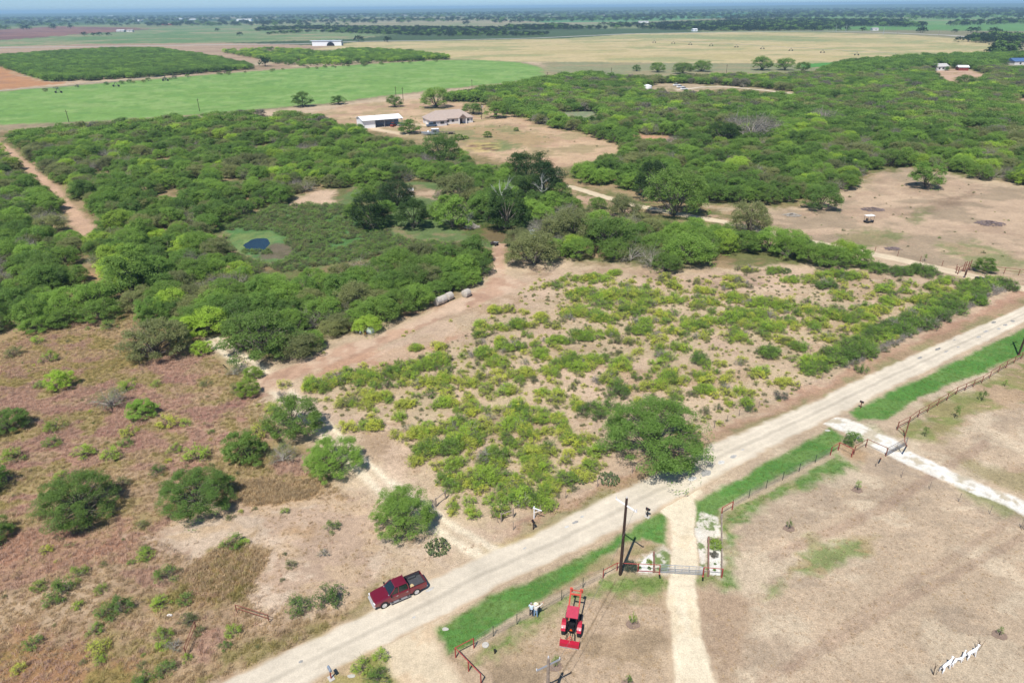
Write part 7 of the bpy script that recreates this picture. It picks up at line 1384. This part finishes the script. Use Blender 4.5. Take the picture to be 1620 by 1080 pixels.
def dead_tree(px, py, h, lab, seed):
    rng = random.Random(seed); c = spot(px, py); b = MB(); top = Vector((0.3, 0, h * 0.62)); b.tube([(0, 0, -0.05), (0.1, 0.05, h * 0.3), top], 0.26, 7, r2=0.15)
    for k in range(9):
        s = Vector((0.1, 0, h * (0.3 + 0.35 * rng.random()))); a = rng.random() * 6.28; e = s + Vector((math.cos(a) * h * 0.25, math.sin(a) * h * 0.2, h * (0.12 + 0.28 * rng.random()))); m = (s + e) / 2 + Vector((rng.uniform(-.3, .3), rng.uniform(-.3, .3), -0.1)); b.tube([s, m, e], 0.09, 5, r2=0.025)
        for j in range(3): e2 = e + Vector((rng.uniform(-1, 1), rng.uniform(-1, 1), rng.uniform(0.1, 1.0))); b.tube([m, (m + e2) / 2 + Vector((0, 0, 0.2)), e2], 0.04, 4, r2=0.012)
    tag(b.build('dead_tree', mat('bleached_wood', (0.40, 0.39, 0.36), 0.9), loc=c), lab, 'tree')
dead_tree(794, 345, 11.5, 'bleached leafless dead tree rising above the dark homestead trees', 3); dead_tree(741, 358, 3.6, 'pale broken stump standing beside the branch pile', 5); dead_tree(856, 322, 9.0, 'pale bare tree with a straight white trunk near the lane', 8)
# hay bales
HAY = mat('weathered_hay', (0.42, 0.38, 0.33), 1.0, noise=(3, 0.2), bump=0.5)
for x, y, lab in [(700.5, 479, 'weathered round bale in the middle of the row by the dirt track'), (710.5, 474, 'weathered round bale at the right of the touching row'), (693, 482, 'weathered round bale half hidden by leaves at the left of the row'), (738, 469, 'single weathered round bale apart from the row')]:
    hd = heading((693, 482), (710, 474)); o = MB().lathe([(0.0, -0.72), (0.70, -0.72), (0.78, -0.66), (0.80, 0), (0.78, 0.66), (0.70, 0.72), (0.0, 0.72)], 20, (0, 0, 0.76), 'x').build('hay_bale', HAY, loc=spot(x, y), smooth=True); o.rotation_euler = (0, 0, hd); tag(o, lab, 'hay bale')
# junk by the thicket
tag(MB().lathe([(0.25, 0), (0.75, 0.1), (0.8, 0.5), (0.55, 0.85), (0.2, 0.95), (0, 0.96)], 12).build('stock_tank', mat('blue_grey_tarp', (0.38, 0.42, 0.47), 0.7, noise=(2, 0.3)), loc=spot(586, 526)), 'blue-grey covered tank at the thicket edge', 'tank')
for x, y, lab, m in [(570, 527, 'white bucket in the middle of the junk at the thicket edge', WHITE), (564, 525, 'white bucket at the left of the junk at the thicket edge', WHITE), (575, 525, 'white bucket closest to the covered tank', WHITE), (578, 529, 'orange bucket nearest the dirt track', mat('faded_orange', (0.6, 0.33, 0.12), 0.7))]:
    b_ = MB().lathe([(0.14, 0), (0.17, 0.38), (0.18, 0.40), (0.15, 0.40), (0.13, 0.05)], 12, (0, 0, 0)).build('bucket', m, loc=spot(x, y)); tag(b_, lab, 'bucket')
def small_vehicle(name, px, py, ang, L_, W, Hh, bodym, lab, cat, roof=None, open_=False):
    t = empty(name, spot(px, py), ang); tag(t, lab, cat); r = 0.17 * Hh
    if not open_:
        MB().loft([[(x, -W / 2, r * 1.1), (x, W / 2, r * 1.1), (x, W / 2 * 0.97, z), (x, -W / 2 * 0.97, z)] for x, z in ((L_ / 2, Hh * 0.42), (L_ * 0.48, Hh * 0.5), (L_ * 0.2, Hh * 0.58), (-L_ * 0.46, Hh * 0.58), (-L_ / 2, Hh * 0.45))]).build('body', bodym, t, bevel=0.03)
        MB().loft([[(L_ * 0.2, -W * 0.46, Hh * 0.58), (L_ * 0.2, W * 0.46, Hh * 0.58), (-L_ * 0.28, W * 0.46, Hh * 0.58), (-L_ * 0.28, -W * 0.46, Hh * 0.58)], [(L_ * 0.07, -W * 0.38, Hh * 0.93), (L_ * 0.07, W * 0.38, Hh * 0.93), (-L_ * 0.22, W * 0.38, Hh * 0.93), (-L_ * 0.22, -W * 0.38, Hh * 0.93)]]).build('windows', GLASS, t)
        MB().box((-L_ * 0.23, -W * 0.40, Hh * 0.93), (L_ * 0.08, W * 0.40, Hh)).build('roof', roof or bodym, t, bevel=0.03)
    for sx in (L_ * 0.31, -L_ * 0.31):
        for s_ in (-1, 1): MB().lathe([(r * 0.5, -0.1), (r, -0.09), (r, 0.09), (r * 0.5, 0.1)], 12, (sx, s_ * W * 0.45, r), 'y').build('wheel', RUBBER, t)
    return t
BLUEC = mat('blue_grey_car_paint', (0.10, 0.14, 0.20), 0.35, 0.3, coat=0.8); SILV = mat('silver_car_paint', (0.45, 0.46, 0.48), 0.3, 0.5, coat=0.8)
t = small_vehicle('all_terrain_vehicle', 782, 388, 2.6, 2.0, 1.1, 1.2, mat('dark_quad', (0.05, 0.04, 0.045), 0.5), 'dark four wheeled all terrain vehicle at the end of the dirt track', 'all terrain vehicle', open_=True)
MB().loft([[(x, -0.32 * w, 0.4), (x, 0.32 * w, 0.4), (x, 0.3 * w, z), (x, -0.3 * w, z)] for x, z, w in ((1.0, 0.62, 1.2), (0.6, 0.85, 1.5), (0.1, 0.75, 0.7), (-0.5, 0.8, 0.8), (-1.0, 0.72, 1.4))]).build('body', mat('dark_quad', (0, 0, 0)), t, bevel=0.03)
MB().box((-0.5, -0.2, 0.80), (0.1, 0.2, 0.90)).build('seat', mat('grey_seat', (0.3, 0.3, 0.32), 0.7), t, bevel=0.03); MB().tube([(0.45, -0.4, 1.1), (0.35, 0, 1.0), (0.45, 0.4, 1.1)], 0.025).build('handlebar', BLACK, t); MB().box((-1.05, -0.42, 0.88), (-0.55, 0.42, 0.92)).build('rack', STEEL, t)
# white roofed cart in the pasture
t = small_vehicle('covered_cart', 1374, 352, 0.3, 2.4, 1.25, 1.7, WHITE, 'small white roofed cart parked alone in the tan pasture', 'golf cart', open_=True)
MB().box((-1.25, -0.62, 0.35), (1.2, 0.62, 0.55)).build('body', mat('dark_cart_body', (0.05, 0.05, 0.055), 0.5), t, bevel=0.04); MB().box((-0.6, -0.5, 0.55), (0.1, 0.5, 0.8)).box((-0.65, -0.5, 0.8), (-0.5, 0.5, 1.15)).build('seat', mat('tan_seat', (0.35, 0.27, 0.18), 0.8), t, bevel=0.04)
MB().box((-1.25, -0.72, 1.88), (1.15, 0.72, 1.96)).build('roof', WHITE, t, bevel=0.03)
for x in (-1.1, 1.0):
    for s_ in (-1, 1): MB().tube([(x, s_ * 0.55, 0.5), (x * 0.95, s_ * 0.6, 1.9)], 0.035).build('roof_post', BLACK, t)
# bins at the lane entrance
for x, y, lab in [(1544.5, 446, 'left black wheeled bin at the lane entrance'), (1551.5, 447, 'right black wheeled bin at the lane entrance')]:
    t = empty('wheeled_bin', spot(x, y), 0.4); tag(t, lab, 'bin'); MB().loft([[(-0.26, -0.28, 0.05), (0.26, -0.28, 0.05), (0.26, 0.28, 0.05), (-0.26, 0.28, 0.05)], [(-0.33, -0.36, 1.0), (0.33, -0.36, 1.0), (0.33, 0.36, 1.0), (-0.33, 0.36, 1.0)]]).build('body', BLACK, t); MB().box((-0.36, -0.42, 1.0), (0.36, 0.38, 1.07)).build('lid', BLACK, t, bevel=0.02)
    for s_ in (-1, 1): MB().lathe([(0.1, -0.03), (0.1, 0.03)], 10, (s_ * 0.27, 0.3, 0.1), 'x').build('wheel', BLACK, t)
t = empty('dark_sign', spot(1526, 439), 0.6); tag(t, 'dark upright board on a post by the lane entrance', 'sign'); MB().box((-0.4, -0.04, 0.5), (0.4, 0.04, 1.5)).build('board', mat('dark_board', (0.03, 0.02, 0.018), 0.7), t); MB().box((-0.06, -0.1, 0), (0.06, -0.04, 1.4)).build('post', RUST, t)
# white hoops, white scrap and the tank near the homestead
for k, (x, y) in enumerate([(938, 347), (943, 348), (948, 350), (953, 351), (958, 352)]):
    c = spot(x, y); o = MB().tube([(1.1 * math.cos(a * math.pi / 9), 0, 1.6 * math.sin(a * math.pi / 9)) for a in range(10)], 0.06, 5).build('hoop', mat('pale_blue_pipe', (0.55, 0.66, 0.68), 0.5), loc=c); o.rotation_euler = (0, 0, 1.1 + 0.15 * k); tag(o, 'pale blue arched hoop in the row behind the mesquites', 'hoop', 'row of pale arched hoops')
for x, y, w, lab in [(841, 370, 1.6, 'pale sheet among the branches near the all terrain vehicle'), (850, 381, 2.4, 'pale tarp under the grey-green mesquite'), (857, 394, 0.9, 'small white scrap below the grey-green mesquite')]:
    tag(MB().loft([[(-w / 2, -w / 3, 0), (w / 2, -w / 3, 0), (w / 2, w / 3, 0), (-w / 2, w / 3, 0)], [(-w / 2.4, -w / 3.4, 0.8), (w / 2.6, -w / 4, 0.7), (w / 2.2, w / 3.2, 1.0), (-w / 2.6, w / 3.6, 0.9)]]).build('tarp_heap', mat('pale_tarp', (0.60, 0.68, 0.72), 0.7), loc=spot(x, y), bevel=0.05), lab, 'tarp')
t = empty('water_tank', spot(650, 306), 0.1); tag(t, 'small white tank on legs beyond the homestead row', 'tank'); MB().lathe([(0.2, -1.0), (0.55, -0.9), (0.6, 0), (0.55, 0.9), (0.2, 1.0)], 14, (0, 0, 1.1), 'x').build('tank', WHITE, t, smooth=True); MB().box((-0.8, -0.4, 0), (-0.6, 0.4, 0.7)).box((0.6, -0.4, 0), (0.8, 0.4, 0.7)).build('legs', STEEL, t)
tag(MB().box((-2.5, -0.15, 0), (2.5, 0.15, 0.25)).build('pale_plank', WHITE, loc=spot(641, 311)), 'long pale plank lying beyond the homestead row', 'plank')
# white deer-like yard figures and stick bundles
def figure(px, py, s, ang, lab):
    t = empty('yard_figure', spot(px, py), ang, s); tag(t, lab, 'yard figure')
    names = {'hip': ((-0.42, 0, 0.78), 0.13), 'mid': ((0, 0, 0.80), 0.14), 'chest': ((0.40, 0, 0.82), 0.14), 'neck': ((0.58, 0, 1.08), 0.075), 'head': ((0.66, 0, 1.28), 0.085), 'muz': ((0.86, 0, 1.20), 0.045), 'tail': ((-0.60, 0, 0.86), 0.03)}
    E_ = [('hip', 'mid'), ('mid', 'chest'), ('chest', 'neck'), ('neck', 'head'), ('head', 'muz'), ('hip', 'tail')]
    for s_ in (-1, 1):
        n = str(s_); names.update({'fk' + n: ((0.44, s_ * 0.12, 0.42), 0.05), 'ff' + n: ((0.50, s_ * 0.14, 0.02), 0.04), 'hk' + n: ((-0.40, s_ * 0.13, 0.48), 0.065), 'hh' + n: ((-0.54, s_ * 0.14, 0.30), 0.04), 'hf' + n: ((-0.48, s_ * 0.14, 0.02), 0.04), 'ear' + n: ((0.60, s_ * 0.10, 1.38), 0.03)})
        E_ += [('chest', 'fk' + n), ('fk' + n, 'ff' + n), ('hip', 'hk' + n), ('hk' + n, 'hh' + n), ('hh' + n, 'hf' + n), ('head', 'ear' + n)]
    ks = list(names); me = bpy.data.meshes.new('cage'); me.from_pydata([names[k][0] for k in ks], [(ks.index(a), ks.index(b)) for a, b in E_], []); o = bpy.data.objects.new('cage', me); col.objects.link(o); o.modifiers.new('s', 'SKIN')
    for k, v in zip(ks, me.skin_vertices[0].data): v.radius = (names[k][1],) * 2; v.use_root = k == 'mid'
    o.modifiers.new('u', 'SUBSURF').levels = 2; m2 = bpy.data.meshes.new_from_object(o.evaluated_get(bpy.context.evaluated_depsgraph_get())); bpy.data.objects.remove(o)
    m2.name = 'body'; m2.materials.clear(); m2.materials.append(WHITE); m2.polygons.foreach_set('use_smooth', [True] * len(m2.polygons)); b = bpy.data.objects.new('body', m2); col.objects.link(b); b.parent = t
fa = heading((1487, 1060), (1540, 1036))
for x, y, s, da, lab in [(1494, 1060, 1.0, 0.1, 'big white four legged yard figure nearest the bottom edge'), (1507, 1052, 0.5, 0.3, 'small white yard figure next to the nearest big one'), (1514, 1048, 0.65, -0.2, 'second small white yard figure, in the middle of the row'), (1522, 1042, 0.6, 0.4, 'small white yard figure touching the far big one'), (1534, 1040, 1.0, 0.0, 'big white four legged yard figure at the far end of the row')]: figure(x, y, s, fa + da, lab)
for x, y, lab in [(1476, 1066, 'bundle of upright dark sticks at the near end of the white figures'), (1546, 1028, 'bundle of upright dark sticks at the far end of the white figures'), (1619, 838, 'pair of dark sticks at the right edge of the yard')]:
    b = MB(); rng = random.Random(x)
    for k in range(5): q = Vector((rng.uniform(-.25, .25), rng.uniform(-.1, .1), 0)); b.tube([q, q + Vector((rng.uniform(-.25, .25), rng.uniform(-.1, .1), 1.1 + 0.4 * rng.random()))], 0.016, 4)
    tag(b.build('stick_bundle', WOODD, loc=spot(x, y)), lab, 'sticks')

# ---- pond
pp = [(384, 388), (392, 382), (404, 378), (420, 377), (428, 382), (424, 390), (412, 398), (400, 400), (390, 395)]
PP = gpoly(pp); n_ = 40; pr = resample(np.vstack([PP, PP[:1]]), 0.6)[:-1]; pr = pr + (np.stack([fbm(pr[:, 0], pr[:, 1], 2, 1), fbm(pr[:, 0], pr[:, 1], 2, 2)], 1) - 0.5) * 1.2
tag(MB().prism([tuple(p) for p in pr], 0.005, 0.03).build('pond_water', mat('dark_blue_water', (0.010, 0.026, 0.036), 0.25, spec=0.25, noise=(1.2, 0.4), bump=0.3)), kind='structure')

# ---- buildings
ROOF = mat('tan_shingles', (0.36, 0.29, 0.25), 0.9, noise=(1.5, 0.12)); WBRICK = mat('pale_brick', (0.62, 0.60, 0.58), 0.9, noise=(3, 0.1)); WMET = mat('white_metal', (0.78, 0.79, 0.80), 0.45, 0.0); DARKW = mat('window_glass', (0.03, 0.035, 0.045), 0.1, spec=0.7)
def hip(mb, x0, y0, x1, y1, z0, z1, ov=0.6):
    x0 -= ov; y0 -= ov; x1 += ov; y1 += ov; w, d = x1 - x0, y1 - y0; r = min(w, d) / 2
    if w >= d: a, b = (x0 + r, (y0 + y1) / 2, z1), (x1 - r, (y0 + y1) / 2, z1)
    else: a, b = ((x0 + x1) / 2, y0 + r, z1), ((x0 + x1) / 2, y1 - r, z1)
    v = [(x0, y0, z0), (x1, y0, z0), (x1, y1, z0), (x0, y1, z0), a, b, (x0, y0, z0 - 0.18), (x1, y0, z0 - 0.18), (x1, y1, z0 - 0.18), (x0, y1, z0 - 0.18)]
    f = [[0, 1, 5, 4], [1, 2, 5], [2, 3, 4, 5], [3, 0, 4]] if w >= d else [[0, 1, 4], [1, 2, 5, 4], [2, 3, 5], [3, 0, 4, 5]]
    return mb.add(v, f + [[0, 6, 7, 1], [1, 7, 8, 2], [2, 8, 9, 3], [3, 9, 6, 0], [6, 9, 8, 7]])
def house():
    A, B = spot(681, 200), spot(751, 195); d = B - A; ang = math.atan2(d.y, d.x); Lh = d.length
    t = empty('farmhouse', A, ang); tag(t, 'long pale brick house with tan hipped roof and gabled porch', 'house')
    MB().box((0, 2.6, 0), (Lh, 13, 2.75)).build('wall', WBRICK, t); MB().box((0.1, -1.2, 0), (8.0, 2.58, 2.72)).build('wing_wall', WBRICK, t)
    rf_ = hip(MB(), 0, 2.6, Lh, 13, 2.76, 6.2).build('roof', ROOF, t); hip(MB(), 0.1, -1.2, 8.0, 9.0, 2.74, 5.2).build('wing_roof', ROOF, t)
    g = MB().add([(14.4, -0.2, 2.8), (19.2, -0.2, 2.8), (16.8, -0.2, 4.9), (14.4, 5.6, 2.8), (19.2, 5.6, 2.8), (16.8, 5.6, 4.9)], [[0, 1, 2], [5, 4, 3], [0, 2, 5, 3], [1, 4, 5, 2], [0, 3, 4, 1]]).build('porch_roof', ROOF, t)
    MB().add([(14.9, -0.24, 2.95), (18.7, -0.24, 2.95), (16.8, -0.24, 4.55), (14.9, -0.21, 2.95), (18.7, -0.21, 2.95), (16.8, -0.21, 4.55)], [[0, 1, 2], [5, 4, 3], [0, 3, 4, 1], [1, 4, 5, 2], [2, 5, 3, 0]]).build('gable', mat('brown_stone', (0.16, 0.11, 0.09), 0.9), g)
    for x in (14.8, 18.6): MB().box((x - 0.28, -0.1, 0), (x + 0.28, 0.46, 2.8)).build('porch_column', WBRICK, t)
    MB().box((16.1, 2.5, 0.1), (17.3, 2.59, 2.3)).build('door', mat('dark_door', (0.05, 0.03, 0.025), 0.6), t)
    for x0, x1 in ((9.0, 10.6), (11.6, 13.2), (19.6, 21.0), (22.0, 23.2)):
        w = MB().box((x0, 2.52, 0.9), (min(x1, Lh - 0.3), 2.59, 2.2)).build('window', WHITE, t); MB().box((x0 + 0.1, 2.48, 1.0), (min(x1, Lh - 0.3) - 0.1, 2.515, 2.1)).build('pane', DARKW, w)
    for x0, x1 in ((1.0, 2.6), (4.6, 6.8)):
        w = MB().box((x0, -1.28, 0.9), (x1, -1.21, 2.2)).build('window', WHITE, t); MB().box((x0 + 0.1, -1.32, 1.0), (x1 - 0.1, -1.285, 2.1)).build('pane', DARKW, w)
    w = MB().box((-0.07, 4.5, 0), (-0.005, 8.5, 2.3)).build('garage_door', WHITE, t)
house()
def shed():
    A, B = spot(604, 201.5), spot(640, 198); d = B - A; ang = math.atan2(d.y, d.x) ; Ls = 15.0
    t = empty('metal_barn', spot(599, 202), ang - 0.10); tag(t, 'white metal barn with open front bays near the hip roofed house', 'barn')
    MB().add([(-7.5, 0, 0), (-7.5, 12, 0), (-7.5, 12, 3.8), (-7.5, 6, 4.9), (-7.5, 0, 3.8), (-7.4, 0, 0), (-7.4, 12, 0), (-7.4, 12, 3.8), (-7.4, 6, 4.9), (-7.4, 0, 3.8)], [[0, 1, 2, 3, 4], [9, 8, 7, 6, 5]] + [[i, (i + 1) % 5, (i + 1) % 5 + 5, i + 5] for i in range(5)]).build('end_wall', WMET, t)
    MB().box((-7.4, 11.9, 0), (12, 12, 3.8)).build('back_wall', WMET, t); MB().box((-7.4, 0, 0), (-1.5, 0.1, 3.7)).build('front_wall', WMET, t)
    MB().box((-7.3, 0.2, 0.0), (12, 11.8, 0.06)).build('slab', CONC, t); MB().box((-1.5, 6, 0.06), (12, 6.1, 3.6)).build('inner_wall', mat('grey_metal', (0.30, 0.33, 0.37), 0.5), t)
    m = MB().add([(-8.0, -0.8, 3.75), (12.4, -0.8, 3.75), (12.4, 6, 5.0), (-8.0, 6, 5.0), (-8.0, 12.6, 3.75), (12.4, 12.6, 3.75), (-8.0, -0.8, 3.60), (12.4, -0.8, 3.60), (12.4, 6, 4.85), (-8.0, 6, 4.85), (-8.0, 12.6, 3.60), (12.4, 12.6, 3.60)], [[0, 1, 2, 3], [3, 2, 5, 4], [9, 8, 7, 6], [10, 11, 8, 9], [0, 6, 7, 1], [4, 5, 11, 10], [0, 3, 9, 6], [3, 4, 10, 9], [1, 7, 8, 2], [2, 8, 11, 5]])
    m.build('roof', WMET, t)
    for x in (-1.5, 3.0, 7.5, 12.0): MB().box((x - 0.1, -0.1, 0), (x + 0.1, 0.1, 3.7)).build('post', STEEL, t)
    MB().box((12.0, 0.5, 2.9), (12.08, 11.9, 3.7)).build('fascia', WMET, t)
shed()
small_vehicle('parked_suv', 683, 200.5, 0.3, 5.2, 2.0, 1.9, BLUEC, 'blue-grey sport utility vehicle at the corner of the house', 'car')
small_vehicle('parked_car', 636, 199, 0.3, 4.8, 1.9, 1.5, SILV, 'pale car under the open end of the barn', 'car')
small_vehicle('utility_vehicle', 622, 200.5, 1.2, 3.2, 1.6, 1.9, mat('dark_red_paint', (0.2, 0.03, 0.02), 0.5), 'small reddish utility vehicle in the barn bay', 'utility vehicle')
t = empty('boat', spot(678, 214), heading((690, 214), (672, 214)) + 0.1); tag(t, 'grey motor boat on a trailer below the house', 'boat')
MB().loft([[(x, -w, z0), (x, w, z0), (x, w * 1.15, 1.35 + dz), (x, -w * 1.15, 1.35 + dz)] for x, w, z0, dz in ((-2.9, 0.9, 0.6, 0), (0, 0.95, 0.55, 0), (2.0, 0.6, 0.65, 0.15), (3.2, 0.08, 1.1, 0.3))]).build('hull', mat('boat_grey', (0.22, 0.25, 0.28), 0.4), t, bevel=0.03); MB().box((-0.3, -0.5, 1.35), (0.5, 0.5, 1.95)).build('console', WHITE, t, bevel=0.05); MB().box((-3.4, -0.25, 0.9), (-2.95, 0.25, 1.8)).build('outboard_motor', BLACK, t, bevel=0.05)
for s_ in (-1, 1): MB().lathe([(0.15, -0.1), (0.33, -0.09), (0.33, 0.09), (0.15, 0.1)], 12, (-0.8, s_ * 1.05, 0.33), 'y').build('wheel', RUBBER, t)
MB().box((-2.8, -0.8, 0.45), (3.4, -0.7, 0.55)).box((-2.8, 0.7, 0.45), (3.4, 0.8, 0.55)).build('trailer_frame', STEEL, t)
t = empty('camper', spot(688, 213.5), 0.25); tag(t, 'boxy camper with a white roof right behind the boat', 'camper'); MB().box((-1.4, -1.1, 0.5), (1.8, 1.1, 2.6)).build('body', mat('camper_grey', (0.16, 0.18, 0.21), 0.5), t, bevel=0.05); MB().box((-1.5, -1.15, 2.6), (1.9, 1.15, 2.75)).build('roof', WHITE, t, bevel=0.03); MB().box((-0.8, -1.14, 1.4), (0.6, -1.11, 2.1)).build('window', DARKW, t)
for s_ in (-1, 1): MB().lathe([(0.15, -0.1), (0.35, -0.09), (0.35, 0.09), (0.15, 0.1)], 12, (0.2, s_ * 1.1, 0.35), 'y').build('wheel', RUBBER, t)
t = empty('flat_trailer', spot(706, 212), -0.12); tag(t, 'long gooseneck flatbed trailer right of the camper', 'trailer'); MB().box((-3.2, -1.1, 0.75), (4.0, 1.1, 0.9)).build('deck', mat('deck_brown', (0.14, 0.11, 0.09), 0.9), t); MB().tube([(-3.2, 0, 0.85), (-4.0, 0, 1.9), (-4.9, 0, 1.9), (-5.0, 0, 1.0)], 0.16, 6).build('gooseneck', BLACK, t)
for x in (1.6, 2.6):
    for s_ in (-1, 1): MB().lathe([(0.15, -0.12), (0.38, -0.1), (0.38, 0.1), (0.15, 0.12)], 12, (x, s_ * 1.0, 0.38), 'y').build('wheel', RUBBER, t)
t = empty('flat_trailer', spot(708, 228), 0.05); tag(t, 'pale low trailer beside the bush under the boat', 'trailer'); MB().box((-2.6, -1.0, 0.55), (2.8, 1.0, 0.72)).build('deck', mat('pale_deck', (0.45, 0.45, 0.44), 0.8), t); MB().tube([(2.8, 0, 0.6), (4.2, 0, 0.5)], 0.06).build('tongue', STEEL, t)
for s_ in (-1, 1): MB().lathe([(0.15, -0.1), (0.33, -0.09), (0.33, 0.09), (0.15, 0.1)], 12, (0, s_ * 1.0, 0.33), 'y').build('wheel', RUBBER, t)
def box_building(name, px, py, wpx, dep, h, ang, wallm, roofm, lab, cat='building', roofh=1.2, group=None, windows=2, gable=True):
    A = spot(px, py); W = wpx / ppm(px, py); t = empty(name, A, ang); tag(t, lab, cat, group)
    MB().box((-W / 2, 0, 0), (W / 2, dep, h)).build('wall', wallm, t); o = 0.5
    v = [(-W / 2 - o, -o, h), (W / 2 + o, -o, h), (W / 2 + o, dep + o, h), (-W / 2 - o, dep + o, h), (-W / 2 - o, dep / 2, h + roofh), (W / 2 + o, dep / 2, h + roofh)]
    MB().add(v, [[0, 1, 5, 4], [2, 3, 4, 5], [1, 2, 5], [3, 0, 4], [0, 3, 2, 1]]).build('roof', roofm, t)
    for k in range(windows): x = -W / 2 + W * (k + 0.7) / (windows + 0.4); MB().box((x, -0.06, h * 0.35), (x + min(1.6, W / 6), -0.005, h * 0.75)).build('window', DARKW, t)
    return t
GREYR = mat('grey_roof', (0.42, 0.40, 0.39), 0.8); BLUER = mat('blue_metal_roof', (0.07, 0.13, 0.26), 0.4); REDW = mat('barn_red', (0.35, 0.03, 0.03), 0.7)
box_building('farmhouse', 1490, 112, 22, 9, 3.2, 0.15, WBRICK, GREYR, 'grey roofed farmhouse in the right woods', 'house', 2.2, windows=3)
box_building('shed', 1524, 112, 14, 8, 2.6, -0.25, mat('muted_red', (0.20, 0.04, 0.035), 0.7), WMET, 'red sided shed with a white roof right of the grey roofed farmhouse', 'shed', 1.4, windows=0)
box_building('farmhouse', 1618, 104, 30, 12, 3.5, 0.1, WBRICK, BLUER, 'house with a dark blue metal roof at the right frame edge', 'house', 2.6)
def arch_barn():
    A = spot(517, 73); W = 46 / ppm(517, 73); t = empty('arched_barn', A, 0.05); tag(t, 'large white arched hay barn before the distant highway', 'barn')
    r1, r0 = 7.0, 6.7; v, f = [], []; n = 12
    MB().box((-W / 2 - 3, 1, 7.0), (W / 2, 15, 7.5)).build('roof', mat('pale_blue_metal', (0.60, 0.66, 0.72), 0.4), t)
    MB().box((-W / 2, 1, 0), (W / 2, 1.4, 7.0)).build('wall', WMET, t); MB().box((-W / 2, 14.6, 0), (W / 2, 15, 7.0)).build('back_wall', WMET, t)
    MB().prism([(6 + 6 * math.cos(a * math.pi / n), 5.5 * math.sin(a * math.pi / n)) for a in range(n + 1)], -0.1, 0.0).build('opening_shade', mat('opening_shade', (0.01, 0.01, 0.012), 0.9), t).rotation_euler = (math.radians(90), 0, 0)  # flat near-black panel on the solid wall, painted shade of the arched opening
    t.children[-1].location = (0, 0.9, 0)
arch_barn()
for i, (x, y, w, h, wm, rm, lab) in enumerate([(386, 34, 24, 9, WMET, WMET, 'largest white warehouse near the horizon at left'), (190, 51, 12, 4, GREYR, WMET, 'row of small grey sheds beside the pale farm lane'), (205, 51, 9, 4, WBRICK, GREYR, 'white shed at the end of the farm lane'), (265, 40, 20, 5, REDW, GREYR, 'dark red farmstead behind the far green field'), (283, 31, 10, 6, WMET, WMET, 'white building left of the largest warehouse'), (304, 32, 11, 6, WMET, GREYR, 'pale building directly left of the largest warehouse'), (221, 34, 8, 5, WMET, WMET, 'small white building behind the far farmyard'), (175, 26, 8, 5, WMET, WMET, 'tiny white building near the horizon at far left'), (410, 29, 8, 5, WBRICK, GREYR, 'pale house above the oak row'), (640, 25, 14, 7, WBRICK, GREYR, 'pale shed group near the horizon at centre'), (1018, 37, 16, 5, WMET, GREYR, 'long grey shed beyond the hay field'), (1100, 50, 7, 4, WMET, WMET, 'white house among the oaks above the hay field'), (1385, 49, 9, 4, WBRICK, GREYR, 'white house by the highway bend'), (954, 25, 10, 4, WBRICK, mat('tan_roof', (0.5, 0.4, 0.3), 0.8), 'tan house on the far treeline'), (591, 32, 6, 4, WMET, WMET, 'tiny white farmhouse on the far plain')]):
    box_building('farm_building', x, y, w, 12 + 6 * (i == 0), h * 1.0, 0.1 * (i % 3 - 1), wm, rm, lab, 'farm building', 1.5, windows=3 if w > 12 else 1)
for x, y, lab in [(1076, 139, 'white vehicle parked in the clearing beyond the right woods'), (1082, 142, 'second white vehicle nearer the pale lane beyond the woods'), (1070, 136, 'white vehicle partly behind a tree beyond the woods')]: small_vehicle('parked_car', x, y, 0.4, 5.0, 2.0, 1.8, mat('white_car_paint', (0.75, 0.75, 0.76), 0.3, coat=0.8), lab, 'car')
tag(MB().lathe([(3.0, 0), (3.0, 2.2), (0.4, 3.0), (0, 3.0)], 20).build('water_tank', WMET, loc=spot(1024, 141)), 'white round tank hidden in the woods near the pale lane', 'tank')
# ---- centre pivot irrigators
def pivot(pts, h, lab):
    P = [spot(*p) for p in pts]; c = P[0]; t = empty('irrigation_pivot', c); tag(t, lab, 'irrigator'); dm = mat('pivot_steel', (0.10, 0.10, 0.10), 0.6)
    for p in P:
        q = p - c; m = MB()
        for s_ in (-1, 1): m.tube([q + Vector((s_ * 2.0, 0, 0.6)), q + Vector((0, 0, h))], 0.16, 4)
        m.tube([q + Vector((-2.0, 0, 0.6)), q + Vector((2.0, 0, 0.6))], 0.14, 4); tw = m.build('tower', dm, t)
        for s_ in (-1, 1): MB().lathe([(0.5, -0.2), (0.75, -0.18), (0.75, 0.18), (0.5, 0.2)], 12, tuple(q + Vector((s_ * 2.0, 0, 0.75))), 'y').build('wheel', RUBBER, tw)
    for a, b in zip(P[:-1], P[1:]):
        mid = (a + b) / 2 - c + Vector((0, 0, h + 0.9)); MB().tube([a - c + Vector((0, 0, h)), mid, b - c + Vector((0, 0, h))], 0.09, 4).build('span_pipe', STEEL, t)
pivot([(-20, 155), (93, 147.5), (184, 137.5), (262, 128.5)], 3.6, 'irrigation machine on wheeled towers crossing the green field')
pivot([(1035, 68), (1065, 69.5), (1092, 71.5), (1125, 73), (1165, 75.5), (1206, 78), (1251, 81), (1301, 84), (1355, 88), (1416, 91)], 3.6, 'long irrigation machine on wheeled towers in the hay field')
# dry vines along the road fence
dv = []
for k in range(len(rf) - 1):
    if rf[k][0] < 1340: continue
    for q in range(9):
        f_ = q / 9; a = at(rf[k][0] * (1 - f_) + rf[k + 1][0] * f_, rf[k][1] * (1 - f_) + rf[k + 1][1] * f_); dv.append(('twiggy0_grey', a[0] + rnd.normal() * 0.25, a[1] + rnd.normal() * 0.25, rnd.random() * 6.28, 0.45 + 0.25 * rnd.random()))
stuff_from('dry_vines', dv, 'pale dry vines smothering the far half of the road fence')
